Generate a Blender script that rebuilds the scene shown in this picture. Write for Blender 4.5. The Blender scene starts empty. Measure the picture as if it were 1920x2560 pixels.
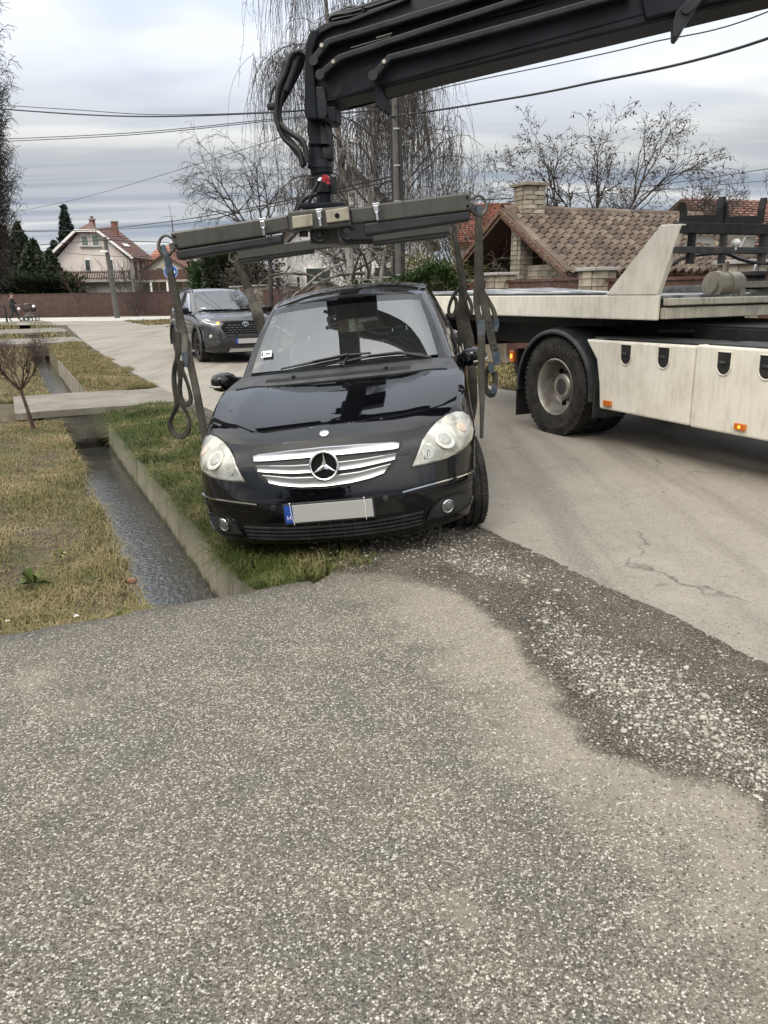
import bpy, bmesh, math, random
import numpy as np
from mathutils import Vector, Matrix
from mathutils.bvhtree import BVHTree
random.seed(7); RNG = np.random.default_rng(11)
SC = bpy.context.scene; COL = SC.collection
pi = math.pi; rad = math.radians
# ------------------------------------------------------------------ camera
CH = 1.52; PITCH = rad(16.0); ROLL = rad(1.0); FPX = 1924.0
_f = np.array([0, math.cos(PITCH), -math.sin(PITCH)]); _u0 = np.array([0, math.sin(PITCH), math.cos(PITCH)]); _r0 = np.array([1., 0, 0])
_r = math.cos(ROLL)*_r0 - math.sin(ROLL)*_u0; _u = math.cos(ROLL)*_u0 + math.sin(ROLL)*_r0
cam = bpy.data.cameras.new('camera'); camo = bpy.data.objects.new('camera', cam); COL.objects.link(camo)
cam.sensor_fit = 'VERTICAL'; cam.sensor_height = 36; cam.sensor_width = 36; cam.lens = 36*FPX/2560
cam.clip_start = .05; cam.clip_end = 3000
camo.matrix_world = Matrix(((_r[0], _u[0], -_f[0], 0), (_r[1], _u[1], -_f[1], 0), (_r[2], _u[2], -_f[2], CH), (0, 0, 0, 1)))
SC.camera = camo
# ------------------------------------------------------------------ world: overcast sky with thin cloud bands
SUN_EL, SUN_AZ = rad(48), rad(215)
W = bpy.data.worlds.new('World'); SC.world = W; W.use_nodes = True
def world_nodes():
    nt = W.node_tree; N = nt.nodes; L = nt.links
    for n in list(N): N.remove(n)
    def nd(t, **k):
        n = N.new(t)
        for a, b in k.items(): setattr(n, a, b)
        return n
    def ma(op, a, b=None, c=None):
        n = nd('ShaderNodeMath', operation=op)
        for i, v in enumerate((a, b, c)):
            if v is None: continue
            if hasattr(v, 'links'): L.new(v, n.inputs[i])
            else: n.inputs[i].default_value = v
        return n.outputs[0]
    out = nd('ShaderNodeOutputWorld'); bg = nd('ShaderNodeBackground')
    tc = nd('ShaderNodeTexCoord'); sp = nd('ShaderNodeSeparateXYZ'); L.new(tc.outputs['Generated'], sp.inputs[0])
    x, y, z = sp.outputs
    zz = ma('ADD', ma('MAXIMUM', z, 0.0), .115)
    px = ma('DIVIDE', x, zz); py = ma('DIVIDE', y, zz)
    def nz(sx, sy, rot, scale, detail, dist, off=0):
        c, s = math.cos(rot), math.sin(rot)
        a = ma('MULTIPLY', ma('ADD', ma('MULTIPLY', px, c), ma('MULTIPLY', py, s)), sx)
        b = ma('MULTIPLY', ma('ADD', ma('MULTIPLY', px, -s), ma('MULTIPLY', py, c)), sy)
        cb = nd('ShaderNodeCombineXYZ'); L.new(a, cb.inputs[0]); L.new(b, cb.inputs[1]); cb.inputs[2].default_value = off
        n = nd('ShaderNodeTexNoise'); n.inputs['Scale'].default_value = scale; n.inputs['Detail'].default_value = detail
        n.inputs['Distortion'].default_value = dist; L.new(cb.outputs[0], n.inputs['Vector']); return n.outputs[0]
    def ramp(v, pts, interp='EASE'):
        r = nd('ShaderNodeValToRGB'); r.color_ramp.interpolation = interp
        e = r.color_ramp.elements
        while len(e) < len(pts): e.new(.5)
        for k, (p, c) in zip(e, pts): k.position = p; k.color = (*c, 1) if len(c) == 3 else c
        L.new(v, r.inputs[0]); return r.outputs[0]
    bands = nz(.24, 1.9, .10, 1.0, 4, .45, 3.1)
    blot = nz(.55, .8, -.35, .55, 5, .25, 9.0)
    low = ramp(z, [(.05, (0, 0, 0)), (.26, (1, 1, 1))])
    mx = nd('ShaderNodeMix', data_type='FLOAT'); L.new(low, mx.inputs[0]); L.new(bands, mx.inputs[2]); L.new(blot, mx.inputs[3])
    cl = ramp(mx.outputs[0], [(.36, (.275, .32, .395)), (.45, (.37, .41, .475)), (.53, (.51, .535, .57)), (.63, (.73, .73, .715))])
    g = ramp(z, [(0, (.95, .95, .95)), (.30, (1.0, 1.0, 1.0)), (.55, (1, 1, 1)), (1, (1, 1, 1))])
    gain = ma('ADD', ma('ADD', 1.0, ma('MULTIPLY', ma('MAXIMUM', ma('SUBTRACT', .13, z), 0.0), 1.9)), ma('MULTIPLY', ma('POWER', ma('MAXIMUM', ma('SUBTRACT', z, .16), 0.0), .8), 5.2))
    sky = nd('ShaderNodeTexSky'); sky.sky_type = 'NISHITA'; sky.sun_disc = False
    sky.sun_elevation = SUN_EL; sky.sun_rotation = SUN_AZ
    sk = nd('ShaderNodeVectorMath', operation='SCALE'); L.new(sky.outputs[0], sk.inputs[0]); sk.inputs['Scale'].default_value = .08
    mixc = nd('ShaderNodeMix', data_type='RGBA'); mixc.inputs[0].default_value = .92
    L.new(sk.outputs[0], mixc.inputs[6]); L.new(cl, mixc.inputs[7])
    wt = nd('ShaderNodeMix', data_type='RGBA', blend_type='MULTIPLY'); L.new(ramp(z, [(.2, (0, 0, 0)), (.6, (1, 1, 1))]), wt.inputs[0]); L.new(mixc.outputs[2], wt.inputs[6]); wt.inputs[7].default_value = (1.09, 1.0, .88, 1)
    mg = nd('ShaderNodeVectorMath', operation='SCALE'); L.new(wt.outputs[2], mg.inputs[0]); L.new(gain, mg.inputs['Scale'])
    L.new(mg.outputs[0], bg.inputs[0]); bg.inputs[1].default_value = 1.0
    L.new(bg.outputs[0], out.inputs[0])
world_nodes()
sl = bpy.data.lights.new('sun', 'SUN'); sl.energy = 1.4; sl.angle = rad(25); sl.color = (1, .94, .85)
so = bpy.data.objects.new('sun', sl); COL.objects.link(so); so.location = (-20, -20, 40)
_sd = Vector((math.sin(SUN_AZ)*math.cos(SUN_EL), math.cos(SUN_AZ)*math.cos(SUN_EL), math.sin(SUN_EL)))
so.rotation_euler = _sd.to_track_quat('Z', 'Y').to_euler()
SC.view_settings.view_transform = 'Standard'; SC.view_settings.look = 'None'; SC.view_settings.gamma = 1
SC.view_settings.exposure = 0.12; SC.view_settings.use_curve_mapping = False
# ------------------------------------------------------------------ projecting helpers (points at a real, chosen distance)
def _ray(px, py): return _f*FPX + _r*(px-960) - _u*(py-1280)
CP = np.array([0, 0, CH]); DD = np.array([-.425, .905, 0]); DN = np.array([.905, .425, 0])
def on_y(px, py, y): d = _ray(px, py); return CP + d*(y/d[1])
def on_z(px, py, z=0.): d = _ray(px, py); return CP + d*((z-CH)/d[2])
def on_t(px, py, t): d = _ray(px, py); return CP + d*(t/(d@DN))
def rd(t, s, z=0.): return (DN[0]*t + DD[0]*s, DN[1]*t + DD[1]*s, z)     # road frame -> world
def rinv(p): return (float(np.dot(p, DN)), float(np.dot(p, DD)), float(p[2]))
PHI = math.atan2(.425, .905)
# ------------------------------------------------------------------ mesh helpers
class MB:
    def __init__(s): s.v = []; s.f = []
    def add(s, vs, fs):
        o = len(s.v); s.v += [tuple(map(float, p)) for p in vs]; s.f += [tuple(i+o for i in f) for f in fs]; return s
    def box(s, c, d, rot=None, bev=0.):
        x, y, z = d[0]/2, d[1]/2, d[2]/2
        P = [(-x,-y,-z),(x,-y,-z),(x,y,-z),(-x,y,-z),(-x,-y,z),(x,-y,z),(x,y,z),(-x,y,z)]
        if rot is not None: P = [tuple(rot @ Vector(p)) for p in P]
        return s.add([(p[0]+c[0], p[1]+c[1], p[2]+c[2]) for p in P], [(0,3,2,1),(4,5,6,7),(0,1,5,4),(1,2,6,5),(2,3,7,6),(3,0,4,7)])
    def bar(s, a, b, w, h, up=(0,0,1)):
        a = np.array(a, float); b = np.array(b, float); d = b-a; d /= np.linalg.norm(d)+1e-9
        u = np.array(up, float); sx = np.cross(d, u); n = np.linalg.norm(sx)
        if n < 1e-4: sx = np.cross(d, (1, 0, .1)); n = np.linalg.norm(sx)
        sx /= n; u = np.cross(sx, d)
        P = [e + sx*i*w/2 + u*j*h/2 for e in (a, b) for i, j in ((-1,-1),(1,-1),(1,1),(-1,1))]
        return s.add(P, [(0,1,2,3),(7,6,5,4),(0,4,5,1),(1,5,6,2),(2,6,7,3),(3,7,4,0)])
    def tube(s, pts, r, n=6, cap=True):
        pts = np.array(pts, float); m = len(pts); r = np.broadcast_to(np.array(r, float), (m,))
        T = np.gradient(pts, axis=0); T /= np.linalg.norm(T, axis=1)[:, None]+1e-9
        up = np.array([0, 0, 1.]) if abs(T[0][2]) < .9 else np.array([1., 0, 0])
        V = []
        a = np.cross(T[0], up); a /= np.linalg.norm(a)
        for i in range(m):
            a = a - T[i]*(a@T[i]); a /= np.linalg.norm(a)+1e-9; b = np.cross(T[i], a)
            for k in range(n):
                q = 2*pi*k/n; V.append(pts[i] + r[i]*(a*math.cos(q)+b*math.sin(q)))
        F = [(i*n+k, i*n+(k+1) % n, (i+1)*n+(k+1) % n, (i+1)*n+k) for i in range(m-1) for k in range(n)]
        if cap: F += [tuple(range(n-1, -1, -1)), tuple((m-1)*n+k for k in range(n))]
        return s.add(V, F)
    def cyl(s, a, b, r, n=16, r2=None): return s.tube([a, b], [r, r if r2 is None else r2], n)
    def lathe(s, prof, n=24, M=None, close=False):
        V = []; m = len(prof)
        for k in range(n):
            q = 2*pi*k/n
            for (r, z) in prof:
                p = Vector((r*math.cos(q), r*math.sin(q), z)); V.append(tuple(M @ p) if M else tuple(p))
        F = [(k*m+i, ((k+1) % n)*m+i, ((k+1) % n)*m+i+1, k*m+i+1) for k in range(n) for i in range(m-1)]
        return s.add(V, F)
    def prism(s, poly, M, h):       # polygon in local xy, extruded along local z by h, placed by M
        n = len(poly)
        V = [tuple(M @ Vector((p[0], p[1], 0))) for p in poly] + [tuple(M @ Vector((p[0], p[1], h))) for p in poly]
        F = [tuple(range(n-1, -1, -1)), tuple(range(n, 2*n))] + [(i, (i+1) % n, n+(i+1) % n, n+i) for i in range(n)]
        return s.add(V, F)
    def hull(s, A, B):              # two matching polygons (3D) joined
        n = len(A); V = list(A)+list(B)
        return s.add(V, [tuple(range(n-1, -1, -1)), tuple(range(n, 2*n))] + [(i, (i+1) % n, n+(i+1) % n, n+i) for i in range(n)])
    def grid(s, G, closed=False):
        G = np.asarray(G); a, b = G.shape[:2]
        F = [(i*b+j, i*b+j+1, (i+1)*b+j+1, (i+1)*b+j) for i in range(a-1) for j in range(b-1)]
        return s.add(G.reshape(-1, 3), F)
    def sphere(s, c, r, n=10, m=6):
        r = (r, r, r) if np.isscalar(r) else r; V = []; F = []
        for i in range(m+1):
            th = pi*i/m
            for k in range(n):
                q = 2*pi*k/n; V.append((c[0]+r[0]*math.sin(th)*math.cos(q), c[1]+r[1]*math.sin(th)*math.sin(q), c[2]+r[2]*math.cos(th)))
        F = [(i*n+k, (i+1)*n+k, (i+1)*n+(k+1) % n, i*n+(k+1) % n) for i in range(m) for k in range(n)]
        return s.add(V, F)
    def mesh(s, name, mat=None, smooth=None):
        me = bpy.data.meshes.new(name); me.from_pydata(s.v, [], s.f)
        if mat: me.materials.append(mat)
        if smooth is not None:
            me.polygons.foreach_set('use_smooth', [True]*len(me.polygons))
            if smooth < 179: me.set_sharp_from_angle(angle=rad(smooth))
        me.update(); return me
    def build(s, name, mat, parent=None, smooth=None, off=None, bevel=0, fixn=True):
        if off is not None: s.v = [(p[0]-off[0], p[1]-off[1], p[2]-off[2]) for p in s.v]
        me = s.mesh(name, mat, smooth)
        if fixn:
            bm = bmesh.new(); bm.from_mesh(me)
            if len(bm.faces) < 60000: bmesh.ops.recalc_face_normals(bm, faces=bm.faces)
            bm.to_mesh(me); bm.free()
        o = bpy.data.objects.new(name, me); COL.objects.link(o)
        if parent is not None: o.parent = parent
        if bevel:
            b = o.modifiers.new('bevel', 'BEVEL'); b.width = bevel; b.segments = 2; b.limit_method = 'ANGLE'; b.angle_limit = rad(35)
        return o
def raw(name, V, F, mat, parent=None, kind=None, smooth=False):     # fast numpy mesh: V (n,3), F (m,k)
    V = np.ascontiguousarray(V, dtype=np.float32); F = np.ascontiguousarray(F, dtype=np.int32)
    me = bpy.data.meshes.new(name); me.vertices.add(len(V)); me.vertices.foreach_set('co', V.ravel())
    m, k = F.shape; me.loops.add(m*k); me.loops.foreach_set('vertex_index', F.ravel())
    me.polygons.add(m); me.polygons.foreach_set('loop_start', np.arange(0, m*k, k, dtype=np.int32))
    if smooth: me.polygons.foreach_set('use_smooth', np.ones(m, dtype=bool))
    me.update(calc_edges=True); me.materials.append(mat)
    o = bpy.data.objects.new(name, me); COL.objects.link(o)
    if parent is not None: o.parent = parent
    if kind: o['kind'] = kind
    return o
def tag(o, label=None, cat=None, group=None, kind=None):
    if label: o['label'] = label
    if cat: o['category'] = cat
    if group: o['group'] = group
    if kind: o['kind'] = kind
    return o
def thing(name, label, cat, loc=(0, 0, 0), rz=0, group=None):
    o = bpy.data.objects.new(name, None); COL.objects.link(o); o.location = loc; o.rotation_euler = (0, 0, rz)
    o.empty_display_size = .2; return tag(o, label, cat, group)
def inst(src_mesh, name, parent=None, M=None):
    o = bpy.data.objects.new(name, src_mesh); COL.objects.link(o)
    if parent is not None: o.parent = parent
    if M is not None: o.matrix_basis = M
    return o
def copy_tree(o, parent=None):
    c = o.copy(); COL.objects.link(c); c.parent = parent
    for ch in list(o.children): copy_tree(ch, c)
    return c
def spline(P, m):
    P = np.asarray(P, float); n = len(P); t = np.linspace(0, n-1, m); i = np.minimum(t.astype(int), n-2); u = (t-i)[:, None]
    T = np.empty_like(P); T[1:-1] = (P[2:]-P[:-2])/2; T[0] = P[1]-P[0]; T[-1] = P[-1]-P[-2]
    a, b, ta, tb = P[i], P[i+1], T[i], T[i+1]
    return (2*u**3-3*u**2+1)*a + (u**3-2*u**2+u)*ta + (-2*u**3+3*u**2)*b + (u**3-u**2)*tb
def resample(P, m):
    P = spline(P, len(P)*12); d = np.r_[0, np.cumsum(np.linalg.norm(np.diff(P, axis=0), axis=1))]; t = np.linspace(0, d[-1], m)
    return np.stack([np.interp(t, d, P[:, k]) for k in range(P.shape[1])], 1)
def seg(P, m):      # resample straight polyline
    P = np.asarray(P, float); d = np.r_[0, np.cumsum(np.linalg.norm(np.diff(P, axis=0), axis=1))]; t = np.linspace(0, d[-1], m)
    return np.stack([np.interp(t, d, P[:, k]) for k in range(P.shape[1])], 1)
# ------------------------------------------------------------------ materials
class NT:
    def __init__(s, name):
        s.m = bpy.data.materials.new(name); s.m.use_nodes = True; s.t = s.m.node_tree; s.N = s.t.nodes; s.L = s.t.links
        s.b = s.N['Principled BSDF']; s.out = s.N['Material Output']
    def nd(s, t, **k):
        n = s.N.new(t)
        for a, b in k.items(): setattr(n, a, b)
        return n
    def set(s, sock, v):
        if hasattr(v, 'links'): s.L.new(v, sock)
        elif isinstance(v, (tuple, list)) and len(v) == 3 and sock.type == 'RGBA': sock.default_value = (*v, 1)
        else: sock.default_value = v
    def ma(s, op, a, b=None, clamp=False):
        n = s.nd('ShaderNodeMath', operation=op, use_clamp=clamp); s.set(n.inputs[0], a)
        if b is not None: s.set(n.inputs[1], b)
        return n.outputs[0]
    def mix(s, f, a, b, mode='MIX'):
        n = s.nd('ShaderNodeMix', data_type='RGBA', blend_type=mode); s.set(n.inputs[0], f); s.set(n.inputs[6], a); s.set(n.inputs[7], b); return n.outputs[2]
    def coord(s, kind='Object', scale=(1, 1, 1), rot=(0, 0, 0)):
        if kind == 'Position': o = s.nd('ShaderNodeNewGeometry').outputs['Position']
        else: o = s.nd('ShaderNodeTexCoord').outputs[kind]
        mp = s.nd('ShaderNodeMapping'); mp.inputs['Scale'].default_value = scale; mp.inputs['Rotation'].default_value = rot
        s.L.new(o, mp.inputs[0]); return mp.outputs[0]
    def noise(s, v, scale, detail=4, rough=.55, dist=0):
        n = s.nd('ShaderNodeTexNoise'); s.L.new(v, n.inputs['Vector']); n.inputs['Scale'].default_value = scale
        n.inputs['Detail'].default_value = detail; n.inputs['Roughness'].default_value = rough; n.inputs['Distortion'].default_value = dist
        return n.outputs[0]
    def voro(s, v, scale, feature='F1', rnd=1.0):
        n = s.nd('ShaderNodeTexVoronoi', feature=feature); s.L.new(v, n.inputs['Vector']); n.inputs['Scale'].default_value = scale
        n.inputs['Randomness'].default_value = rnd; return n
    def ramp(s, v, pts, interp='LINEAR'):
        r = s.nd('ShaderNodeValToRGB'); r.color_ramp.interpolation = interp; e = r.color_ramp.elements
        while len(e) < len(pts): e.new(.5)
        for k, (p, c) in zip(e, pts):
            k.position = p; k.color = (c, c, c, 1) if np.isscalar(c) else (*c, 1)
        s.L.new(v, r.inputs[0]); return r.outputs[0]
    def step(s, v, lo, hi):       # smooth 0..1 between lo and hi, any range, either direction
        n = s.nd('ShaderNodeMapRange', interpolation_type='SMOOTHSTEP'); s.set(n.inputs['Value'], v)
        a, b = min(lo, hi), max(lo, hi); n.inputs['From Min'].default_value = a; n.inputs['From Max'].default_value = b
        n.inputs['To Min'].default_value = 0. if lo <= hi else 1.; n.inputs['To Max'].default_value = 1. if lo <= hi else 0.; return n.outputs['Result']
    def bump(s, h, strength=.3, dist=.01, normal=None):
        n = s.nd('ShaderNodeBump'); n.inputs['Strength'].default_value = strength; n.inputs['Distance'].default_value = dist
        s.set(n.inputs['Height'], h)
        if normal is not None: s.L.new(normal, n.inputs['Normal'])
        s.L.new(n.outputs[0], s.b.inputs['Normal']); return n.outputs[0]
    def p(s, **k):
        for a, v in k.items(): s.set(s.b.inputs[a.replace('_', ' ')], v)
        return s
def pm(name, c1, c2=None, scale=6, lo=.4, hi=.62, rough=.6, metal=0., bump=0., bscale=60, bdist=.004, coat=0., spec=.5, detail=5, stretch=(1, 1, 1), rand=0., island=0., coord='Object', rough2=None):
    n = NT(name); v = n.coord(coord, stretch); col = c1
    if c2 is not None:
        f = n.step(n.noise(v, scale, detail), lo, hi); col = n.mix(f, c1, c2)
        if rough2 is not None: n.p(Roughness=n.ma('ADD', rough, n.ma('MULTIPLY', f, rough2-rough)))
    if rand or island:
        r = n.nd('ShaderNodeObjectInfo').outputs['Random'] if rand else n.nd('ShaderNodeNewGeometry').outputs['Random Per Island']
        a = rand or island; k = n.ma('ADD', 1-a, n.ma('MULTIPLY', r, 2*a)); sc = n.nd('ShaderNodeVectorMath', operation='SCALE')
        n.set(sc.inputs[0], col if hasattr(col, 'links') else (*col,)); n.L.new(k, sc.inputs['Scale']); col = sc.outputs[0]
    n.p(Base_Color=col, Metallic=metal, Specular_IOR_Level=spec, Coat_Weight=coat, Coat_Roughness=.04)
    if rough2 is None: n.p(Roughness=rough)
    if bump: n.bump(n.noise(v, bscale, 4), bump, bdist)
    return n.m
# ================================================================== GROUND
def sm(a, b, x):
    u = np.clip((np.asarray(x, float)-a)/(b-a), 0, 1); return u*u*(3-2*u)
def wob(x, y=0., k=1.):       # smooth pseudo noise -1..1
    return (np.sin(1.7*x*k+2.3*np.sin(.9*y*k+.4))+np.sin(3.1*x*k-1.3*y*k+1.1)*.6+np.sin(5.3*y*k+2.9*x*k)*.4)/2
CH_L, CH_R, S0, ZW, ZB = .44, 1.06, 3.75, -.57, -.95
def gz(t, s):                 # height of the earth banks
    t = np.asarray(t, float); s = np.asarray(s, float)
    zl = -.03 - .10*sm(-1.2, .5, t) + .025*wob(t*3, s*2.2)
    zr = -.14 + .135*sm(1.1, 1.9, t) + .012*wob(t*4, s*3)
    z = np.where(t < .8, zl, zr)
    k = sm(3.6, 4.3, s)
    return z*k + (1-k)*(-.03)
def build_terrain():
    ts = [-600, -120, -40, -15, -6, -3, -2, -1.5, -1.1, -.8, -.5, -.2, .1, .3, .39, CH_L, CH_L+.004, CH_R+.04, CH_R+.085, 1.15, 1.25, 1.4, 1.6, 1.8, 2.0, 2.3, 2.7, 3.5, 6.5, 9, 20, 60, 200, 600]
    ss = [-200, -40, -10, -2, 2, 3.6, 3.72] + list(np.arange(3.75, 14, .25)) + list(np.arange(14, 58.1, 1.0)) + [58.2, 62, 80, 150, 400, 1200]
    V = []; F = []
    for s in ss:
        for t in ts:
            inch = CH_L < t < CH_R+.05 and 3.72 <= s <= 58.15
            z = ZB if inch else float(gz(t, s))
            if t > 2.4 or t < -1.6: z = min(z, -.03)
            if abs(t) > 300 or s > 300: z = -.03
            V.append(rd(t, s, z))
    n = len(ts)
    F = [(i*n+j, i*n+j+1, (i+1)*n+j+1, (i+1)*n+j) for i in range(len(ss)-1) for j in range(n-1)]
    n = NT('soil'); v = n.coord('Position'); a = n.noise(v, 1.3, 6); b = n.noise(v, 14, 6)
    c = n.mix(n.step(a, .38, .62), (.055, .042, .027), (.075, .070, .030)); c = n.mix(n.step(b, .45, .7), c, (.12, .098, .055))
    n.p(Base_Color=c, Roughness=.95); n.bump(b, .6, .03)
    o = raw('ground', V, F, n.m, kind='structure', smooth=False)
build_terrain()

def sheet(name, outline, z, mat, h=0., sub=None):     # outline in (t,s)
    mb = MB(); P = [rd(t, s, z) for t, s in outline]
    if h: mb.hull([(p[0], p[1], z-h) for p in P], P)
    else: mb.add(P, [tuple(range(len(P)))])
    return tag(mb.build(name, mat), kind='structure')
def jag(pts, step=.06, amp=.03, seed=1):
    r = np.random.default_rng(seed); pts = np.array(pts, float); out = []
    for a, b in zip(pts[:-1], pts[1:]):
        L = np.linalg.norm(b-a); m = max(1, int(L/step)); d = (b-a)/max(L, 1e-6); nn = np.array([-d[1], d[0]])
        for k in range(m):
            q = a+(b-a)*k/m; out.append(tuple(q + nn*(amp*wob(q[0]*4+seed, q[1]*4)+r.normal(0, amp*.3))))
    out.append(tuple(pts[-1])); return out
# --- road asphalt
def asphalt():
    n = NT('old_asphalt'); v = n.coord('Position'); rdv = n.coord('Position', (.9, .9, 1), (0, 0, -PHI))
    big = n.noise(v, .55, 6, .6); mid = n.noise(v, 3.5, 6, .65); fin = n.noise(v, 110, 3, .75); gr_ = n.noise(v, 38, 4, .75); st = n.coord('Position', (2.2, .16, 1), (0, 0, -PHI)); trk = n.noise(st, 1.1, 5)
    c = n.mix(n.step(big, .35, .65), (.222, .202, .169), (.285, .260, .218))
    c = n.mix(n.ma('MULTIPLY', n.step(mid, .45, .75), .55), c, (.335, .305, .258))
    c = n.mix(n.ma('MULTIPLY', n.step(trk, .48, .66), .6), c, (.115, .100, .082)); blot = n.noise(v, 1.9, 7, .7); c = n.mix(n.ma('MULTIPLY', n.step(blot, .60, .68), .55), c, (.085, .073, .06))
    c = n.mix(n.ma('MULTIPLY', n.step(gr_, .50, .66), .5), c, (.12, .105, .085)); c = n.mix(n.ma('MULTIPLY', n.step(fin, .44, .62), .5), c, (.33, .30, .255)); c = n.mix(n.ma('MULTIPLY', n.step(fin, .46, .30), .75), c, (.075, .067, .056))
    # cracks
    cv = n.nd('ShaderNodeVectorMath', operation='ADD'); ns = n.nd('ShaderNodeTexNoise'); n.L.new(v, ns.inputs['Vector']); ns.inputs['Scale'].default_value = 3.; ns.inputs['Detail'].default_value = 6
    sc = n.nd('ShaderNodeVectorMath', operation='SCALE'); n.L.new(ns.outputs['Color'], sc.inputs[0]); sc.inputs['Scale'].default_value = .55
    n.L.new(v, cv.inputs[0]); n.L.new(sc.outputs[0], cv.inputs[1]); vo = n.voro(cv.outputs[0], .42, 'DISTANCE_TO_EDGE')
    msk = n.step(n.noise(v, .8, 3), .50, .60); cr = n.ma('MULTIPLY', n.ramp(vo.outputs['Distance'], [(0, 1.), (.0055, 0.)]), msk)
    c = n.mix(n.ma('MULTIPLY', cr, .75), c, (.045, .04, .035))
    n.p(Base_Color=c, Roughness=.85); h = n.ma('SUBTRACT', fin, n.ma('MULTIPLY', cr, 1.)); n.bump(h, .45, .006); return n.m
M_ASPH = asphalt()
left = jag([(2.66, -8), (2.66, 3.0), (2.62, 5), (2.42, 8.5), (2.3, 11), (2.18, 14), (2.15, 20), (2.3, 28.7), (2.6, 38), (2.9, 47), (1.2, 50), (-3, 52.5)], .02, .022, 3)
right = jag([(9.5, 46), (7.6, 40), (7.0, 30), (6.9, 12), (6.9, -8)], .25, .06, 5)
sheet('road', left + [(-3, 56), (9.5, 56)] + right, .013, M_ASPH, h=.03)
# --- far cross road of pale concrete
n = NT('pale_concrete_road'); v = n.coord('Position'); c = n.mix(n.step(n.noise(v, .6, 5), .35, .65), (.36, .34, .31), (.46, .44, .40)); n.p(Base_Color=c, Roughness=.85)
M_PALE = n.m
mb = MB(); mb.add([(-90, 62.5, .026), (-90, 72.6, .026), (-16, 58.6, .026), (30, 49.8, .026), (30, 42.5, .026), (-9.8, 48.6, .026), (-21, 50.2, .026)], [tuple(range(7))]); tag(mb.build('cross_road', M_PALE), kind='structure')
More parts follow.
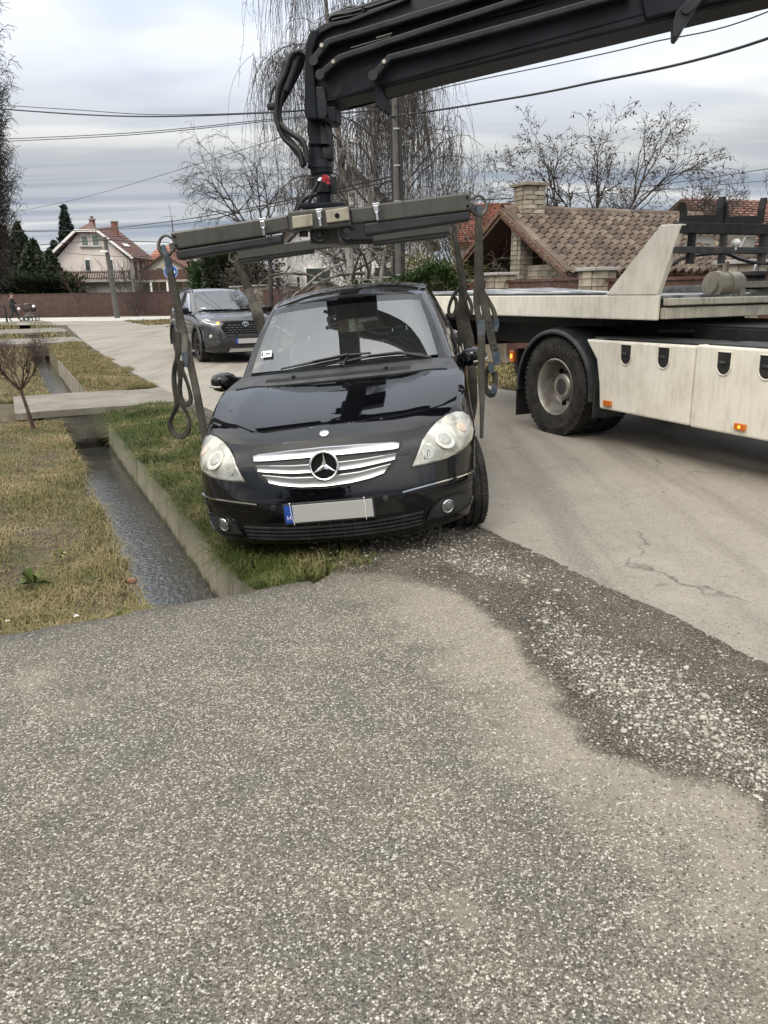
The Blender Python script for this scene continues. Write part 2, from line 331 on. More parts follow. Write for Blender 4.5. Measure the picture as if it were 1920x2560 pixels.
# --- exposed-aggregate driveway fading into the wet gravel verge (one surface, 'edge' = metres past the worn border)
BND = np.array([(1.69, -8), (1.69, 1.15), (1.88, 1.32), (1.76, 1.48), (1.66, 1.61), (1.61, 1.86), (1.70, 2.1), (1.81, 2.4), (1.885, 2.7), (1.90, 2.95), (1.87, 3.3), (1.80, 3.56), (1.62, 3.72), (1.38, 3.80), (1.2, 4.2)])
def edge_dist(t, s): return t-np.interp(s, BND[:, 1], BND[:, 0])
def ground_mat():
    n = NT('aggregate_and_gravel'); v = n.coord('Position'); at = n.nd('ShaderNodeAttribute', attribute_name='edge').outputs['Fac']
    big = n.noise(v, .9, 5, .6); mid = n.noise(v, 4, 5, .6); m8 = n.noise(v, 9, 5); fin = n.noise(v, 220, 3, .7); f7 = n.noise(v, 75, 4, .7)
    # driveway: brown cement matrix with flat cream chips
    vo = n.voro(v, 150); ed = n.voro(v, 150, 'DISTANCE_TO_EDGE'); sp = n.nd('ShaderNodeSeparateXYZ'); n.L.new(vo.outputs['Color'], sp.inputs[0])
    v2 = n.voro(v, 260); s2 = n.nd('ShaderNodeSeparateXYZ'); n.L.new(v2.outputs['Color'], s2.inputs[0])
    hue = n.step(n.noise(v, 2.6, 4), .38, .62); mat_ = n.mix(hue, (.140, .126, .102), (.124, .116, .096)); mat_ = n.mix(n.ma('MULTIPLY', n.step(mid, .42, .7), .6), mat_, (.172, .150, .119))
    grain = n.ramp(s2.outputs[0], [(0, .35), (.25, .75), (.6, 1.0), (.86, 1.4), (1, 2.3)]); sc = n.nd('ShaderNodeVectorMath', operation='SCALE'); n.L.new(mat_, sc.inputs[0]); n.L.new(grain, sc.inputs['Scale']); mat_ = sc.outputs[0]
    sand = n.ma('MULTIPLY', n.step(n.ma('ADD', at, n.ma('ADD', n.ma('MULTIPLY', n.ma('SUBTRACT', mid, .5), .7), n.ma('MULTIPLY', n.ma('SUBTRACT', big, .5), 1.1))), -.62, -.10), n.ma('ADD', .45, n.ma('MULTIPLY', m8, .7)), True); sand = n.ma('MAXIMUM', sand, n.ma('MULTIPLY', n.step(big, .56, .70), .8))
    geo0 = n.nd('ShaderNodeNewGeometry'); d0 = n.nd('ShaderNodeVectorMath', operation='DOT_PRODUCT'); n.L.new(geo0.outputs['Position'], d0.inputs[0]); d0.inputs[1].default_value = tuple(DD); sand = n.ma('MULTIPLY', sand, n.step(d0.outputs['Value'], 3.75, 3.25))
    mat_ = n.mix(n.ma('MULTIPLY', sand, .72), mat_, (.33, .295, .235))
    thr = n.ma('ADD', n.ma('SUBTRACT', .98, n.ma('MULTIPLY', mid, .46)), n.ma('MULTIPLY', sand, .13)); pick = n.ma('GREATER_THAN', sp.outputs[0], thr)
    rim = n.ma('GREATER_THAN', ed.outputs['Distance'], n.ma('ADD', .035, n.ma('MULTIPLY', sp.outputs[2], .13))); chip = n.ma('MULTIPLY', pick, rim)
    dk = n.ma('MULTIPLY', n.ma('LESS_THAN', sp.outputs[0], n.ma('MULTIPLY', m8, .17)), n.ma('GREATER_THAN', ed.outputs['Distance'], .10))
    cd = n.mix(n.ma('MULTIPLY', dk, .8), mat_, (.042, .039, .036)); cd = n.mix(chip, cd, n.ramp(sp.outputs[1], [(0, (.24, .22, .18)), (.4, (.38, .355, .30)), (1, (.58, .555, .485))]))
    geo = n.nd('ShaderNodeNewGeometry'); dt = n.nd('ShaderNodeVectorMath', operation='DOT_PRODUCT'); n.L.new(geo.outputs['Position'], dt.inputs[0]); dt.inputs[1].default_value = tuple(DD)
    cd = n.mix(n.ma('MULTIPLY', n.step(n.ma('ADD', dt.outputs['Value'], n.ma('MULTIPLY', mid, 1.2)), 3.6, 4.6), .4), cd, (.085, .077, .060))
    stain = n.ma('MULTIPLY', n.step(n.noise(v, 1.3, 6, .65), .54, .74), .38); cd = n.mix(stain, cd, (.066, .060, .050))
    # verge: dark damp soil and grit
    cv = n.mix(n.step(n.noise(v, 2.2, 5, .6), .36, .62), (.044, .037, .028), (.082, .072, .057)); cv = n.mix(n.ma('MULTIPLY', n.step(m8, .5, .75), .8), cv, (.060, .046, .034))
    v3 = n.voro(v, 190); s3 = n.nd('ShaderNodeSeparateXYZ'); n.L.new(v3.outputs['Color'], s3.inputs[0]); e3 = n.voro(v, 190, 'DISTANCE_TO_EDGE')
    gr = n.ma('MULTIPLY', n.ma('GREATER_THAN', s3.outputs[0], n.ma('SUBTRACT', 1.08, n.ma('MULTIPLY', mid, .62))), n.ma('GREATER_THAN', e3.outputs['Distance'], .07)); cv = n.mix(gr, cv, n.mix(s3.outputs[1], (.12, .11, .09), (.36, .34, .29)))
    g4 = n.ramp(s2.outputs[1], [(0, .5), (.5, 1.0), (1, 1.7)]); sc2 = n.nd('ShaderNodeVectorMath', operation='SCALE'); n.L.new(cv, sc2.inputs[0]); n.L.new(g4, sc2.inputs['Scale']); cv = sc2.outputs[0]
    msk = n.step(n.ma('ADD', at, n.ma('ADD', n.ma('MULTIPLY', n.ma('SUBTRACT', mid, .5), .34), n.ma('MULTIPLY', n.ma('SUBTRACT', f7, .5), .16))), -.05, .06)
    n.p(Base_Color=n.mix(msk, cd, cv), Roughness=.88, Specular_IOR_Level=.3)
    hd = n.ma('ADD', n.ma('MULTIPLY', chip, .5), n.ma('SUBTRACT', n.ma('MULTIPLY', s2.outputs[0], .5), n.ma('MULTIPLY', dk, .6))); hv = n.ma('ADD', n.ma('MULTIPLY', gr, .7), n.ma('ADD', n.ma('MULTIPLY', s2.outputs[1], .6), n.ma('MULTIPLY', m8, 2.)))
    mh = n.nd('ShaderNodeMix', data_type='FLOAT'); n.set(mh.inputs[0], msk); n.set(mh.inputs[2], hd); n.set(mh.inputs[3], hv); n.bump(mh.outputs[0], .7, .006); return n.m
M_DRIVE = ground_mat()
def edged(name, V, F, mat):
    o = raw(name, [rd(t, s, z) for t, s, z in V], F, mat, kind='structure'); at = o.data.attributes.new('edge', 'FLOAT', 'POINT'); T = np.array(V)
    at.data.foreach_set('value', np.clip(edge_dist(T[:, 0], T[:, 1]), -3, 3).astype(np.float32)); return o
# driveway slab with a ragged end over the culvert
tt_ = np.r_[-6, -4, -3, -2.2, np.linspace(-1.8, 1.30, 63)]; ss_ = np.r_[-7, -3, -1, np.arange(0, 3.61, .08)]; V = []; nt_ = len(tt_)
rr_e = np.random.default_rng(4); endj = 3.735+.012*wob(tt_*6, 1)+rr_e.normal(0, .006, nt_)
for s in list(ss_)+[None]:
    for i, t in enumerate(tt_): V.append((t, endj[i] if s is None else s, .010))
for z in (-.03, -.22):
    for i, t in enumerate(tt_): V.append((t, endj[i]-(.012 if z < -.1 else 0), z))
F = [(i*nt_+j, i*nt_+j+1, (i+1)*nt_+j+1, (i+1)*nt_+j) for i in range(len(V)//nt_-1) for j in range(nt_-1)]; edged('driveway', V, F, M_DRIVE)
tt_ = np.arange(1.30, 2.81, .05); tt_[-1] = 2.78; ss_ = np.r_[-7, -3, -1, np.arange(0, 6.0, .08), np.arange(6, 47.1, 1.)]; V = []; nt_ = len(tt_)
for s in ss_:
    lo_ = 1.30 if s < 3.70 else min(1.95, 1.30+(s-3.70)*1.1+.05*wob(s*9, 3)); hi_ = np.interp(s, [5, 8.5, 11, 14, 20, 28.7, 38, 47], [2.78, 2.52, 2.40, 2.28, 2.25, 2.40, 2.70, 3.0])
    for k, t in enumerate(tt_): tq = lo_+(hi_-lo_)*k/(nt_-1)+(0 if k or s < 3.7 else .02*wob(s*5, 2)); kz = float(sm(3.9, 4.5, s)); V.append((tq, s, .010*(1-kz)+kz*(max(float(gz(tq, s)), -.13)+.008 if tq < 2.2 else .004)))
F = [(i*nt_+j, i*nt_+j+1, (i+1)*nt_+j+1, (i+1)*nt_+j) for i in range(len(ss_)-1) for j in range(nt_-1)]; edged('gravel_verge', V, F, M_DRIVE)
# culvert mouth under the driveway and concrete bed of the channel
n = NT('wet_concrete'); v = n.coord('Object'); a = n.noise(v, 2.2, 6, .65); sv = n.coord('Object', (6, 6, .9)); st = n.noise(sv, 2.5, 5)
sp = n.nd('ShaderNodeSeparateXYZ'); n.L.new(n.nd('ShaderNodeNewGeometry').outputs['Position'], sp.inputs[0]); zed = sp.outputs[2]
c = n.mix(n.step(a, .3, .7), (.19, .172, .138), (.29, .265, .215)); c = n.mix(n.ma('MULTIPLY', n.step(st, .46, .70), .75), c, (.085, .074, .052))
wet = n.step(n.ma('ADD', zed, n.ma('MULTIPLY', n.noise(v, 7, 5), .16)), -.40, -.47); c = n.mix(wet, c, (.035, .033, .018))
n.p(Base_Color=c, Roughness=.75); n.bump(n.noise(v, 45, 5), .35, .006); M_CONC = n.m
wall = thing('channel_wall', 'mossy concrete slab wall lining the right side of the water channel under the car', 'wall', rd(CH_R, S0), PHI)
s_ = S0-.35
for i, L in enumerate([1.95, 1.72, 1.75, 1.7, 1.3, 1.6, 1.6, 1.6, 1.6, 1.6, 1.6, 1.6]):
    mb = MB(); a, b = s_+.008, s_+L-.008; lean = random.uniform(.0, .02)
    pr = [(-.012, ZB), (.10, ZB), (.10+lean, -.12-.02*(i % 2)), (.03+lean, -.12-.02*(i % 2))]
    mb.hull([(x+.006*(i % 3), a-S0, z) for x, z in pr], [(x+.006*((i+1) % 3), b-S0, z) for x, z in pr]); mb.build('slab', M_CONC, wall, bevel=.008); s_ += L
mb = MB(); mb.hull([rd(CH_L-.12, S0-.4, z) for z in (ZB, -.2)]+[rd(CH_L, S0-.4, -.2), rd(CH_L, S0-.4, ZB)], [rd(CH_L-.12, 46, z) for z in (ZB, -.2)]+[rd(CH_L, 46, -.2), rd(CH_L, 46, ZB)])
tag(mb.build('channel_side', M_CONC), kind='structure')
# --- water
n = NT('stream_water'); v = n.coord('Position', (1, 1, 1), (0, 0, -PHI)); vs = n.coord('Position', (5.5, 1.6, 1), (0, 0, -PHI+.3)); w1 = n.noise(vs, 5.5, 4, .6, .6); w2 = n.noise(v, 26, 3, .6, .4)
calm = n.nd('ShaderNodeVectorMath', operation='DOT_PRODUCT'); n.L.new(n.nd('ShaderNodeNewGeometry').outputs['Position'], calm.inputs[0]); calm.inputs[1].default_value = tuple(DD)
amp = n.ma('ADD', .07, n.ma('MULTIPLY', n.step(calm.outputs['Value'], 10.2, 7.8), .24))
n.p(Base_Color=n.mix(n.step(n.noise(v, 2.5, 4), .4, .7), (.05, .05, .044), (.075, .073, .064)), Roughness=.03, IOR=3.3, Specular_IOR_Level=.5)
n.bump(n.ma('MULTIPLY', n.ma('ADD', w1, n.ma('MULTIPLY', w2, .55)), amp), 1.0, .05); M_WATER = n.m
sheet('water', [(CH_L-.1, 3.2), (CH_R+.05, 3.2), (CH_R+.05, 58), (CH_L-.1, 58)], ZW, M_WATER)
# --- footpath at the far left
n = NT('path_dust'); v = n.coord('Position'); n.p(Base_Color=n.mix(n.step(n.noise(v, 5, 6), .35, .7), (.10, .09, .078), (.17, .155, .135)), Roughness=.95); n.bump(n.noise(v, 60, 4), .5, .01)
sheet('footpath', jag([(-1.42, 3.9), (-1.38, 8), (-1.5, 11.4)], .1, .05, 31) + [(-3.2, 11.4), (-3.2, 3.9)], -.012, n.m)
# --- small concrete bridges across the channel
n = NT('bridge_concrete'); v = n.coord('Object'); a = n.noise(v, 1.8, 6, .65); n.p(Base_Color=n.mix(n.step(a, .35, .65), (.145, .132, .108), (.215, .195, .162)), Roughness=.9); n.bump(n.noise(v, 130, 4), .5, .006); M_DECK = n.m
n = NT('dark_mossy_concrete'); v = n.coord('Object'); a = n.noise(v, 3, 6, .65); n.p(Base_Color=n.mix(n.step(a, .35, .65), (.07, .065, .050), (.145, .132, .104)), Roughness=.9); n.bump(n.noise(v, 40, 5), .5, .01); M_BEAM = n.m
def bridge(s0, s1, t0, t1, label, ztop=.012, beam=.34):
    b = thing('concrete_footbridge', label, 'bridge', rd(.8, (s0+s1)/2), PHI, 'concrete slab bridges over the channel'); ox = (.8, (s0+s1)/2, 0)
    r = np.random.default_rng(int(s0*10))
    pn = [(t, s0+.03*wob(t*3, s0)+r.normal(0, .008)) for t in np.linspace(t0, t1, 24)]; pf = [(t, s1+.03*wob(t*2, s1)) for t in np.linspace(t1, t0, 10)]
    P = [(t, s, ztop) for t, s in pn+pf]
    MB().hull([(p[0], p[1], ztop-.09) for p in P], P).build('deck', M_DECK, b, off=ox)
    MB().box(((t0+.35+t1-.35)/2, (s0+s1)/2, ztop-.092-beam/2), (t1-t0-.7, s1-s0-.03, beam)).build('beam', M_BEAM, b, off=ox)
    MB().box((CH_L-.02, (s0+s1)/2, ZB/2-.21), (.10, s1-s0-.02, abs(ZB)-.45)).box((CH_R+.13, (s0+s1)/2, ZB/2-.21), (.06, s1-s0-.02, abs(ZB)-.45)).build('abutment', M_CONC, b, off=ox)
bridge(11.55, 13.6, -.08, 2.25, 'nearest grey concrete footbridge crossing the channel beside the small bare tree')
bridge(29.2, 33.0, -4.5, 2.3, 'second low concrete footbridge across the channel beyond the long grass strip', .02)
bridge(38.0, 43.0, -4.5, 2.4, 'third concrete footbridge crossing the channel, seen as a thin pale strip', .03)
bridge(53.6, 57.6, -6.5, 2.1, 'farthest concrete footbridge, the one the person with the pram walks over', .03)
# ------------------------------------------------------------------ grass
def grass_mat(name, cols):
    n = NT(name); r = n.nd('ShaderNodeNewGeometry').outputs['Random Per Island']; v = n.coord('Position')
    k = n.ma('ADD', n.ma('MULTIPLY', r, .50), n.ma('ADD', n.ma('MULTIPLY', n.ma('SUBTRACT', n.noise(v, 1.6, 4), .40), 1.3), n.ma('MULTIPLY', n.ma('SUBTRACT', n.noise(v, 5.5, 3), .36), .9)), True)
    c = n.ramp(k, [(i/(len(cols)-1), q) for i, q in enumerate(cols)])
    n.p(Base_Color=c, Roughness=.7, Specular_IOR_Level=.2, Subsurface_Weight=0.); return n.m
GC = [(.032, .048, .011), (.055, .078, .018), (.095, .105, .032), (.17, .145, .062), (.26, .21, .11), (.35, .29, .17)]
M_GRASS_L = grass_mat('half_dry_grass', [GC[1], GC[2], GC[3], (.21, .17, .085), GC[4], GC[5]])
M_GRASS_R = grass_mat('green_grass', [GC[0], GC[1], GC[1], GC[2], GC[3], GC[5]])
def blades(name, mat, T, S, Z, h, w, lean=.6, seed=1):
    r = np.random.default_rng(seed); n = len(T); az = r.uniform(0, 2*pi, n); L = r.uniform(.25, lean, n)*1.2
    base = np.stack([DN[0]*T+DD[0]*S, DN[1]*T+DD[1]*S, Z], 1); dr_ = np.stack([np.cos(az), np.sin(az), 0*az], 1); sd = np.stack([-np.sin(az+r.normal(0, .5, n)), np.cos(az), 0*az], 1)
    up = np.array([0, 0, 1.]); h = h[:, None]; w = w[:, None]; L = L[:, None]
    m = base + up*h*.55 + dr_*h*L*.35; tp = base + up*h*(1-.45*L) + dr_*h*L*1.05
    V = np.stack([base-sd*w/2, base+sd*w/2, m-sd*w*.4, m+sd*w*.4, tp], 1).reshape(-1, 3)
    i = np.arange(n)[:, None]*5; F = np.concatenate([i+[[0, 1, 3]], i+[[0, 3, 2]], i+[[2, 3, 4]]], 0)
    return raw(name, V, F, mat, kind='stuff')
def scatter(n, t0, t1, s0, s1, r, pw=1.0): return r.uniform(t0, t1, n), s0 + (s1-s0)*r.uniform(0, 1, n)**pw
r = np.random.default_rng(5)
# left bank, near
T, S = scatter(105000, -1.45, .49, 3.72, 11.6, r, 1.25); edge = S > 3.72+.04*wob(T*5); T, S = T[edge], S[edge]
cl = .5+.5*wob(T*2.7, S*2.1); keep = r.uniform(0, 1, len(T)) < .55+.45*cl; T, S, cl = T[keep], S[keep], cl[keep]
hh = (.022+.038*cl)*r.uniform(.5, 1.5, len(T))*(1+.6*sm(.25, .5, T)); blades('grass', M_GRASS_L, T, S, gz(np.minimum(T, .43), S)-.004-.25*np.clip(T-.43, 0, 1), hh, r.uniform(.003, .0055, len(T)), 1.7, 6)
# right bank beside the car
T, S = scatter(85000, 1.08, 2.15, 3.8, 11.6, r, 1.1); lim = 1.72+.5*sm(4.5, 9, S)+.10*wob(S*3, T*2); keep = (T < lim) & ~((S < 4.7) & (T > 1.22+.25*(S-3.8)+.12*wob(S*9, T*7)) & (r.uniform(0, 1, len(T)) < .62)) & (r.uniform(0, 1, len(T)) < 1.15-sm(1.45, 2.1, T)); T, S = T[keep], S[keep]
cl = .5+.5*wob(T*3+2, S*1.9+1); hh = (.05+.085*cl)*r.uniform(.5, 1.5, len(T))*(1.25-.75*sm(1.3, 2.0, T)); blades('grass', M_GRASS_R, T, S, gz(T, S)-.004, hh, r.uniform(.0035, .007, len(T)), 1.2, 7)
# tufts hanging over the wall
T, S = scatter(22000, 1.06, 1.2, 4.3, 11.5, r, 1.2); k = r.uniform(0, 1, len(T)) < .5+.6*wob(S*3.1, 2); T, S = T[k], S[k]; blades('grass', M_GRASS_R, T, S, gz(T, S)+.0, .13*r.uniform(.5, 1.6, len(T)), r.uniform(.0035, .006, len(T)), 2.0, 8)
# strips farther up the channel
T, S = scatter(60000, 1.1, 2.35, 13.5, 29.2, r, 1.5); k = T < 2.12+.15*wob(S*1.3); T, S = T[k], S[k]; cl = .5+.5*wob(T*3, S*.9); blades('grass', M_GRASS_L, T, S, gz(T, S)*.6-.02, (.05+.085*cl)*r.uniform(.5, 1.5, len(T)), r.uniform(.005, .010, len(T)), 1.1, 9)
T, S = scatter(46000, -4.5, .5, 13.6, 30, r, 1.6); blades('grass', M_GRASS_L, T, S, gz(T, S)-.01, .075*r.uniform(.4, 1.6, len(T)), r.uniform(.006, .012, len(T)), 1.1, 10)
T, S = scatter(14000, -5, 2.4, 32.8, 55, r); k = ((S < 38) | (S > 43)) & ((T < .5) | (T > 1.1)); T, S = T[k], S[k]; blades('grass', M_GRASS_L, T, S, 0*T-.04, .12*r.uniform(.4, 1.5, len(T)), r.uniform(.02, .035, len(T)), 1.1, 11)
# right side of the road, in front of the fence
T, S = scatter(30000, 6.9, 9.3, 7, 40, r, 1.6); k = T > 7.05+.2*wob(S); T, S = T[k], S[k]; blades('grass', M_GRASS_L, T, S, 0*T-.03, .12*r.uniform(.4, 1.5, len(T)), r.uniform(.010, .02, len(T)), 1.1, 12)
T, S = scatter(5000, 6.5, 12, 43, 51, r); blades('grass', M_GRASS_L, T, S, 0*T-.02, .16*r.uniform(.4, 1.5, len(T)), r.uniform(.03, .05, len(T)), 1.1, 13)
# ------------------------------------------------------------------ pebbles (real stones)
def pebbles(name, mat, T, S, Z, R, seed, flat=.6, sub=1):
    r = np.random.default_rng(seed); n = len(T)
    g = (1+5**.5)/2; oct_ = np.array([(1,0,0),(-1,0,0),(0,1,0),(0,-1,0),(0,0,1),(0,0,-.6)], float)
    tris = np.array([(0,2,4),(2,1,4),(1,3,4),(3,0,4),(2,0,5),(1,2,5),(3,1,5),(0,3,5)])
    # one subdivision for rounder stones
    vs = [tuple(p) for p in oct_]; cache = {}; nt = []
    def midp(a, b):
        k = (min(a, b), max(a, b))
        if k not in cache:
            m = (np.array(vs[a])+np.array(vs[b]))/2; m = m/np.linalg.norm(m)*(.97); cache[k] = len(vs); vs.append(tuple(m))
        return cache[k]
    for a, b, c in tris:
        ab, bc, ca = midp(a, b), midp(b, c), midp(c, a); nt += [(a, ab, ca), (b, bc, ab), (c, ca, bc), (ab, bc, ca)]
    nt = [q for q in nt if min(vs[i][2] for i in q) > -.75] if sub else list(tris)
    vs = vs if sub else vs[:6]
    B = np.array(vs); Fb = np.array(nt); m = len(B)
    az = r.uniform(0, 2*pi, n); ax = R*r.uniform(.8, 1.35, n); ay = R*r.uniform(.6, 1.0, n); azz = R*flat*r.uniform(.6, 1.1, n)
    jit = 1+r.normal(0, .10, (n, m, 1)); P = B[None]*jit*np.stack([ax, ay, azz], 1)[:, None, :]
    c, s = np.cos(az)[:, None], np.sin(az)[:, None]; X = P[..., 0]*c-P[..., 1]*s; Y = P[..., 0]*s+P[..., 1]*c
    bx = (DN[0]*T+DD[0]*S)[:, None]; by = (DN[1]*T+DD[1]*S)[:, None]
    V = np.stack([X+bx, Y+by, P[..., 2]+Z[:, None]+azz[:, None]*.35], -1).reshape(-1, 3)
    F = (np.arange(n)[:, None, None]*m+Fb[None]).reshape(-1, 3); return raw(name, V, F, mat, kind='stuff', smooth=True)
n = NT('river_pebble'); rr = n.nd('ShaderNodeNewGeometry').outputs['Random Per Island']; v = n.coord('Position')
c = n.ramp(rr, [(0, (.07, .067, .057)), (.22, (.13, .125, .105)), (.45, (.22, .20, .162)), (.62, (.32, .295, .245)), (.82, (.44, .415, .355)), (1, (.58, .555, .49))]); n.p(Base_Color=n.mix(n.ma('MULTIPLY', n.noise(v, 150, 3), .35), c, (.2, .18, .15)), Roughness=.7); M_PEB = n.m
r = np.random.default_rng(77)
def pdens(T, S):
    e = edge_dist(T, S); cl = np.clip(.25+.9*wob(T*2.6+1, S*1.5+2)+.4*wob(T*7, S*6), 0, 1.2)
    core = np.exp(-((T-2.14-.04*np.sin(S*2))/.25)**2)*sm(.9, 1.5, S)*(1-.85*sm(3.7, 5.4, S)); heap = np.exp(-((T-2.06)/.24)**2-((S-1.75)/.55)**2)
    return (.85*core*cl+.8*heap*(.35+.65*cl)+.09)*sm(-.05, .14, e)*(1-sm(2.5, 2.72, T)*.8)
def field(n, k, t0=1.5, t1=2.75, s0=.6, s1=6.0):
    T, S = scatter(n, t0, t1, s0, s1, r, 1.25); q = r.uniform(0, 1, n) < pdens(T, S)*k; return T[q], S[q]
T, S = field(150000, 1.0); pebbles('gravel', M_PEB, T, S, 0*T+.010, r.uniform(.002, .0042, len(T)), 78, .6, 0)
T, S = field(42000, .85); pebbles('gravel', M_PEB, T, S, 0*T+.011, r.uniform(.0045, .0085, len(T)), 82)
T, S = field(1400, .6); pebbles('gravel', M_PEB, T, S, 0*T+.010, r.uniform(.010, .017, len(T)), 83)
T, S = scatter(2200, -2.5, 1.8, .3, 3.7, r); pebbles('gravel', M_PEB, T, S, 0*T+.009, r.uniform(.0025, .0055, len(T)), 79)
T, S = scatter(2200, 2.6, 6.5, 1.0, 9, r, 1.4); k = r.uniform(0, 1, len(T)) < np.exp(-(T-2.6)/.5)+.10; T, S = T[k], S[k]; pebbles('gravel', M_PEB, T, S, 0*T+.013, r.uniform(.003, .007, len(T)), 80)
# aggregate chips standing proud of the worn driveway, near the viewer
n = NT('aggregate_stone'); rr = n.nd('ShaderNodeNewGeometry').outputs['Random Per Island']
n.p(Base_Color=n.ramp(rr, [(0, (.16, .145, .12)), (.4, (.32, .30, .25)), (.75, (.46, .435, .38)), (1, (.60, .575, .51))]), Roughness=.75); M_AGG = n.m
X = r.uniform(-1.9, 1.5, 44000); Y = 1.2+(3.9-1.2)*r.uniform(0, 1, len(X))**1.25; T = X*DN[0]+Y*DN[1]; S = X*DD[0]+Y*DD[1]
k = (edge_dist(T, S) < -.05-.5*r.uniform(0, 1, len(T))) & (S < 3.66) & (r.uniform(0, 1, len(T)) < .42+.45*wob(T*1.6, S*1.4+3)); T, S = T[k], S[k]
pebbles('aggregate', M_AGG, T, S, 0*T+.0082, r.uniform(.0018, .0036, len(T)), 81, .35, 0)
# ================================================================== CARS: panel toolkit
def ring_level(base, z, df, ds, dr, yf=-1.2, yr=1.3):
    b = np.array(base, float); x, y = b[:, 0].copy(), b[:, 1].copy(); hw = x.max()
    wf = np.clip((yf-y)/.75, 0, 1); wr = np.clip((y-yr)/.6, 0, 1)
    x -= ds*(x/hw)**2; y += df*wf**.7; y -= dr*wr**.7
    return np.stack([x, y, np.full_like(x, z)], 1)
def loft(levels, mu, mv):
    R = [resample(L, mu) if False else spline(L, mu) for L in levels]; A = np.array(R)          # levels x mu x 3
    out = np.empty((mv, mu, 3))
    for j in range(mu): out[:, j] = spline(A[:, j], mv)
    return out
class Panels:                       # collects open surfaces, mirrored in x
    def __init__(s): s.V = []; s.F = []
    def add(s, V, F, mirror=True):
        o = len(s.V); s.V += [tuple(p) for p in V]; s.F += [tuple(i+o for i in f) for f in F]
        if mirror:
            o2 = len(s.V); s.V += [(-p[0], p[1], p[2]) for p in V]; s.F += [tuple(i+o2 for i in f[::-1]) for f in F]
        return s
    def build(s, name, mat, parent, smooth=40, solid=0):
        me = bpy.data.meshes.new(name); me.from_pydata(s.V, [], s.F); me.materials.append(mat)
        bm = bmesh.new(); bm.from_mesh(me); bmesh.ops.remove_doubles(bm, verts=bm.verts, dist=.0008)
        loose = [v for v in bm.verts if not v.link_faces]; bmesh.ops.delete(bm, geom=loose, context='VERTS'); bm.to_mesh(me); bm.free()
        me.polygons.foreach_set('use_smooth', [True]*len(me.polygons)); me.set_sharp_from_angle(angle=rad(smooth)); me.update()
        o = bpy.data.objects.new(name, me); COL.objects.link(o); o.parent = parent
        if solid: m = o.modifiers.new('thickness', 'SOLIDIFY'); m.thickness = solid; m.offset = -1
        return o
def gridfaces(a, b, keep=None):
    return [(i*b+j, i*b+j+1, (i+1)*b+j+1, (i+1)*b+j) for i in range(a-1) for j in range(b-1) if keep is None or keep(i, j)]
def cut_arches(G, arches):          # snap grid points to the wheel-arch circle, return keep(i,j)
    a, b = G.shape[:2]; dead = np.zeros((a, b), bool); dx = .028
    for (cy, cz, R) in arches:
        side = G[..., 0] > .55
        d = np.hypot(G[..., 1]-cy, G[..., 2]-cz); near = side & (np.abs(d-R) < dx)
        k = R/np.maximum(d, 1e-6)
        G[..., 1] = np.where(near, cy+(G[..., 1]-cy)*k, G[..., 1]); G[..., 2] = np.where(near, cz+(G[..., 2]-cz)*k, G[..., 2])
        dead |= side & (d < R-dx*.5)
    dd = dead
    return lambda i, j: not (dd[i, j] or dd[i+1, j] or dd[i, j+1] or dd[i+1, j+1])
class Skin:                         # BVH of the outer panels, for laying details on them
    def __init__(s, objs):
        V = []; F = []
        for o in objs:
            k = len(V); V += [tuple(v.co) for v in o.data.vertices]; F += [tuple(i+k for i in p.vertices) for p in o.data.polygons]
        s.b = BVHTree.FromPolygons([Vector(v) for v in V], F)
    def hit(s, x, z, d=(0, 1, 0)):
        o = Vector((x, -5, z)); h, n, i, _ = s.b.ray_cast(o, Vector(d))
        if h is None:
            h, n, i, _ = s.b.find_nearest(Vector((x, -1.9, z)))
        if n.y > 0: n = -n
        return h, n
    def ray(s, o, d):
        h, n, i, _ = s.b.ray_cast(o, d); return h
def fill2d(poly, res):
    from mathutils.geometry import delaunay_2d_cdt
    P = np.array(poly, float); n = len(P); B = []
    for i in range(n):
        a, b = P[i], P[(i+1) % n]; m = max(1, int(np.linalg.norm(b-a)/res))
        B += [a+(b-a)*k/m for k in range(m)]
    nb = len(B); lo, hi = P.min(0), P.max(0); Q = np.array(B)
    def inside(p):
        c = False; j = nb-1
        for i in range(nb):
            if ((Q[i][1] > p[1]) != (Q[j][1] > p[1])) and (p[0] < (Q[j][0]-Q[i][0])*(p[1]-Q[i][1])/(Q[j][1]-Q[i][1])+Q[i][0]): c = not c
            j = i
        return c
    I = [(x, y) for x in np.arange(lo[0]+res/2, hi[0], res) for y in np.arange(lo[1]+res/2, hi[1], res) if inside((x, y)) and np.min(np.hypot(Q[:, 0]-x, Q[:, 1]-y)) > res*.5]
    vs = [Vector(p) for p in B+I]
    ov, oe, of, *_ = delaunay_2d_cdt(vs, [(i, (i+1) % nb) for i in range(nb)], [], 1, 1e-6)
    return [(v[0], v[1]) for v in ov], [tuple(f) for f in of], nb
def decal(skin, poly, name, mat, parent, off=.004, base=-.004, res=.03, dome=0., mirror=False, smooth=35, hitf=None, fall=.035):
    objs = []
    for sgn in ((1, -1) if mirror else (1,)):
        v2, f, nb = fill2d([(p[0]*sgn, p[1]) for p in poly], res); H = [(hitf or skin.hit)(x, z) for x, z in v2]
        bd = np.array(v2[:nb]); V = []
        for (x, z), (h, n) in zip(v2, H):
            k = off
            if dome:
                e = np.min(np.hypot(bd[:, 0]-x, bd[:, 1]-z)); k += dome*(1-math.exp(-e/fall))
            V.append(tuple(h+n*k))
        o = len(V); V += [tuple(h+n*base) for h, n in H[:nb]]
        F = [tuple(q) for q in f]+[(i, (i+1) % nb, o+(i+1) % nb, o+i) for i in range(nb)]
        mb = MB(); mb.add(V, F); objs.append(mb.build(name, mat, parent, smooth))
    return objs if mirror else objs[0]
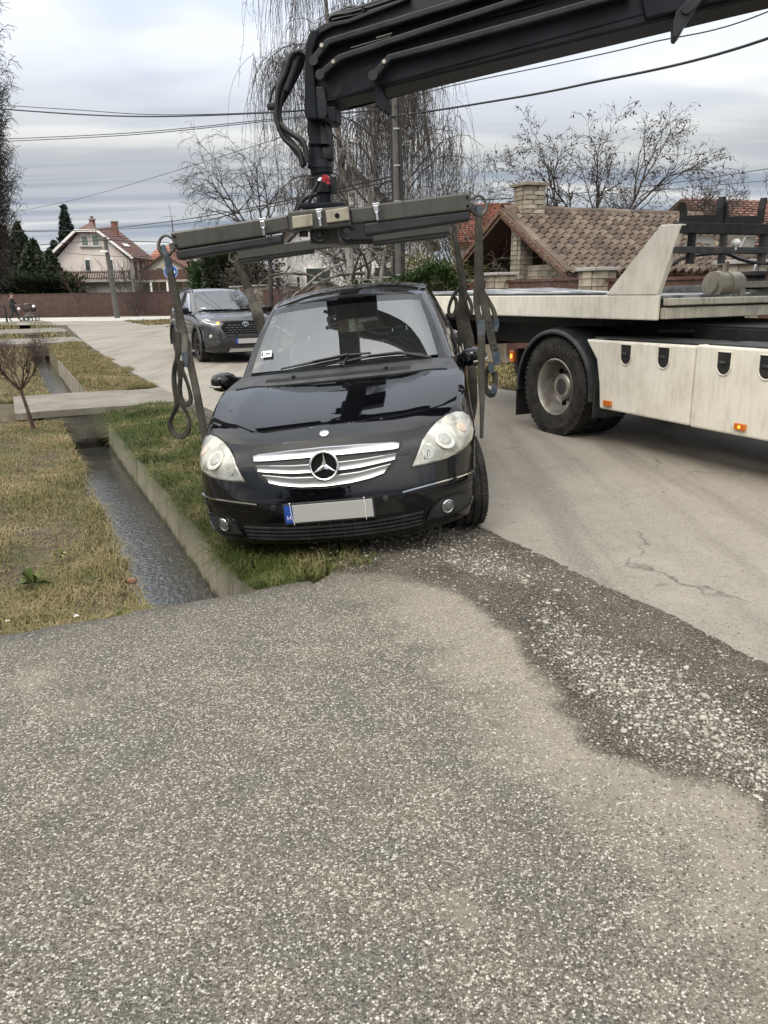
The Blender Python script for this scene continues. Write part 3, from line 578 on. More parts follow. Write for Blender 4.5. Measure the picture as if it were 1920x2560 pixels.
def strip(skin, path, w, name, mat, parent, off=.003, mirror=False, base=-.004, m=None, hitf=None):
    objs = []
    for sgn in ((1, -1) if mirror else (1,)):
        P = seg([(p[0]*sgn, p[1]) for p in path], m or max(3, int(sum(math.dist(a, b) for a, b in zip(path, path[1:]))/.02)))
        T = np.gradient(P, axis=0); T /= np.linalg.norm(T, axis=1)[:, None]; Nn = np.stack([-T[:, 1], T[:, 0]], 1)
        G = []
        for p, q in zip(P, Nn):
            row = []
            for k, hgt in ((-.5, base), (-.35, off), (.35, off), (.5, base)):
                h, n = (hitf or skin.hit)(p[0]+q[0]*w*k, p[1]+q[1]*w*k); row.append(tuple(h+n*hgt))
            G.append(row)
        mb = MB(); mb.grid(G); objs.append(mb.build(name, mat, parent, 50))
    return objs if mirror else objs[0]
def disc(skin, x, z, r, name, mat, parent, off=.006, h=.01, rin=0, n=28, dome=0., tilt=1.0, pos=None):
    hh, nn = skin.hit(x, z) if pos is None else pos
    ax = Vector((nn.x*tilt, nn.y, nn.z*tilt)).normalized(); q = ax.to_track_quat('Z', 'Y').to_matrix().to_4x4(); Mx = Matrix.Translation(hh+ax*off) @ q
    mb = MB()
    if rin: pr = [(rin, 0), (rin, h), ((rin+r)/2, h*1.25), (r, h*.8), (r, -h)]
    elif dome: pr = [(r*math.cos(a), h+dome*math.sin(a)) for a in np.linspace(pi/2, 0, 7)]+[(r, -h)]
    else: pr = [(.0001, h), (r*.93, h), (r, h*.7), (r, -h)]
    mb.lathe(pr, n, Mx); return mb.build(name, mat, parent, 40)
# materials shared by the vehicles
M_BLACK_GLOSS = pm('black_car_paint', (.0022, .0025, .0035), rough=.3, coat=1.0, spec=.0)
M_BLACK_GLOSS.node_tree.nodes['Principled BSDF'].inputs['Coat IOR'].default_value = 1.52
M_TRIM = pm('black_plastic', (.016, .017, .018), (.03, .03, .031), 8, rough=.48, spec=.4)
M_TRIM2 = pm('grey_black_plastic', (.04, .042, .045), (.06, .062, .064), 9, rough=.55, spec=.4)
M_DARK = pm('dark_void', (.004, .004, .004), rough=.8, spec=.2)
M_GASKET = pm('rubber_seal', (.008, .008, .009), rough=.5)
M_CHROME = pm('chrome', (.75, .76, .78), rough=.08, metal=1.)
M_SILVER = pm('satin_silver', (.62, .63, .64), rough=.22, metal=1.)
M_TYRE = pm('tyre_rubber', (.016, .015, .0145), (.035, .032, .029), 12, rough=.85, spec=.3, bump=.2, bscale=90)
M_RIM = pm('alloy_rim', (.16, .165, .17), (.28, .28, .28), 7, rough=.35, metal=.8)
M_FABRIC = pm('seat_cloth', (.09, .10, .10), (.12, .13, .13), 40, rough=.95)
M_DASH = pm('dash_plastic', (.09, .095, .10), rough=.75)
M_PLATE = pm('plate_white', (.37, .37, .36), rough=.45)
M_BLUE = pm('plate_blue', (.012, .06, .32), rough=.4)
M_WHITE = pm('white_print', (.78, .78, .78), rough=.5)
def glass_mat(name, tint, refl=1.75, rough=.01, dirt=.0, dcol=(.5, .52, .5)):
    n = NT(name); n.N.remove(n.b); tr = n.nd('ShaderNodeBsdfTransparent'); tr.inputs[0].default_value = (*tint, 1); gl = n.nd('ShaderNodeBsdfGlossy'); gl.inputs['Roughness'].default_value = rough
    fr = n.nd('ShaderNodeFresnel'); fr.inputs['IOR'].default_value = refl; mx = n.nd('ShaderNodeMixShader'); n.L.new(fr.outputs[0], mx.inputs[0]); n.L.new(tr.outputs[0], mx.inputs[1]); n.L.new(gl.outputs[0], mx.inputs[2]); o = mx.outputs[0]
    if dirt:
        df = n.nd('ShaderNodeBsdfDiffuse'); df.inputs[0].default_value = (*dcol, 1); m2 = n.nd('ShaderNodeMixShader'); v = n.coord('Object'); n.L.new(n.ma('MULTIPLY', n.ma('ADD', .5, n.noise(v, 3, 5)), dirt), m2.inputs[0])
        n.L.new(o, m2.inputs[1]); n.L.new(df.outputs[0], m2.inputs[2]); o = m2.outputs[0]
    n.L.new(o, n.out.inputs[0]); return n.m
M_GLASS = glass_mat('windscreen_glass', (.58, .66, .62), 2.7, .008, .025, (.46, .50, .48))
M_GLASS_S = glass_mat('side_glass', (.74, .80, .77), 1.6, .01, .03)
def lathe_tyre(mb, R, w, tread=3, Mx=None, n=40, rr=.66):
    h = w/2; pr = [(R*rr, -h*.78), (R*.80, -h*.98), (R*.93, -h*1.0), (R*.985, -h*.86)]
    gw = .012*R/.316; xs = np.linspace(-h*.78, h*.78, tread*2+3)
    pr += [(R, -h*.78)]
    for g in np.linspace(-h*.5, h*.5, tread): pr += [(R*1.004, g-gw/2), (R*.972, g-gw/2+.001), (R*.972, g+gw/2-.001), (R*1.004, g+gw/2)]
    pr += [(R, h*.78), (R*.985, h*.86), (R*.93, h), (R*.80, h*.98), (R*rr, h*.78), (R*rr*.97, h*.5), (R*rr*.97, -h*.5)]
    mb.lathe(pr, n, Mx)
def wheel(parent, c, R, w, steer=0., spokes=5, outer=1, rim=M_RIM, rr=.66):
    Mx = Matrix.Translation(c) @ Matrix.Rotation(steer, 4, 'Z') @ Matrix.Rotation(pi/2*outer, 4, 'Y')    # lathe axis -> outward x
    wt = bpy.data.objects.new('wheel', None); COL.objects.link(wt); wt.parent = parent; wt.matrix_local = Mx; wt.empty_display_size = .1
    mb = MB(); lathe_tyre(mb, R, w, 3, None, 44, rr); 
    for k in range(44):             # shoulder sipes
        q = 2*pi*k/44; 
        for sg in (-1, 1):
            mb.box((R*.984*math.cos(q), R*.984*math.sin(q), sg*w*.36), (.012*R/.316, .018*R/.316, w*.20), Matrix.Rotation(q+.3, 3, 'Z'))
    mb.build('tyre', M_TYRE, wt, 35)
    mb = MB(); r = R*rr; mb.lathe([(r*1.02, -w*.40), (r*.95, -w*.3), (r*.93, w*.25), (r*.97, w*.37), (r*1.03, w*.40), (r*.99, w*.36), (r*.90, w*.30), (r*.88, -w*.25), (.001, -w*.25)], 40)
    hub = w*.22
    for k in range(spokes):
        q = 2*pi*k/spokes; c_, s_ = math.cos(q), math.sin(q)
        for dq in (-.09, .09):
            mb.bar((r*.16*math.cos(q), r*.16*math.sin(q), hub), (r*.93*math.cos(q+dq), r*.93*math.sin(q+dq), hub+w*.08), r*.13, w*.09, (0, 0, 1))
    mb.lathe([(r*.24, hub-w*.1), (r*.24, hub+w*.05), (r*.12, hub+w*.09), (.001, hub+w*.09)], 20); mb.build('rim', rim, wt, 40)
    return wt
# ================================================================== BLACK COMPACT CAR (lifted by the slings)
car = thing('compact_car', 'shiny black compact car with silver grille, tilted over the ditch and held by slings', 'car')
_q = (-.118, 6.422, -.026, -.076, .028, -.090)
_MR = Matrix.Rotation(_q[3], 4, 'Z') @ Matrix.Rotation(_q[4], 4, 'X') @ Matrix.Rotation(_q[5], 4, 'Y')
CARM = Matrix.Translation(_q[:3]) @ _MR; car.matrix_world = CARM
BASE = [(0,-2.135),(.18,-2.13),(.36,-2.105),(.52,-2.06),(.64,-2.0),(.755,-1.915),(.83,-1.81),(.872,-1.68),(.888,-1.54),(.892,-1.39),(.892,-1.15),(.888,-.8),(.888,-.4),(.888,.2),(.888,.8),(.884,1.2),(.876,1.5),(.855,1.75),(.79,1.95),(.6,2.07),(.3,2.125),(0,2.135)]
U = np.array([(0,-2.0,.785),(.17,-1.995,.785),(.34,-1.965,.782),(.49,-1.91,.778),(.60,-1.84,.778),(.695,-1.745,.802),(.762,-1.62,.842),(.795,-1.47,.890),(.808,-1.33,.930),(.815,-1.18,.965),(.822,-1.02,.992),(.832,-.75,1.0),(.848,-.4,1.003),(.855,.2,1.01),(.855,.8,1.025),(.85,1.2,1.04),(.835,1.5,1.05),(.81,1.7,1.05),(.74,1.86,1.04),(.56,1.95,1.03),(.28,1.99,1.02),(0,2.0,1.02)])
SH = U.copy(); SH[:, 0] += .042*(U[:, 0]/.82)**2; SH[:, 2] -= .05; SH[:, 1] -= .03*np.clip((-1.2-U[:, 1])/.7, 0, 1)
LV = [ring_level(BASE, .165, .16, .14, .12), ring_level(BASE, .185, .05, .05, .05), ring_level(BASE, .215, .015, .03, .02), ring_level(BASE, .28, .0, .016, .0), ring_level(BASE, .36, -.004, .006, 0), ring_level(BASE, .44, 0, 0, 0),
      ring_level(BASE, .515, .018, 0, .01), ring_level(BASE, .60, .045, .0, .04), ring_level(BASE, .68, .075, .004, .08), SH, U]
LV[8][:, 2] = np.minimum(LV[8][:, 2], SH[:, 2]-.05)
MU, MV = 190, 52
G = loft(LV, MU, MV); keep = cut_arches(G, [(-1.39, .33, .355), (1.388, .33, .355)])
pn = Panels(); pn.add(G.reshape(-1, 3), gridfaces(MV, MU, keep)); body = pn.build('body', M_BLACK_GLOSS, car, 50)
# bonnet
def bonnet_grid(U, i0, i1, C, nr=34, nc=26, edge=.0, crease=.0):
    front = spline(U[:i0+1], nc); E = spline(U[i0:i1+1], nr); Cc = spline(np.array(C), nr); Gd = np.empty((nr, nc, 3)); w = np.linspace(0, 1, nc)
    for r_ in range(nr):
        e, c = E[r_], Cc[r_]; Gd[r_, :, 0] = w*e[0]; Gd[r_, :, 1] = c[1]+(e[1]-c[1])*w**2.2
        Gd[r_, :, 2] = c[2]+(e[2]-c[2])*w**2.6 + crease*np.exp(-((w-.74)/.12)**2)*math.sin(pi*min(1, (r_+1)/nr*1.2)/2)*(1-w**8)
    d = front-Gd[0]
    for r_ in range(nr): Gd[r_] += d*math.exp(-r_/5.)
    return Gd
Cb = [(0,-2.0,.785),(0,-1.93,.828),(0,-1.80,.876),(0,-1.6,.924),(0,-1.4,.962),(0,-1.25,.986),(0,-1.13,1.003)]
Gb = bonnet_grid(U, 4, 10, Cb, crease=.010)
pn = Panels(); pn.add(Gb.reshape(-1, 3), gridfaces(*Gb.shape[:2])); bonnet = pn.build('bonnet', M_BLACK_GLOSS, car, 50)
# greenhouse
GB = np.array([(0,-.95,1.066),(.2,-.942,1.066),(.4,-.913,1.064),(.56,-.865,1.06),(.685,-.785,1.052),(.768,-.69,1.04),(.808,-.5,1.022),(.832,-.2,1.005),(.845,.2,1.01),(.845,.7,1.025),(.84,1.1,1.035),(.825,1.45,1.05),(.78,1.7,1.05),(.66,1.86,1.045),(.4,1.94,1.035),(0,1.96,1.025)])
GR = np.array([(0,-.30,1.515),(.18,-.295,1.512),(.34,-.275,1.505),(.47,-.24,1.495),(.555,-.19,1.482),(.60,-.09,1.487),(.615,.05,1.505),(.622,.25,1.525),(.625,.5,1.535),(.62,.8,1.53),(.61,1.1,1.51),(.59,1.35,1.48),(.55,1.52,1.455),(.46,1.62,1.44),(.28,1.67,1.435),(0,1.68,1.435)])
def greenhouse(parent, GB, GR, bulge, cuts, mats, top=.93, bot=.03, mu=151, mv=22):
    b = spline(GB, mu); r_ = spline(GR, mu); n = len(GB)-1; f = np.linspace(0, 1, mv); A = np.empty((mv, mu, 3)); tt = np.linspace(0, n, mu)
    ctr = np.array([0, .4, 0])
    for k, q in enumerate(f):
        P = b+(r_-b)*q; o = P-ctr; o[:, 2] = 0; o /= np.linalg.norm(o, axis=1)[:, None]; A[k] = P+o*bulge*math.sin(pi*q)
    jt = [max(k for k in range(mv) if f[k] <= top+.01), min(k for k in range(mv) if f[k] >= bot-.001)]
    def piece(name, mat, i0, i1, k0, k1, mirror, off=0., both=False):
        j0 = int(round(i0/n*(mu-1))); j1 = int(round(i1/n*(mu-1))); S_ = A[k0:k1+1, j0:j1+1].copy()
        if off: S_ = S_ - off*np.array([0, 0, 0])
        sgns = (1, -1) if mirror == 'sep' else (0,)
        out = []
        for sg in sgns:
            pn = Panels(); V = S_.reshape(-1, 3).copy()
            if sg == -1: V[:, 0] *= -1
            pn.add(V, gridfaces(*S_.shape[:2]), mirror=(sg == 0)); out.append(pn.build(name, mat, parent, 60))
        return out
    K0, K1 = jt[1], jt[0]; objs = []
    for (name, mat, i0, i1, zone, mode) in cuts:
        k0, k1 = {'g': (K0, K1), 'all': (0, mv-1), 'top': (K1, mv-1), 'bot': (0, K0)}[zone]
        if k1 > k0: objs += piece(name, mat, i0, i1, k0, k1, mode)
    return A, objs
PB = M_BLACK_GLOSS
cutsA = [('windscreen', M_GLASS, 0, 4.0, 'g', 'mir'), ('screen_edge', M_TRIM, 4.0, 4.6, 'all', 'sep'), ('pillar', PB, 4.6, 5.5, 'all', 'sep'), ('roof_rail', PB, 5.5, 12.3, 'top', 'sep'), ('header', PB, 0, 4.0, 'top', 'mir'),
         ('window_sill', M_CHROME, 5.5, 12.3, 'bot', 'sep'), ('quarter_window', M_GLASS_S, 5.5, 6.2, 'g', 'sep'), ('door_pillar', M_TRIM, 6.2, 6.4, 'g', 'sep'), ('side_window', M_GLASS_S, 6.4, 9.0, 'g', 'sep'), ('door_pillar', M_TRIM, 9.0, 9.3, 'g', 'sep'),
         ('side_window', M_GLASS_S, 9.3, 11.3, 'g', 'sep'), ('pillar', PB, 11.3, 12.9, 'g', 'sep'), ('rear_window', M_GLASS_S, 12.9, 15, 'g', 'mir'), ('tailgate', PB, 12.3, 15, 'top', 'mir')]
A_, gobj = greenhouse(car, GB, GR, .02, cutsA, None)
# roof
def roof_grid(GR, i0, i1, C, nr=30, nc=22):
    front = spline(GR[:i0+1], nc); back = spline(GR[i1:], nc)[::-1]; E = spline(GR[i0:i1+1], nr); Cc = spline(np.array(C), nr); Gd = np.empty((nr, nc, 3)); w = np.linspace(0, 1, nc)
    for r_ in range(nr):
        e, c = E[r_], Cc[r_]; Gd[r_, :, 0] = w*e[0]; Gd[r_, :, 1] = c[1]+(e[1]-c[1])*w**2; Gd[r_, :, 2] = c[2]+(e[2]-c[2])*w**2.4
    d0 = front-Gd[0]; d1 = back-Gd[-1]
    for r_ in range(nr): Gd[r_] += d0*math.exp(-r_/3.)+d1*math.exp(-(nr-1-r_)/3.)
    return Gd
Gr = roof_grid(GR, 5, 12, [(0,-.30,1.515),(0,-.1,1.553),(0,.2,1.588),(0,.5,1.60),(0,.9,1.592),(0,1.3,1.55),(0,1.68,1.435)])
pn = Panels(); pn.add(Gr.reshape(-1, 3), gridfaces(*Gr.shape[:2])); roof = pn.build('roof', PB, car, 50)
SK = Skin([body, bonnet]); SKALL = Skin([body, bonnet, roof]+gobj)
# cowl between bonnet and windscreen, waist between body and windows
def bridge_grid(a, b, n, m, lift=0.):
    a = seg(a, m); b = seg(b, m); return np.array([a+(b-a)*k/(n-1)+np.array([0, 0, lift*math.sin(pi*k/(n-1))]) for k in range(n)])
Gc = bridge_grid(Gb[-1], spline(GB[:6], 60), 7, 40, .006); pn = Panels(); pn.add(Gc.reshape(-1, 3), gridfaces(*Gc.shape[:2])); cowl = pn.build('cowl', M_TRIM2, car, 50)
Gw = bridge_grid(spline(U[10:], 120), spline(GB[5:], 120), 4, 80); pn = Panels(); pn.add(Gw.reshape(-1, 3), gridfaces(*Gw.shape[:2])); waist = pn.build('waist', PB, car, 50)
SK = Skin([body, bonnet]); SKALL = Skin([body, bonnet, roof, cowl, waist]+gobj)
# dark tub so that the underside and cabin are closed
mb = MB(); mb.box((0, .1, .36), (1.42, 3.5, .30)); mb.box((0, -1.3, .55), (1.1, 1.0, .4)); mb.box((0, .35, .88), (1.56, 2.5, .03)); mb.box((0, -1.4, .74), (1.2, .8, .02)); mb.build('underbody', M_DARK, car)
def text_mesh(txt, size, depth=.001):
    cu = bpy.data.curves.new('txt', 'FONT'); cu.body = txt; cu.size = size; cu.extrude = depth; cu.align_x = 'CENTER'; cu.align_y = 'CENTER'; cu.resolution_u = 3
    o = bpy.data.objects.new('txt', cu); COL.objects.link(o); dg = bpy.context.evaluated_depsgraph_get(); dg.update(); me = bpy.data.meshes.new_from_object(o.evaluated_get(dg)); bpy.data.objects.remove(o); return me
def text(name, txt, size, mat, parent, M, depth=.001):
    me = text_mesh(txt, size, depth); me.materials.clear(); me.materials.append(mat); o = bpy.data.objects.new(name, me); COL.objects.link(o); o.parent = parent; o.matrix_local = M; return o
FACE = Matrix.Rotation(pi/2, 4, 'X')          # text upright, facing -y
def sub(o, par): o.parent = par; return o
# --- headlamps
LAMP = [(.495,.584),(.528,.642),(.562,.706),(.605,.750),(.654,.785),(.711,.805),(.768,.808),(.812,.794),(.845,.762),(.862,.718),(.864,.681),(.850,.646),(.805,.616),(.753,.60),(.697,.591),(.632,.587),(.568,.582)]
cx_, cz_ = .69, .69
M_LENSG = pm('cloudy_grey_lens', (.26, .265, .24), (.42, .42, .37), 14, .4, .65, rough=.15, coat=1., metal=.3)
n = NT('milky_headlamp'); v = n.coord('Object'); a = n.noise(v, 9, 4); n.p(Base_Color=n.mix(n.step(a, .40, .60), (.27, .27, .235), (.54, .53, .46)), Roughness=.25, Coat_Weight=1.0, Coat_Roughness=.03, Metallic=.25); M_LAMP = n.m
M_REFL = pm('lamp_reflector', (.50, .50, .44), (.40, .40, .35), 16, rough=.25, metal=.5, coat=1.)
M_LENS = pm('projector_glass', (.30, .305, .28), (.40, .405, .37), 8, rough=.12, coat=1.)
M_AMBER = pm('faded_indicator', (.52, .40, .31), rough=.25, coat=1.)
M_CLEAR = glass_mat('lamp_cover', (.93, .93, .90), 1.5, .02, .05, (.7, .7, .62))
for sg in (1, -1):
    poly = [(p[0]*sg, p[1]) for p in LAMP]; g_ = [(cx_*sg+(p[0]-cx_*sg)*1.055, cz_+(p[1]-cz_)*1.075) for p in poly]
    hl = decal(SK, poly, 'headlight', M_LAMP, car, .009, -.004, .03, .008)
    sub(decal(SK, g_, 'gasket', M_GASKET, car, .004, -.004, .04), hl)
    sub(disc(SK, .69*sg, .688, .066, 'reflector_ring', M_REFL, car, .014, .004, .040), hl); sub(disc(SK, .69*sg, .688, .041, 'projector_lens', M_LENS, car, .014, .003, dome=.012), hl)
    sub(disc(SK, .792*sg, .722, .036, 'indicator_lamp', M_AMBER, car, .014, .002, dome=.007), hl)
    sub(disc(SK, .588*sg, .645, .040, 'high_beam_reflector', M_REFL, car, .0175, .002, .012), hl)
    sub(decal(SK, [(x*sg, z) for x, z in [(.505,.589),(.535,.642),(.572,.70),(.612,.70),(.640,.655),(.672,.618),(.640,.595),(.57,.588)]], 'clear_lens_area', M_LENSG, car, .0165, .012, .03), hl)
    for k in range(4): sub(strip(SK, [((.565+.014*k)*sg, .612), ((.567+.014*k)*sg, .634+.008*(k % 2))], .005, 'bulb_shield', M_TRIM2, car, .0205), hl)
    sub(strip(SK, [(.53*sg, .598), (.60*sg, .600), (.70*sg, .604), (.78*sg, .622)], .006, 'reflector_step', M_REFL, car, .0175), hl)
# --- grille and star
n = NT('brushed_grille_silver'); n.p(Base_Color=(.56, .57, .58), Metallic=.95, Roughness=.30); M_GRILLE = n.m
def symp(right): return right + [(-x, z) for x, z in right[::-1] if x > 1e-6]
gf = decal(SK, symp([(0, .784), (.2, .782), (.40, .768), (.446, .748), (.452, .715), (.425, .655), (.395, .60), (.345, .563), (.28, .545), (.14, .527), (0, .520)]), 'grille', M_GASKET, car, .006, -.004, .05)  # black backing, raised above the bars to blot out the lip's sky reflection
def grille_bar(top, bot):
    """concave silver slat: top / bottom edges as (x, z) lists from the centre outwards"""
    xt, zt_ = zip(*top); xb, zb_ = zip(*bot); G = []
    for f in np.linspace(-1, 1, 61):
        a = abs(f); xT = a*xt[-1]; xB = a*xb[-1]; zT = np.interp(xT, xt, zt_); zB = np.interp(xB, xb, zb_); row = []
        for q, h in ((0, .004), (.03, .017), (.10, .020), (.35, .015), (.62, .012), (.76, .013), (.80, .020), (.95, .022), (1, .006)):
            p, n_ = SK.hit(math.copysign(xT+(xB-xT)*q, f), zT+(zB-zT)*q); row.append(tuple(p+Vector((0, -1, .05))*h))
        G.append(row)
    mb = MB(); mb.grid(G); mb.build('grille_bar', M_GRILLE, gf, 30)
grille_bar([(0, .750), (.2, .746), (.40, .732), (.434, .723)], [(0, .700), (.2, .698), (.40, .694), (.428, .697)])
grille_bar([(0, .664), (.2, .667), (.36, .674), (.415, .675)], [(0, .615), (.2, .620), (.36, .635), (.402, .640)])
grille_bar([(0, .594), (.2, .601), (.33, .618), (.380, .623)], [(0, .535), (.14, .541), (.26, .556), (.332, .574)])
st0 = SK.hit(0, .648); ctr = (Vector((0, st0[0].y, .648)), Vector((0, -.985, .17)).normalized())
star = disc(SK, 0, .648, .0865, 'star_badge', M_CHROME, car, .036, .010, .074, 48, pos=ctr); disc(SK, 0, .648, .076, 'badge_mesh', M_DARK, star, .030, .003, n=40, pos=ctr)
q = ctr[1].to_track_quat('Z', 'Y').to_matrix().to_4x4(); Mx = Matrix.Translation(ctr[0]+ctr[1]*.040) @ q
mb = MB()
up_ang = math.atan2((q.inverted() @ Vector((0, 0, 1))).y, (q.inverted() @ Vector((0, 0, 1))).x)
for k in range(3):
    a = up_ang+2*pi*k/3; tip = (.078*math.cos(a), .078*math.sin(a), 0); l = (.0155*math.cos(a+pi/3), .0155*math.sin(a+pi/3), 0); r2 = (.0155*math.cos(a-pi/3), .0155*math.sin(a-pi/3), 0); c0 = (0, 0, .013)
    mb.add([Mx @ Vector(p) for p in (tip, l, c0, r2)], [(0, 1, 2), (0, 2, 3)])
mb.build('star', M_CHROME, star, fixn=False)
bd = SKALL.hit(0, .812); bd = (bd[0], Vector((0, -.5, .86)).normalized()); bb = disc(SK, 0, 0, .027, 'bonnet_badge', M_SILVER, car, .002, .003, n=28, pos=bd); disc(SK, 0, 0, .016, 'badge_disc', pm('badge_grey', (.42, .45, .50), rough=.3), bb, .0055, .0005, n=20, pos=bd)
# --- number plate
PY = -2.146
pf = MB().box((0, PY+.004, .393), (.535, .016, .128)).build('number_plate', M_TRIM, car, bevel=.004)
MB().box((.023, PY-.006, .394), (.468, .006, .106)).build('plate_face', M_PLATE, pf, bevel=.002)
MB().box((-.236, PY-.006, .394), (.048, .006, .106)).build('plate_band', M_BLUE, pf, bevel=.002)
text('plate_letter', 'H', .036, M_WHITE, pf, Matrix.Translation((-.236, PY-.0095, .372)) @ FACE, .0005)
mb = MB()
for k in range(12): mb.cyl((-.236+.014*math.cos(k*pi/6), PY-.009, .419+.014*math.sin(k*pi/6)), (-.236+.014*math.cos(k*pi/6), PY-.0098, .419+.014*math.sin(k*pi/6)), .0017, 5)
mb.build('plate_stars', pm('plate_star_blue', (.10, .17, .42), rough=.5), pf)
for x in (-.222, .212):
    mb = MB(); mb.tube([(x, PY-.010, .462), (x+.002, PY-.0115, .40), (x+.012 if x < 0 else x, PY-.0115, .33)], .0018, 5); mb.sphere((x, PY-.011, .460), .0045, 8, 5); mb.build('cable_tie', M_WHITE, pf)
# --- lower grille, fog lamps, trim
lg = decal(SK, symp([(0, .335), (.35, .337), (.552, .333), (.545, .285), (.525, .252), (.35, .236), (0, .222)]), 'lower_grille', M_DARK, car, .003, -.004, .06)
for k, z in enumerate((.315, .292, .268, .246)):
    xe = .535-.006*k; strip(SK, [(x, z-.013*(1-(x/.55)**2)) for x in np.linspace(-xe, xe, 21)], .013, 'grille_slat', M_TRIM, lg, .012)
for k in range(15): x = -.49+.07*k; strip(SK, [(x, .327), (x, .24+.02*(x/.5)**2)], .005, 'grille_rib', M_TRIM, lg, .008)
for sg in (1, -1):
    fh = decal(SK, [(p[0]*sg, p[1]) for p in [(.548,.262),(.572,.312),(.604,.347),(.648,.369),(.74,.368),(.842,.350),(.846,.305),(.80,.258),(.729,.248),(.64,.248)]], 'fog_lamp_housing', M_TRIM, car, .004, -.004, .035)
    strip(SK, [(p[0]*sg, p[1]) for p in [(.548,.262),(.572,.312),(.604,.347),(.648,.369),(.74,.370),(.835,.352),(.842,.305),(.80,.262),(.729,.250),(.64,.250),(.55,.262)]], .011, 'housing_rim', M_BLACK_GLOSS, fh, .010)
    disc(SK, .672*sg, .318, .041, 'fog_lamp_ring', M_SILVER, fh, .012, .008, .034, 30); disc(SK, .672*sg, .318, .035, 'fog_lamp', pm('fog_lens', (.10, .105, .105), (.5, .5, .5), 22, .62, .7, rough=.08, coat=1.), fh, .012, .002, dome=.010)
    ct = strip(SK, [(x*sg, z) for x, z in [(.428,.453),(.50,.461),(.57,.466),(.65,.469),(.73,.469),(.80,.467),(.868,.460)]], .011, 'chrome_strip', M_CHROME, car, .012)
    strip(SK, [(x*sg, z) for x, z in [(.878,.412),(.73,.418),(.57,.414),(.40,.404),(.385,.407),(.40,.440),(.425,.459),(.57,.473),(.73,.477),(.868,.470)]], .006, 'panel_line', M_DARK, car, .0015)
    disc(SK, .331*sg, .431, .017, 'parking_sensor', M_TRIM, car, .002, .002)
    strip(SK, [(.493*sg, .655), (.45*sg, .655), (.418*sg, .656)], .004, 'panel_line', M_DARK, car, .001)
    side = lambda x, z, sg=sg: (lambda h: (h[0], h[1]))(SKALL.b.ray_cast(Vector((sg*3, x, z)), Vector((-sg, 0, 0)))[:2])
    # door gaps on the flank (path in y,z)
    for pth in ([(-.86, .35), (-.90, .6), (-.88, .85), (-.80, .99)], [(.34, .30), (.34, .7), (.36, 1.0)], [(-.78, .32), (0, .30), (.34, .30)]):
        strip(SKALL, pth, .006, 'panel_line', M_DARK, car, .001, hitf=side)
    strip(SKALL, [(-1.02, .50), (-.5, .50), (.3, .505), (1.0, .51)], .03, 'chrome_strip', M_CHROME, car, .012, hitf=side)
    for y0 in (.12, 1.05):
        h, nn = side(y0, .88); MB().tube([h+nn*.002+Vector((0, -.09, 0)), h+nn*.035+Vector((0, -.07, 0)), h+nn*.038+Vector((0, .05, 0)), h+nn*.002+Vector((0, .08, 0))], [.012, .014, .014, .012], 8).build('door_handle', M_CHROME, car, 60)
    # mirror
    mb = MB(); rings = []
    for k, (x, a, b, y0) in enumerate([(.80, .020, .018, -.60), (.845, .028, .026, -.61), (.862, .055, .050, -.63), (.90, .085, .068, -.655), (.95, .090, .070, -.655), (1.0, .075, .055, -.645), (1.028, .035, .03, -.625), (1.034, .004, .004, -.62)]):
        rings.append([(x*sg, y0+a*math.copysign(abs(math.cos(t))**.75, math.cos(t)), 1.018+b*math.copysign(abs(math.sin(t))**.75, math.sin(t))) for t in np.linspace(0, 2*pi, 21)])
    mb.grid(rings); mr = mb.build('wing_mirror', M_BLACK_GLOSS, car, 60)
    mb = MB(); mb.box((.955*sg, -.56, 1.018), (.12, .012, .10)); mb.build('mirror_glass', M_CHROME, mr, bevel=.004)
    mb = MB(); mb.tube([(.93*sg, -.742, .992), (.98*sg, -.735, .995), (1.022*sg, -.70, 1.0), (1.036*sg, -.655, 1.005)], [.007, .010, .010, .005], 6); mb.build('mirror_indicator', M_REFL, mr, 60)
# --- roof rails and roof antenna-like strip lines
for sg in (1, -1):
    mb = MB(); mb.tube([tuple(SKALL.b.ray_cast(Vector((x*sg, y, 3)), Vector((0, 0, -1)))[0]-Vector((0, 0, .004))) for x, y in ((.55, -.12), (.575, .1), (.58, .4), (.58, .9), (.555, 1.3))], [.004, .012, .012, .012, .004], 6); mb.build('roof_strip', M_TRIM, car, 60)
mb = MB(); cw = np.linspace(-.48, .48, 30); mb.grid([[(x, -.305+.12*(x/.55)**2+dy, 1.523-.05*(x/.55)**2+dz) for x in cw] for dy, dz in ((0, -.004), (.0, .006), (.03, .018), (.035, .006))]); mb.build('roof_seal', M_GASKET, car, 60)
# --- wipers, vents, washer jets
def cow(x, f):       # point on the cowl: f 0 at bonnet, 1 at glass
    k = (abs(x)/.80)*39; j = min(int(k), 38); u = k-j; r_ = f*6; i = min(int(r_), 5); v = r_-i
    p = (Gc[i, j]*(1-u)+Gc[i, j+1]*u)*(1-v)+(Gc[i+1, j]*(1-u)+Gc[i+1, j+1]*u)*v; return Vector((math.copysign(p[0], x), p[1], p[2]))
vent = MB()
for k in range(56): x = -.50+k/55*.96; a, b = cow(x, .30), cow(x+.006, .52); vent.bar(a+Vector((0, 0, .004)), b+Vector((0, 0, .004)), .007, .006)
vent.build('cowl_vent', M_GASKET, car)
for x in (-.31, .31): p = cow(x, .55); MB().sphere(tuple(p+Vector((0, -.008, .008))), (.016, .018, .012), 10, 6).build('washer_jet', M_TRIM, car, 60)
mb = MB(); mb.grid([[tuple(cow(x, f)+Vector((0, 0, .003))) for x in np.linspace(-.72, .72, 30)] for f in (.0, .035, .06)]); mb.build('bonnet_seal', M_DARK, car)
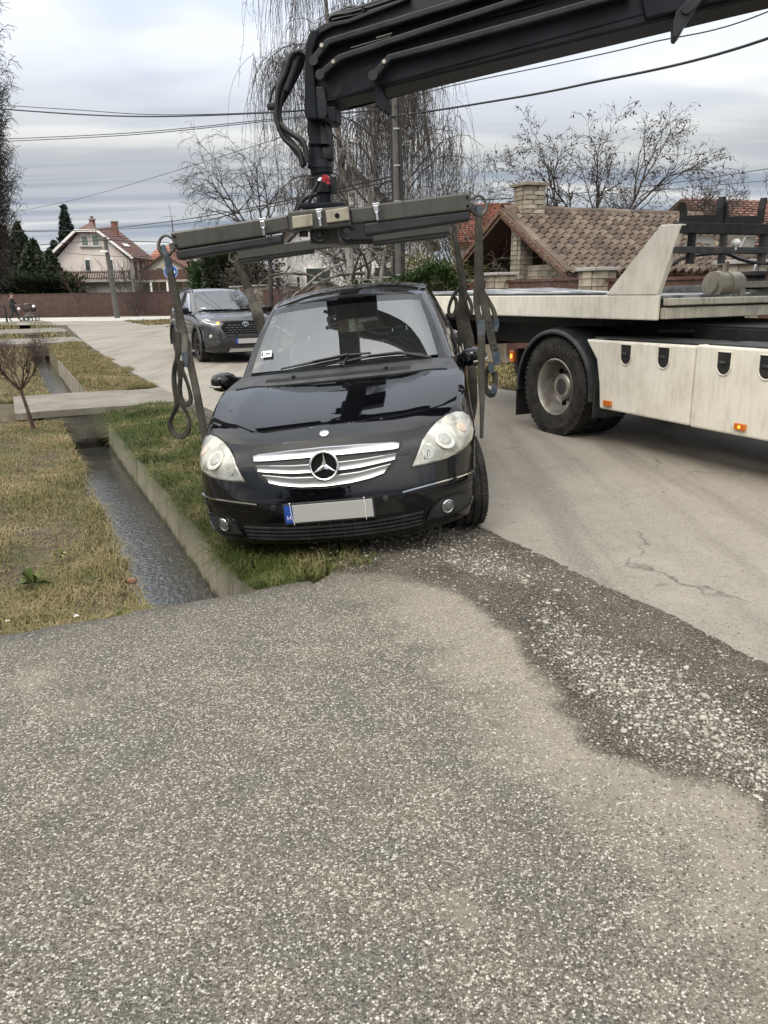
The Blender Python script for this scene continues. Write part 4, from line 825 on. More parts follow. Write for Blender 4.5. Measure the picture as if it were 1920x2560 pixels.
def glassp(x, f):
    P = A_[int(f*21)]; j = np.argmin(np.abs(P[:60, 0]-abs(x))); p = P[j]; return Vector((math.copysign(p[0], x), p[1]-.012, p[2]+.012))
w1 = [glassp(-.44, .05), glassp(-.2, .10), glassp(.05, .15), glassp(.22, .17)]
wp = MB().tube([tuple(p) for p in w1], [.006, .010, .010, .007], 5).build('wiper', M_GASKET, car); MB().tube([tuple(cow(.02, .9)+Vector((0, -.01, .02))), tuple(w1[2]+Vector((0, -.012, .008))), tuple(w1[1]+Vector((0, -.012, .008)))], [.012, .010, .006], 6).build('wiper_arm', M_TRIM, wp)
w2 = [glassp(-.02, .05), glassp(.2, .11), glassp(.42, .13), glassp(.60, .05)]
wp = MB().tube([tuple(p) for p in w2], [.006, .009, .009, .007], 5).build('wiper', M_GASKET, car); MB().tube([tuple(cow(.62, .8)+Vector((0, -.01, .02))), tuple(w2[2]+Vector((0, -.012, .008))), tuple(w2[1]+Vector((0, -.012, .008)))], [.012, .010, .006], 6).build('wiper_arm', M_TRIM, wp)
# sticker inside the screen, lower left
gp = lambda x, f: glassp(x, f)
mb = MB(); a, b = gp(-.61, .24), gp(-.52, .24); c_, d_ = gp(-.52, .335), gp(-.61, .335); mb.add([a, b, c_, d_], [(0, 1, 2, 3)]); stk = mb.build('windscreen_sticker', pm('sticker_white', (.62, .66, .64), rough=.4), car)
mb = MB(); o_ = Vector((0, -.002, .002)); L_ = lambda p, q_, t: p*(1-t)+q_*t
mb.add([L_(L_(a, b, u), L_(d_, c_, u), w)+o_ for u, w in ((.06, .2), (.17, .2), (.17, .8), (.06, .8))], [(0, 1, 2, 3)]); mb.add([L_(L_(a, b, u), L_(d_, c_, u), w)+o_ for u, w in ((.45, .42), (.85, .42), (.85, .58), (.45, .58))], [(0, 1, 2, 3)]); tag(mb.build('sticker_print', M_TRIM2, stk), kind='stuff')
# --- cabin
mb = MB(); mb.grid([[(x, y-.05*(1-(x/.8)**2)*(y < -.6), z) for x in np.linspace(-.74, .74, 14)] for y, z in ((-.86, 1.02), (-.70, 1.045), (-.52, 1.04), (-.44, .99), (-.42, .85))]); mb.build('dashboard', M_DASH, car, 60)
mb = MB(); mb.grid([[(.36+.13*math.cos(t), -.52-.05*math.sin(t)*0, .97+.075*max(0, math.sin(t))) for t in np.linspace(0, pi, 14)] for k in range(1)]*1+[[(.36+.12*math.cos(t), -.60, .97+.07*max(0, math.sin(t))) for t in np.linspace(0, pi, 14)]]); mb.build('instrument_hood', M_DASH, car, 60)
Rm = Matrix.Translation((.36, -.38, 1.02)) @ Matrix.Rotation(rad(62), 4, 'X'); mb = MB()
for k in range(30):
    a = 2*pi*k/30; b = 2*pi*(k+1)/30; mb.tube([tuple(Rm @ Vector((.185*math.cos(a), .185*math.sin(a), 0))), tuple(Rm @ Vector((.185*math.cos(b), .185*math.sin(b), 0)))], .017, 6)
for a in (rad(10), rad(170), rad(270)): mb.bar(tuple(Rm @ Vector((0, 0, -.02))), tuple(Rm @ Vector((.18*math.cos(a), .18*math.sin(a), 0))), .04, .02)
mb.build('steering_wheel', M_DASH, car, 60)
def rbox(c, d, k=.32, tilt=0.):
    mb = MB(); mb.sphere((0, 0, 0), 1, 20, 12); V = []
    for p in mb.v:
        q_ = Vector([math.copysign(abs(a)**k, a) for a in p]); q_ = Vector((q_.x*d[0]/2, q_.y*d[1]/2, q_.z*d[2]/2)); q_ = Matrix.Rotation(tilt, 3, 'X') @ q_; V.append(q_+Vector(c))
    mb.v = [tuple(p) for p in V]; return mb
for x in (.36, -.36):
    se = rbox((x, .28, .88), (.48, .16, .62), .35, rad(-14)).build('seat', M_FABRIC, car, 60); rbox((x, .385, 1.325), (.27, .10, .20), .45, rad(-10)).build('headrest', M_FABRIC, se, 60)
    for e in (-.06, .06): MB().cyl((x+e, .35, 1.17), (x+e, .38, 1.25), .008, 6).build('headrest_post', M_SILVER, se)
se = rbox((0, 1.25, .88), (1.3, .16, .55), .3, rad(-12)).build('rear_seat', M_FABRIC, car, 60)
for x in (.42, -.42): rbox((x, 1.34, 1.24), (.25, .08, .15), .45).build('headrest', M_FABRIC, se, 60)
rbox((0, -.30, 1.40), (.22, .03, .07), .5).build('inner_mirror', M_DASH, car, 60)
# --- wheels
wheel(car, (.772, -1.39, .318), .318, .205, rad(13), 7); wheel(car, (-.775, -1.39, .318), .318, .205, rad(17), 7, -1)
wheel(car, (.775, 1.388, .318), .318, .205, 0, 7); wheel(car, (-.775, 1.388, .318), .318, .205, 0, 7, -1)
# ================================================================== DARK GREY SUV
suv = thing('parked_suv', 'dark grey off-road style car with lit amber indicator, stopped behind the black car', 'car')
SUVM = Matrix.Translation(rd(4.80, 19.62, 0)) @ Matrix.Rotation(PHI, 4, 'Z'); suv.matrix_world = SUVM
n = NT('grey_metallic_paint'); n.p(Base_Color=(.030, .032, .036), Metallic=.55, Roughness=.26, Coat_Weight=1., Coat_Roughness=.03); M_GREY = n.m
B2 = [(0,-2.30),(.3,-2.285),(.55,-2.235),(.72,-2.15),(.82,-2.03),(.885,-1.88),(.91,-1.7),(.92,-1.35),(.925,-.9),(.925,0),(.925,.9),(.92,1.35),(.9,1.9),(.82,2.15),(.5,2.28),(0,2.30)]
U2 = np.array([(0,-2.13,1.0),(.3,-2.11,.998),(.5,-2.07,.992),(.62,-2.02,.985),(.72,-1.93,.98),(.80,-1.8,.985),(.835,-1.6,1.02),(.85,-1.3,1.06),(.86,-1.0,1.09),(.865,-.3,1.10),(.87,.5,1.12),(.865,1.0,1.14),(.85,1.5,1.17),(.78,1.9,1.18),(.5,2.08,1.17),(0,2.15,1.16)])
S2 = U2.copy(); S2[:, 0] += .045*(U2[:, 0]/.87)**2; S2[:, 2] -= .06; S2[:, 1] -= .05*np.clip((-1.2-U2[:, 1])/.7, 0, 1)
L2 = [ring_level(B2, .23, .20, .14, .1), ring_level(B2, .27, .07, .05, .03), ring_level(B2, .36, .02, .02, 0), ring_level(B2, .50, .0, .0, 0), ring_level(B2, .62, .01, .01, 0), ring_level(B2, .75, .03, .015, .03), ring_level(B2, .86, .07, .004, .06), S2, U2]
L2[6][:, 2] = np.minimum(L2[6][:, 2], S2[:, 2]-.05)
G2 = loft(L2, 150, 44); keep2 = cut_arches(G2, [(-1.345, .37, .43), (1.345, .37, .43)])
pn = Panels(); pn.add(G2.reshape(-1, 3), gridfaces(44, 150, keep2)); sbody = pn.build('body', M_GREY, suv, 50)
Gb2 = bonnet_grid(U2, 4, 8, [(0,-2.13,1.0),(0,-2.05,1.035),(0,-1.8,1.07),(0,-1.5,1.095),(0,-1.2,1.115),(0,-1.02,1.125)], 24, 20, crease=.022)
pn = Panels(); pn.add(Gb2.reshape(-1, 3), gridfaces(*Gb2.shape[:2])); sbon = pn.build('bonnet', M_GREY, suv, 50)
GB2 = np.array([(0,-.96,1.13),(.3,-.94,1.13),(.55,-.87,1.125),(.70,-.77,1.12),(.79,-.62,1.11),(.835,-.3,1.115),(.85,.2,1.125),(.855,.8,1.145),(.845,1.3,1.17),(.80,1.75,1.19),(.6,2.0,1.19),(0,2.1,1.18)])
GR2 = np.array([(0,-.08,1.605),(.3,-.065,1.60),(.48,-.03,1.59),(.585,.03,1.575),(.63,.18,1.59),(.65,.45,1.62),(.66,.8,1.63),(.655,1.2,1.62),(.63,1.5,1.595),(.57,1.72,1.57),(.4,1.84,1.56),(0,1.90,1.56)])
cuts2 = [('windscreen', M_GLASS, 0, 3.0, 'g', 'mir'), ('pillar', M_GREY, 3.0, 4.3, 'all', 'sep'), ('header', M_GREY, 0, 3.0, 'top', 'mir'), ('roof_rail', M_TRIM, 4.3, 9.5, 'top', 'sep'), ('window_sill', M_TRIM, 4.3, 9.5, 'bot', 'sep'), ('side_window', M_GLASS_S, 4.5, 6.3, 'g', 'sep'),
         ('door_pillar', M_TRIM, 4.3, 4.5, 'g', 'sep'), ('door_pillar', M_TRIM, 6.3, 6.5, 'g', 'sep'), ('side_window', M_GLASS_S, 6.5, 7.8, 'g', 'sep'), ('pillar', M_GREY, 7.8, 9.6, 'g', 'sep'), ('rear_window', M_GLASS_S, 9.6, 11, 'g', 'mir'), ('tailgate', M_GREY, 9.5, 11, 'top', 'mir')]
A2, sg2 = greenhouse(suv, GB2, GR2, .02, cuts2, None, mu=111, mv=18)
Gr2 = roof_grid(GR2, 4, 9, [(0,-.08,1.605),(0,.15,1.635),(0,.5,1.66),(0,.9,1.665),(0,1.4,1.64),(0,1.90,1.56)], 20, 16)
pn = Panels(); pn.add(Gr2.reshape(-1, 3), gridfaces(*Gr2.shape[:2])); pn.build('roof', M_GREY, suv, 50)
Gc2 = bridge_grid(Gb2[-1], spline(GB2[:5], 60), 5, 30, .0); pn = Panels(); pn.add(Gc2.reshape(-1, 3), gridfaces(*Gc2.shape[:2])); pn.build('cowl', M_TRIM, suv, 50)
Gw2 = bridge_grid(spline(U2[8:], 90), spline(GB2[4:], 90), 3, 60); pn = Panels(); pn.add(Gw2.reshape(-1, 3), gridfaces(*Gw2.shape[:2])); pn.build('waist', M_GREY, suv, 50)
MB().box((0, .1, .45), (1.5, 3.9, .34)).box((0, .5, 1.0), (1.6, 2.9, .03)).box((0, -1.45, .8), (1.3, 1.0, .2)).build('underbody', M_DARK, suv)
KS = Skin([sbody, sbon])
# lower black cladding and bumper
decal(KS, symp([(0,.60),(.36,.60),(.48,.56),(.66,.40),(.86,.375),(.86,.30),(.70,.245),(.4,.235),(0,.235)]), 'lower_bumper', M_TRIM, suv, .006, -.004, .07)
MB().hull([(-.43,-2.315,.27),(.43,-2.315,.27),(.39,-2.315,.345),(-.39,-2.315,.345)], [(-.43,-2.24,.27),(.43,-2.24,.27),(.39,-2.24,.345),(-.39,-2.24,.345)]).build('skid_plate', M_SILVER, suv)
sgr = decal(KS, symp([(0,.915),(.40,.915),(.46,.895),(.55,.80),(.46,.665),(.2,.655),(0,.655)]), 'grille', M_DARK, suv, .008, -.004, .06)
for k in range(4):
    z = .695+.05*k
    for j in range(9):
        x = -.40+.1*j+(.05 if k % 2 else 0)
        if abs(x) < .44: strip(KS, [(x-.036, z), (x+.036, z)], .022, 'grille_bar', M_TRIM2, sgr, .016, m=3)
decal(KS, symp([(0,.945),(.42,.945),(.52,.93),(.50,.905),(.40,.922),(0,.922)]), 'grille_trim', M_BLACK_GLOSS, sgr, .016, -.002, .06)
decal(KS, symp([(0,.655),(.42,.655),(.50,.60),(.47,.585),(.36,.62),(0,.62)]), 'bumper_bar', M_GREY, suv, .018, -.002, .06)
em = (Vector((0, -2.262, .868)), Vector((0, -1, .12)).normalized()); q = em[1].to_track_quat('Z', 'Y').to_matrix().to_4x4()
eg = MB().lathe([(.0001, .004), (.058, .004), (.062, 0), (.062, -.02)], 24, Matrix.Translation(em[0]+em[1]*.01) @ q @ Matrix.Diagonal((1.12, .78, 1, 1))).build('badge', M_DARK, suv)
def oval(w, h, oy, r_=.006):
    mb = MB(); P = [(w*math.cos(a), h*math.sin(a)+oy, .008) for a in np.linspace(0, 2*pi, 25)]; Mq = Matrix.Translation(em[0]+em[1]*.01) @ q
    mb.tube([tuple(Mq @ Vector(p)) for p in P], r_, 5); return mb.build('badge_oval', M_CHROME, eg, 60)
oval(.068, .047, 0, .007); oval(.026, .042, .002, .005); oval(.045, .018, .020, .005)
pf2 = MB().box((0, -2.325, .505), (.53, .02, .125)).build('number_plate', M_TRIM, suv); MB().box((.023, -2.336, .505), (.468, .006, .105)).build('plate_face', M_PLATE, pf2); MB().box((-.236, -2.336, .505), (.048, .006, .105)).build('plate_band', M_BLUE, pf2)
M_DRL = pm('lamp_clear_white', (.70, .72, .73), rough=.2, coat=1.); 
n = NT('amber_lamp_lit'); n.p(Base_Color=(.9, .35, .03), Emission_Color=(1., .42, .05), Emission_Strength=1.4, Roughness=.3); M_AMBLIT = n.m
for sg in (1, -1):
    hl = decal(KS, [(x*sg, z) for x, z in [(.50,.872),(.56,.925),(.70,.955),(.80,.975),(.855,.985),(.84,.935),(.78,.885),(.66,.852),(.56,.845)]], 'headlight', pm('headlamp_dark', (.10, .105, .11), rough=.1, coat=1.) if sg == 1 else bpy.data.materials['headlamp_dark'], suv, .012, -.004, .03)
    strip(KS, [(x*sg, z) for x, z in [(.842,.945),(.79,.895),(.67,.866),(.56,.858)]], .022, 'light_strip', M_DRL, hl, .016)
    strip(KS, [(x*sg, z) for x, z in [(.80,.965),(.72,.945)]], .03, 'light_strip', M_DRL, hl, .016)
    disc(KS, .585*sg, .890, .034, 'indicator_lamp', M_AMBLIT if sg == -1 else M_DRL, hl, .016, .003, dome=.008)
    fg = decal(KS, [(x*sg, z) for x, z in [(.60,.66),(.70,.70),(.80,.70),(.86,.66),(.84,.56),(.70,.53),(.62,.58)]], 'fog_lamp_housing', M_TRIM, suv, .008, -.004, .04); disc(KS, .755*sg, .615, .042, 'fog_lamp', M_LENS, fg, .010, .004, dome=.008)
    decal(KS, [(x*sg, z) for x, z in [(.58,.53),(.70,.525),(.86,.54),(.84,.47),(.66,.41),(.56,.47)]], 'bumper_corner', M_TRIM2, suv, .012, -.004, .05)
    side = lambda y, z, sg=sg: KS.b.ray_cast(Vector((sg*3, y, z)), Vector((-sg, 0, 0)))[:2]
    for cy in (-1.345, 1.345):
        mb = MB(); R0 = .425
        mb.grid([[(sg*x, cy+r_*math.cos(a), max(.25, .37+r_*math.sin(a))) for x, r_ in ((.88, R0-.005), (.945, R0), (.945, R0+.07), (.915, R0+.085))] for a in np.linspace(-.25, pi+.25, 26)]); mb.build('arch_trim', M_TRIM, suv, 40)
    MB().box((.925*sg, 0, .36), (.03, 1.75, .17)).build('sill_trim', M_TRIM, suv, bevel=.02)
    for y in (-.82, .30): strip(KS, [(y, .48), (y-.02, .7), (y+.03, 1.02)], .008, 'panel_line', M_DARK, suv, .001, hitf=side)
    MB().box((.935*sg, .12, .93), (.02, .2, .03)).build('door_handle', M_GREY, suv, bevel=.008); MB().box((.925*sg, 1.10, .95), (.02, .2, .03)).build('door_handle', M_GREY, suv, bevel=.008)
    mb = rbox((1.015*sg, -.62, 1.155), (.24, .15, .17), .5); mb.box((.88*sg, -.60, 1.10), (.14, .05, .05)); mb.build('wing_mirror', M_BLACK_GLOSS, suv, 60)
    mb = MB(); mb.tube([(.60*sg, .16, 1.59), (.605*sg, .26, 1.645), (.61*sg, .5, 1.675), (.61*sg, 1.2, 1.67), (.59*sg, 1.5, 1.61)], .018, 6); mb.build('roof_bar', M_TRIM, suv, 60)
    for y in (-1.345, 1.345): wheel(suv, (.80*sg, y, .362), .362, .225, 0, 5, sg, pm('dark_alloy', (.03, .03, .032), rough=.35, metal=.6) if 'dark_alloy' not in bpy.data.materials else bpy.data.materials['dark_alloy'])
mb = MB(); mb.grid([[(x, y, z) for x in (-.74, 0, .74)] for y, z in ((-.86, 1.09), (-.5, 1.12), (-.4, .95))]); mb.build('dashboard', M_DASH, suv)
for x in (.38, -.38): rbox((x, .42, 1.02), (.5, .16, .62), .35, rad(-12)).build('seat', M_FABRIC, suv, 60)
a = A2
def gl2(x, f):
    P = A2[int(f*17)]; j = np.argmin(np.abs(P[:50, 0]-abs(x))); p = P[j]; return (math.copysign(p[0], x), p[1]-.012, p[2]+.012)
MB().tube([gl2(-.62, .06), gl2(-.2, .09), gl2(.1, .10)], .012, 5).build('wiper', M_GASKET, suv); MB().tube([gl2(-.05, .05), gl2(.3, .09), gl2(.6, .08)], .012, 5).build('wiper', M_GASKET, suv)
MB().add([gl2(-.62, .13), gl2(-.52, .13), gl2(-.52, .20), gl2(-.62, .20)], [(0, 1, 2, 3)]).build('windscreen_sticker', bpy.data.materials['sticker_white'], suv)
rbox((0, .02, 1.50), (.34, .06, .10), .5).build('inner_mirror', M_DASH, suv, 60)
# ================================================================== RECOVERY TRUCK (parallel to the road, side plane t=5.1)
TO = (6.3, 6.0, 0)
truck = thing('recovery_truck', 'dirty cream white recovery truck with flat loading deck, side lockers and big rear wheel', 'truck', rd(6.3, 6.0), PHI)
def tp(px, py, t=5.1): return rinv(on_t(px, py, t))
def on_s(px, py, s): d = _ray(px, py); return rinv(CP+d*(s/(d@DD)))
def dirty(name, base, dirt, k=.55, rough=.5):
    n = NT(name); v = n.coord('Object'); a = n.noise(v, 3.5, 6, .65); st = n.noise(n.coord('Object', (7, 7, 1.1)), 3, 6, .65); f = n.noise(v, 40, 5, .7)
    geo = n.nd('ShaderNodeNewGeometry'); sp = n.nd('ShaderNodeSeparateXYZ'); n.L.new(geo.outputs['Position'], sp.inputs[0])
    m = n.ma('ADD', n.ma('MULTIPLY', n.step(st, .42, .72), .6), n.ma('MULTIPLY', n.step(a, .45, .7), .5)); m = n.ma('ADD', n.ma('MULTIPLY', m, k), n.ma('MULTIPLY', n.step(f, .60, .78), .35), True)
    n.p(Base_Color=n.mix(m, base, dirt), Roughness=n.ma('ADD', rough, n.ma('MULTIPLY', m, .3)), Coat_Weight=.2); n.bump(f, .06, .004); return n.m
M_CREAM = dirty('dirty_cream_paint', (.70, .675, .59), (.36, .315, .235)); M_WINCH = dirty('grimy_winch_paint', (.27, .245, .19), (.09, .075, .055), .9); M_CREAM2 = dirty('grimy_cream_steel', (.46, .43, .35), (.16, .14, .11), .8)
M_CHASSIS = pm('black_chassis', (.006, .006, .007), (.016, .015, .014), 8, rough=.7); M_STEELD = pm('dark_steel', (.035, .038, .04), (.075, .07, .065), 9, rough=.5, metal=.3)
M_DECKT = pm('scraped_deck', (.10, .105, .11), (.42, .42, .41), 4.5, .50, .60, rough=.5, metal=.2, stretch=(1, .35, 1))
M_ORANGE = pm('orange_lens', (.55, .14, .02), rough=.25, coat=1.)
tb = lambda mb, name, mat, par=truck, **k: mb.build(name, mat, par, off=TO if par is truck else None, **k)
def tsub(mb, name, mat, par, **k): mb.v = [(p[0]-TO[0], p[1]-TO[1], p[2]) for p in mb.v]; return mb.build(name, mat, par, **k)
# deck
mb = MB(); mb.hull([(5.10, 5.22, 1.235), (5.14, 5.22, 1.235), (5.14, 5.22, 1.45), (5.10, 5.22, 1.45)], [(5.10, 9.75, 1.225), (5.14, 9.75, 1.225), (5.14, 9.75, 1.45), (5.10, 9.75, 1.45)]); tb(mb, 'deck_side', M_CREAM, bevel=.012)
mb = MB(); mb.box((7.58, 7.4, 1.34), (.04, 4.7, .22)); tb(mb, 'deck_side', M_CREAM)
tb(MB().box((6.35, 7.55, 1.428), (2.42, 4.4, .03)), 'deck_floor', M_DECKT)
mb = MB(); mb.hull([(5.105, 5.9, 1.452), (5.15, 5.9, 1.452), (5.15, 5.9, 1.468), (5.105, 5.9, 1.468)], [(5.105, 9.75, 1.452), (5.15, 9.75, 1.452), (5.15, 9.75, 1.468), (5.105, 9.75, 1.468)]); tb(mb, 'deck_edge', M_STEELD)
mb = MB(); mb.hull([(7.40, 5.6, 1.445), (7.55, 5.6, 1.445), (7.55, 5.6, 1.56), (7.42, 5.6, 1.56)], [(7.40, 8.3, 1.445), (7.55, 8.3, 1.445), (7.55, 8.3, 1.50), (7.42, 8.3, 1.50)]); tb(mb, 'wheel_guide', M_STEELD, bevel=.01)
mb = MB(); mb.hull([(5.16, 8.3, 1.45), (7.5, 8.3, 1.45), (7.5, 8.3, 1.455), (5.16, 8.3, 1.455)], [(5.16, 9.9, 1.45), (7.5, 9.9, 1.45), (7.5, 9.9, 1.535), (5.16, 9.9, 1.50)]); tb(mb, 'tail_ramp', M_DECKT)
# fin
F1 = [(5.86, 1.452), (5.24, 2.02), (5.01, 2.015), (5.24, 1.44)]
mb = MB(); mb.hull([(5.094, s, z) for s, z in [(5.88, 1.452), (5.245, 2.02), (5.01, 2.012), (5.228, 1.452)]], [(5.15, s, z) for s, z in [(5.88, 1.452), (5.245, 2.02), (5.01, 2.012), (5.228, 1.452)]]); tb(mb, 'side_fin', M_CREAM, bevel=.008)
# front cross member of the deck
for z0, z1, s0, m in ((1.36, 1.42, 5.18, M_CREAM2), (1.245, 1.34, 5.205, M_CREAM2)): tb(MB().box((6.36, s0, (z0+z1)/2), (2.40, .07, z1-z0)), 'deck_cross_beam', m, bevel=.008)
# headboard frame behind the fin
sH = 5.06
def hb(name, u0, v0, u1, v1, mat, d=.07, s=sH):
    a = on_s(1600+u0*.1929, 480+v0*.1929, s); b = on_s(1600+u1*.1929, 480+v1*.1929, s); mb = MB().box(((a[0]+b[0])/2, s, (a[2]+b[2])/2), (abs(b[0]-a[0]), d, abs(b[2]-a[2]))); return tb(mb, name, mat, bevel=.006)
a = on_s(1600+520*.1929, 480+465*.1929, sH); zt = a[2]
tb(MB().box((6.32, sH, zt), (2.44, .09, .088)), 'headboard_beam', M_CHASSIS, bevel=.006)
b = on_s(1600+520*.1929, 480+752*.1929, sH); zl = b[2]
tb(MB().box((6.32, sH, zl), (2.44, .07, .055)), 'headboard_rail', M_STEELD, bevel=.006)
for u, m, w_ in ((668, M_CHASSIS, .045), (1078, M_STEELD, .038), (1600, M_STEELD, .055), (2300, M_STEELD, .06)):
    a = on_s(1600+u*.1929, 600, sH); tb(MB().box((a[0], sH, (zt+zl)/2-.05), (w_, .05, zt-zl+.12)), 'headboard_post', m)
for u0, u1 in ((710, 1050), (1400, 1570)):
    a = on_s(1600+u0*.1929, 600, sH-.04); b = on_s(1600+u1*.1929, 600, sH-.04); t0, t1 = a[0], b[0]; zb_, zu = zl+.03, zt-.06
    if u0 == 710: mb = MB().hull([(t0, sH+.03, zu), (t1, sH+.03, zu), (t1, sH+.03, zb_), (t1-.03, sH+.03, zb_), (t1-.03, sH+.03, zu-.06), (t0+.06, sH+.03, zu-.045), (t0+.03, sH+.03, zb_), (t0, sH+.03, zb_)], [(t0, sH+.05, zu), (t1, sH+.05, zu), (t1, sH+.05, zb_), (t1-.03, sH+.05, zb_), (t1-.03, sH+.05, zu-.06), (t0+.06, sH+.05, zu-.045), (t0+.03, sH+.05, zb_), (t0, sH+.05, zb_)])
    else: mb = MB().hull([(t0, sH+.03, zb_), (t0+.06, sH+.03, zu), (t1, sH+.03, zu), (t1, sH+.03, zb_)], [(t0, sH+.05, zb_), (t0+.06, sH+.05, zu), (t1, sH+.05, zu), (t1, sH+.05, zb_)])
    tb(mb, 'gusset_plate', M_CREAM)
a = on_s(1600+1205*.1929, 480+660*.1929, sH); mb = MB().sphere((a[0], sH-.03, a[2]), (.042, .04, .035), 14, 8); mb.cyl((a[0], sH-.03, a[2]-.06), (a[0], sH-.03, a[2]), .012, 8); tb(mb, 'work_lamp', M_WHITE, smooth=60)
for (ul, vl), (ur, vr) in (((575, 140), (1050, 60)), ((1110, 130), (1590, 75))):
    L_ = on_s(1600+ul*.1929, 480+vl*.1929, sH); R_ = on_s(1600+ur*.1929, 480+vr*.1929, sH); zb_ = zt+.075
    mb = MB(); w = .026
    prof = [(L_[0]-w/2-.02, L_[2]), (L_[0]+w/2-.02, L_[2]-.01), (L_[0]+w/2, L_[2]-.08), (L_[0]+w/2, zb_+.02), (R_[0]-w/2, zb_+.035), (R_[0]-w/2, R_[2]-.09), (R_[0]+w/2-.005, R_[2]), (R_[0]+w/2+.015, R_[2]-.005), (R_[0]+w/2, R_[2]-.1), (R_[0]+w/2, zb_-.02), (L_[0]-w/2, zb_-.035), (L_[0]-w/2, L_[2]-.08)]
    mb.hull([(t, sH-.03, z) for t, z in prof], [(t, sH+.03, z) for t, z in prof]); tb(mb, 'fork_bracket', M_CHASSIS)
# hydraulic hose over the deck
P = [tuple(on_s(1600+u*.1929, 480+v*.1929, 5.3)) for u, v in ((380, 960), (560, 850), (800, 810), (1100, 795), (1300, 870), (1500, 915), (1800, 930))]
tb(MB().tube(resample(P, 30), .018, 6), 'hydraulic_hose', M_GASKET, smooth=60)
# winch
sW = 5.45
def ws(u, v): return on_s(1600+u*.1929, 480+v*.1929, sW)
c0 = ws(950, 1205); rW = .125; c1 = ws(1250, 1180)
wn = tb(MB().cyl((c0[0], sW, c0[2]), (c1[0], sW, c0[2]), rW*.93, 28).cyl((c0[0]-.012, sW, c0[2]), (c0[0]+.05, sW, c0[2]), rW, 28).cyl((c0[0]+.13, sW, c0[2]), (c0[0]+.145, sW, c0[2]), rW*1.0, 28), 'winch_gearbox', M_WINCH, smooth=35)
wsub = lambda mb, name, m, **k: tsub(mb, name, m, wn, **k)
wsub(MB().cyl((c0[0]-.03, sW, c0[2]), (c0[0], sW, c0[2]), rW*.55, 20), 'winch_cap', M_WINCH, smooth=35)
x0 = c0[0]+.2; wsub(MB().cyl((x0-.06, sW, c0[2]+.10), (x0-.06, sW, c0[2]+.20), .028, 12).sphere((x0-.06, sW, c0[2]+.20), (.028, .028, .02), 12, 6), 'winch_breather', M_WINCH, smooth=40)
x1 = ws(1620, 1150)[0]
wsub(MB().cyl((c1[0], sW, c0[2]+.02), (x1-.06, sW, c0[2]+.02), .07, 20), 'winch_drum', M_STEELD, smooth=35); wsub(MB().box(((c1[0]+x1)/2+.02, sW-.02, c0[2]+.10), (x1-c1[0]-.08, .16, .045)), 'winch_cover', M_STEELD, bevel=.01)
wsub(MB().box(((c1[0]+x1)/2-.05, sW-.10, c0[2]), (x1-c1[0], .03, .06)), 'winch_frame', M_WINCH, bevel=.005)
for x in (c1[0]-.03, x1-.03): wsub(MB().box((x, sW, c0[2]-.08), (.07, .22, .16)), 'winch_foot', M_WINCH, bevel=.006)
a = ws(1500, 1010); wsub(MB().tube(resample([(a[0]-.02, sW, a[2]-.03), (a[0], sW, a[2]+.06), (a[0]+.06, sW, a[2]+.08), (a[0]+.12, sW, a[2]+.02)], 12), .012, 6), 'winch_pipe', M_SILVER, smooth=60)
# chassis, tanks and dark underside
for t in (5.95, 6.75): tb(MB().box((t, 3.4, 1.0), (.10, 12.6, .28)), 'chassis_rail', M_CHASSIS)
tb(MB().box((6.35, 7.9, 1.18), (2.0, 3.4, .07)), 'sub_frame', M_CHASSIS); tb(MB().box((6.35, 9.35, .98), (2.1, .25, .38)), 'rear_beam', M_CHASSIS); tb(MB().box((6.4, 2.6, .9), (1.3, 5.6, .5)), 'tank_block', M_CHASSIS)
tb(MB().box((6.6, 5.0, 1.12), (1.6, 3.0, .10)), 'sub_frame', M_CHASSIS)
for k in range(3): tb(MB().tube(resample([(5.7, 5.6+.1*k, 1.10), (5.9+.1*k, 5.0, 1.14), (6.2, 4.2-.2*k, 1.10), (6.5, 3.0, 1.12)], 14), .015, 6), 'cable_conduit', M_STEELD, smooth=60)
mb = MB(); mb.box((5.45, 9.2, .74), (.06, .5, .07))
for k in range(8): mb.box((5.45, 9.0+.06*k, .69), (.05, .03, .05))
tb(mb, 'rear_step', M_CHASSIS)
# locker panels
def locker(name, prof, t0=5.10, t1=5.62):
    ins = [(t0+.03, s, z) for s, z in prof]; mb = MB(); n = len(prof); c = np.mean(prof, axis=0)
    out = [(t0, s, z) for s, z in prof]; mb.hull(out, [(t1, s, z) for s, z in prof]); return tb(mb, name, M_CREAM, bevel=.018)
lk = locker('locker', [(6.13, 1.035), (4.755, 1.045), (4.755, .378), (5.88, .388), (5.905, .62), (5.96, .85)]); lk2 = locker('locker', [(4.745, 1.055), (1.6, 1.055), (1.6, .370), (4.745, .372)])
tb(MB().box((5.36, 5.4, 1.055), (.46, 1.25, .012)), 'locker_lid', M_STEELD); tb(MB().box((5.36, 3.2, 1.062), (.46, 2.9, .012)), 'locker_lid', M_STEELD)
for px, py, par in ((1566, 886, lk), (1660, 894, lk), (1811, 908, lk2), (1918, 918, lk2)):
    c = tp(px, py); w, h = .066, .085; P = [(-w, h), (w, h), (w, -.02)]+[(w*math.cos(a), -.02-.07*math.sin(a)) for a in np.linspace(.3, pi-.3, 7)]+[(-w, -.02)]
    pk = tsub(MB().hull([(5.097, c[1]+x, c[2]+z) for x, z in P], [(5.15, c[1]+x, c[2]+z) for x, z in P]), 'latch_recess', M_CHASSIS, par)
    tsub(MB().box((5.090, c[1]+.01, c[2]+.005), (.012, .06, .022), Matrix.Rotation(.1, 3, 'X')), 'latch', M_STEELD, par, bevel=.004)
    rm = [(5.094, c[1]+x*1.06, c[2]+z*1.05) for x, z in P]; tsub(MB().tube(rm+[rm[0]], .006, 5), 'recess_rim', M_CREAM, par)
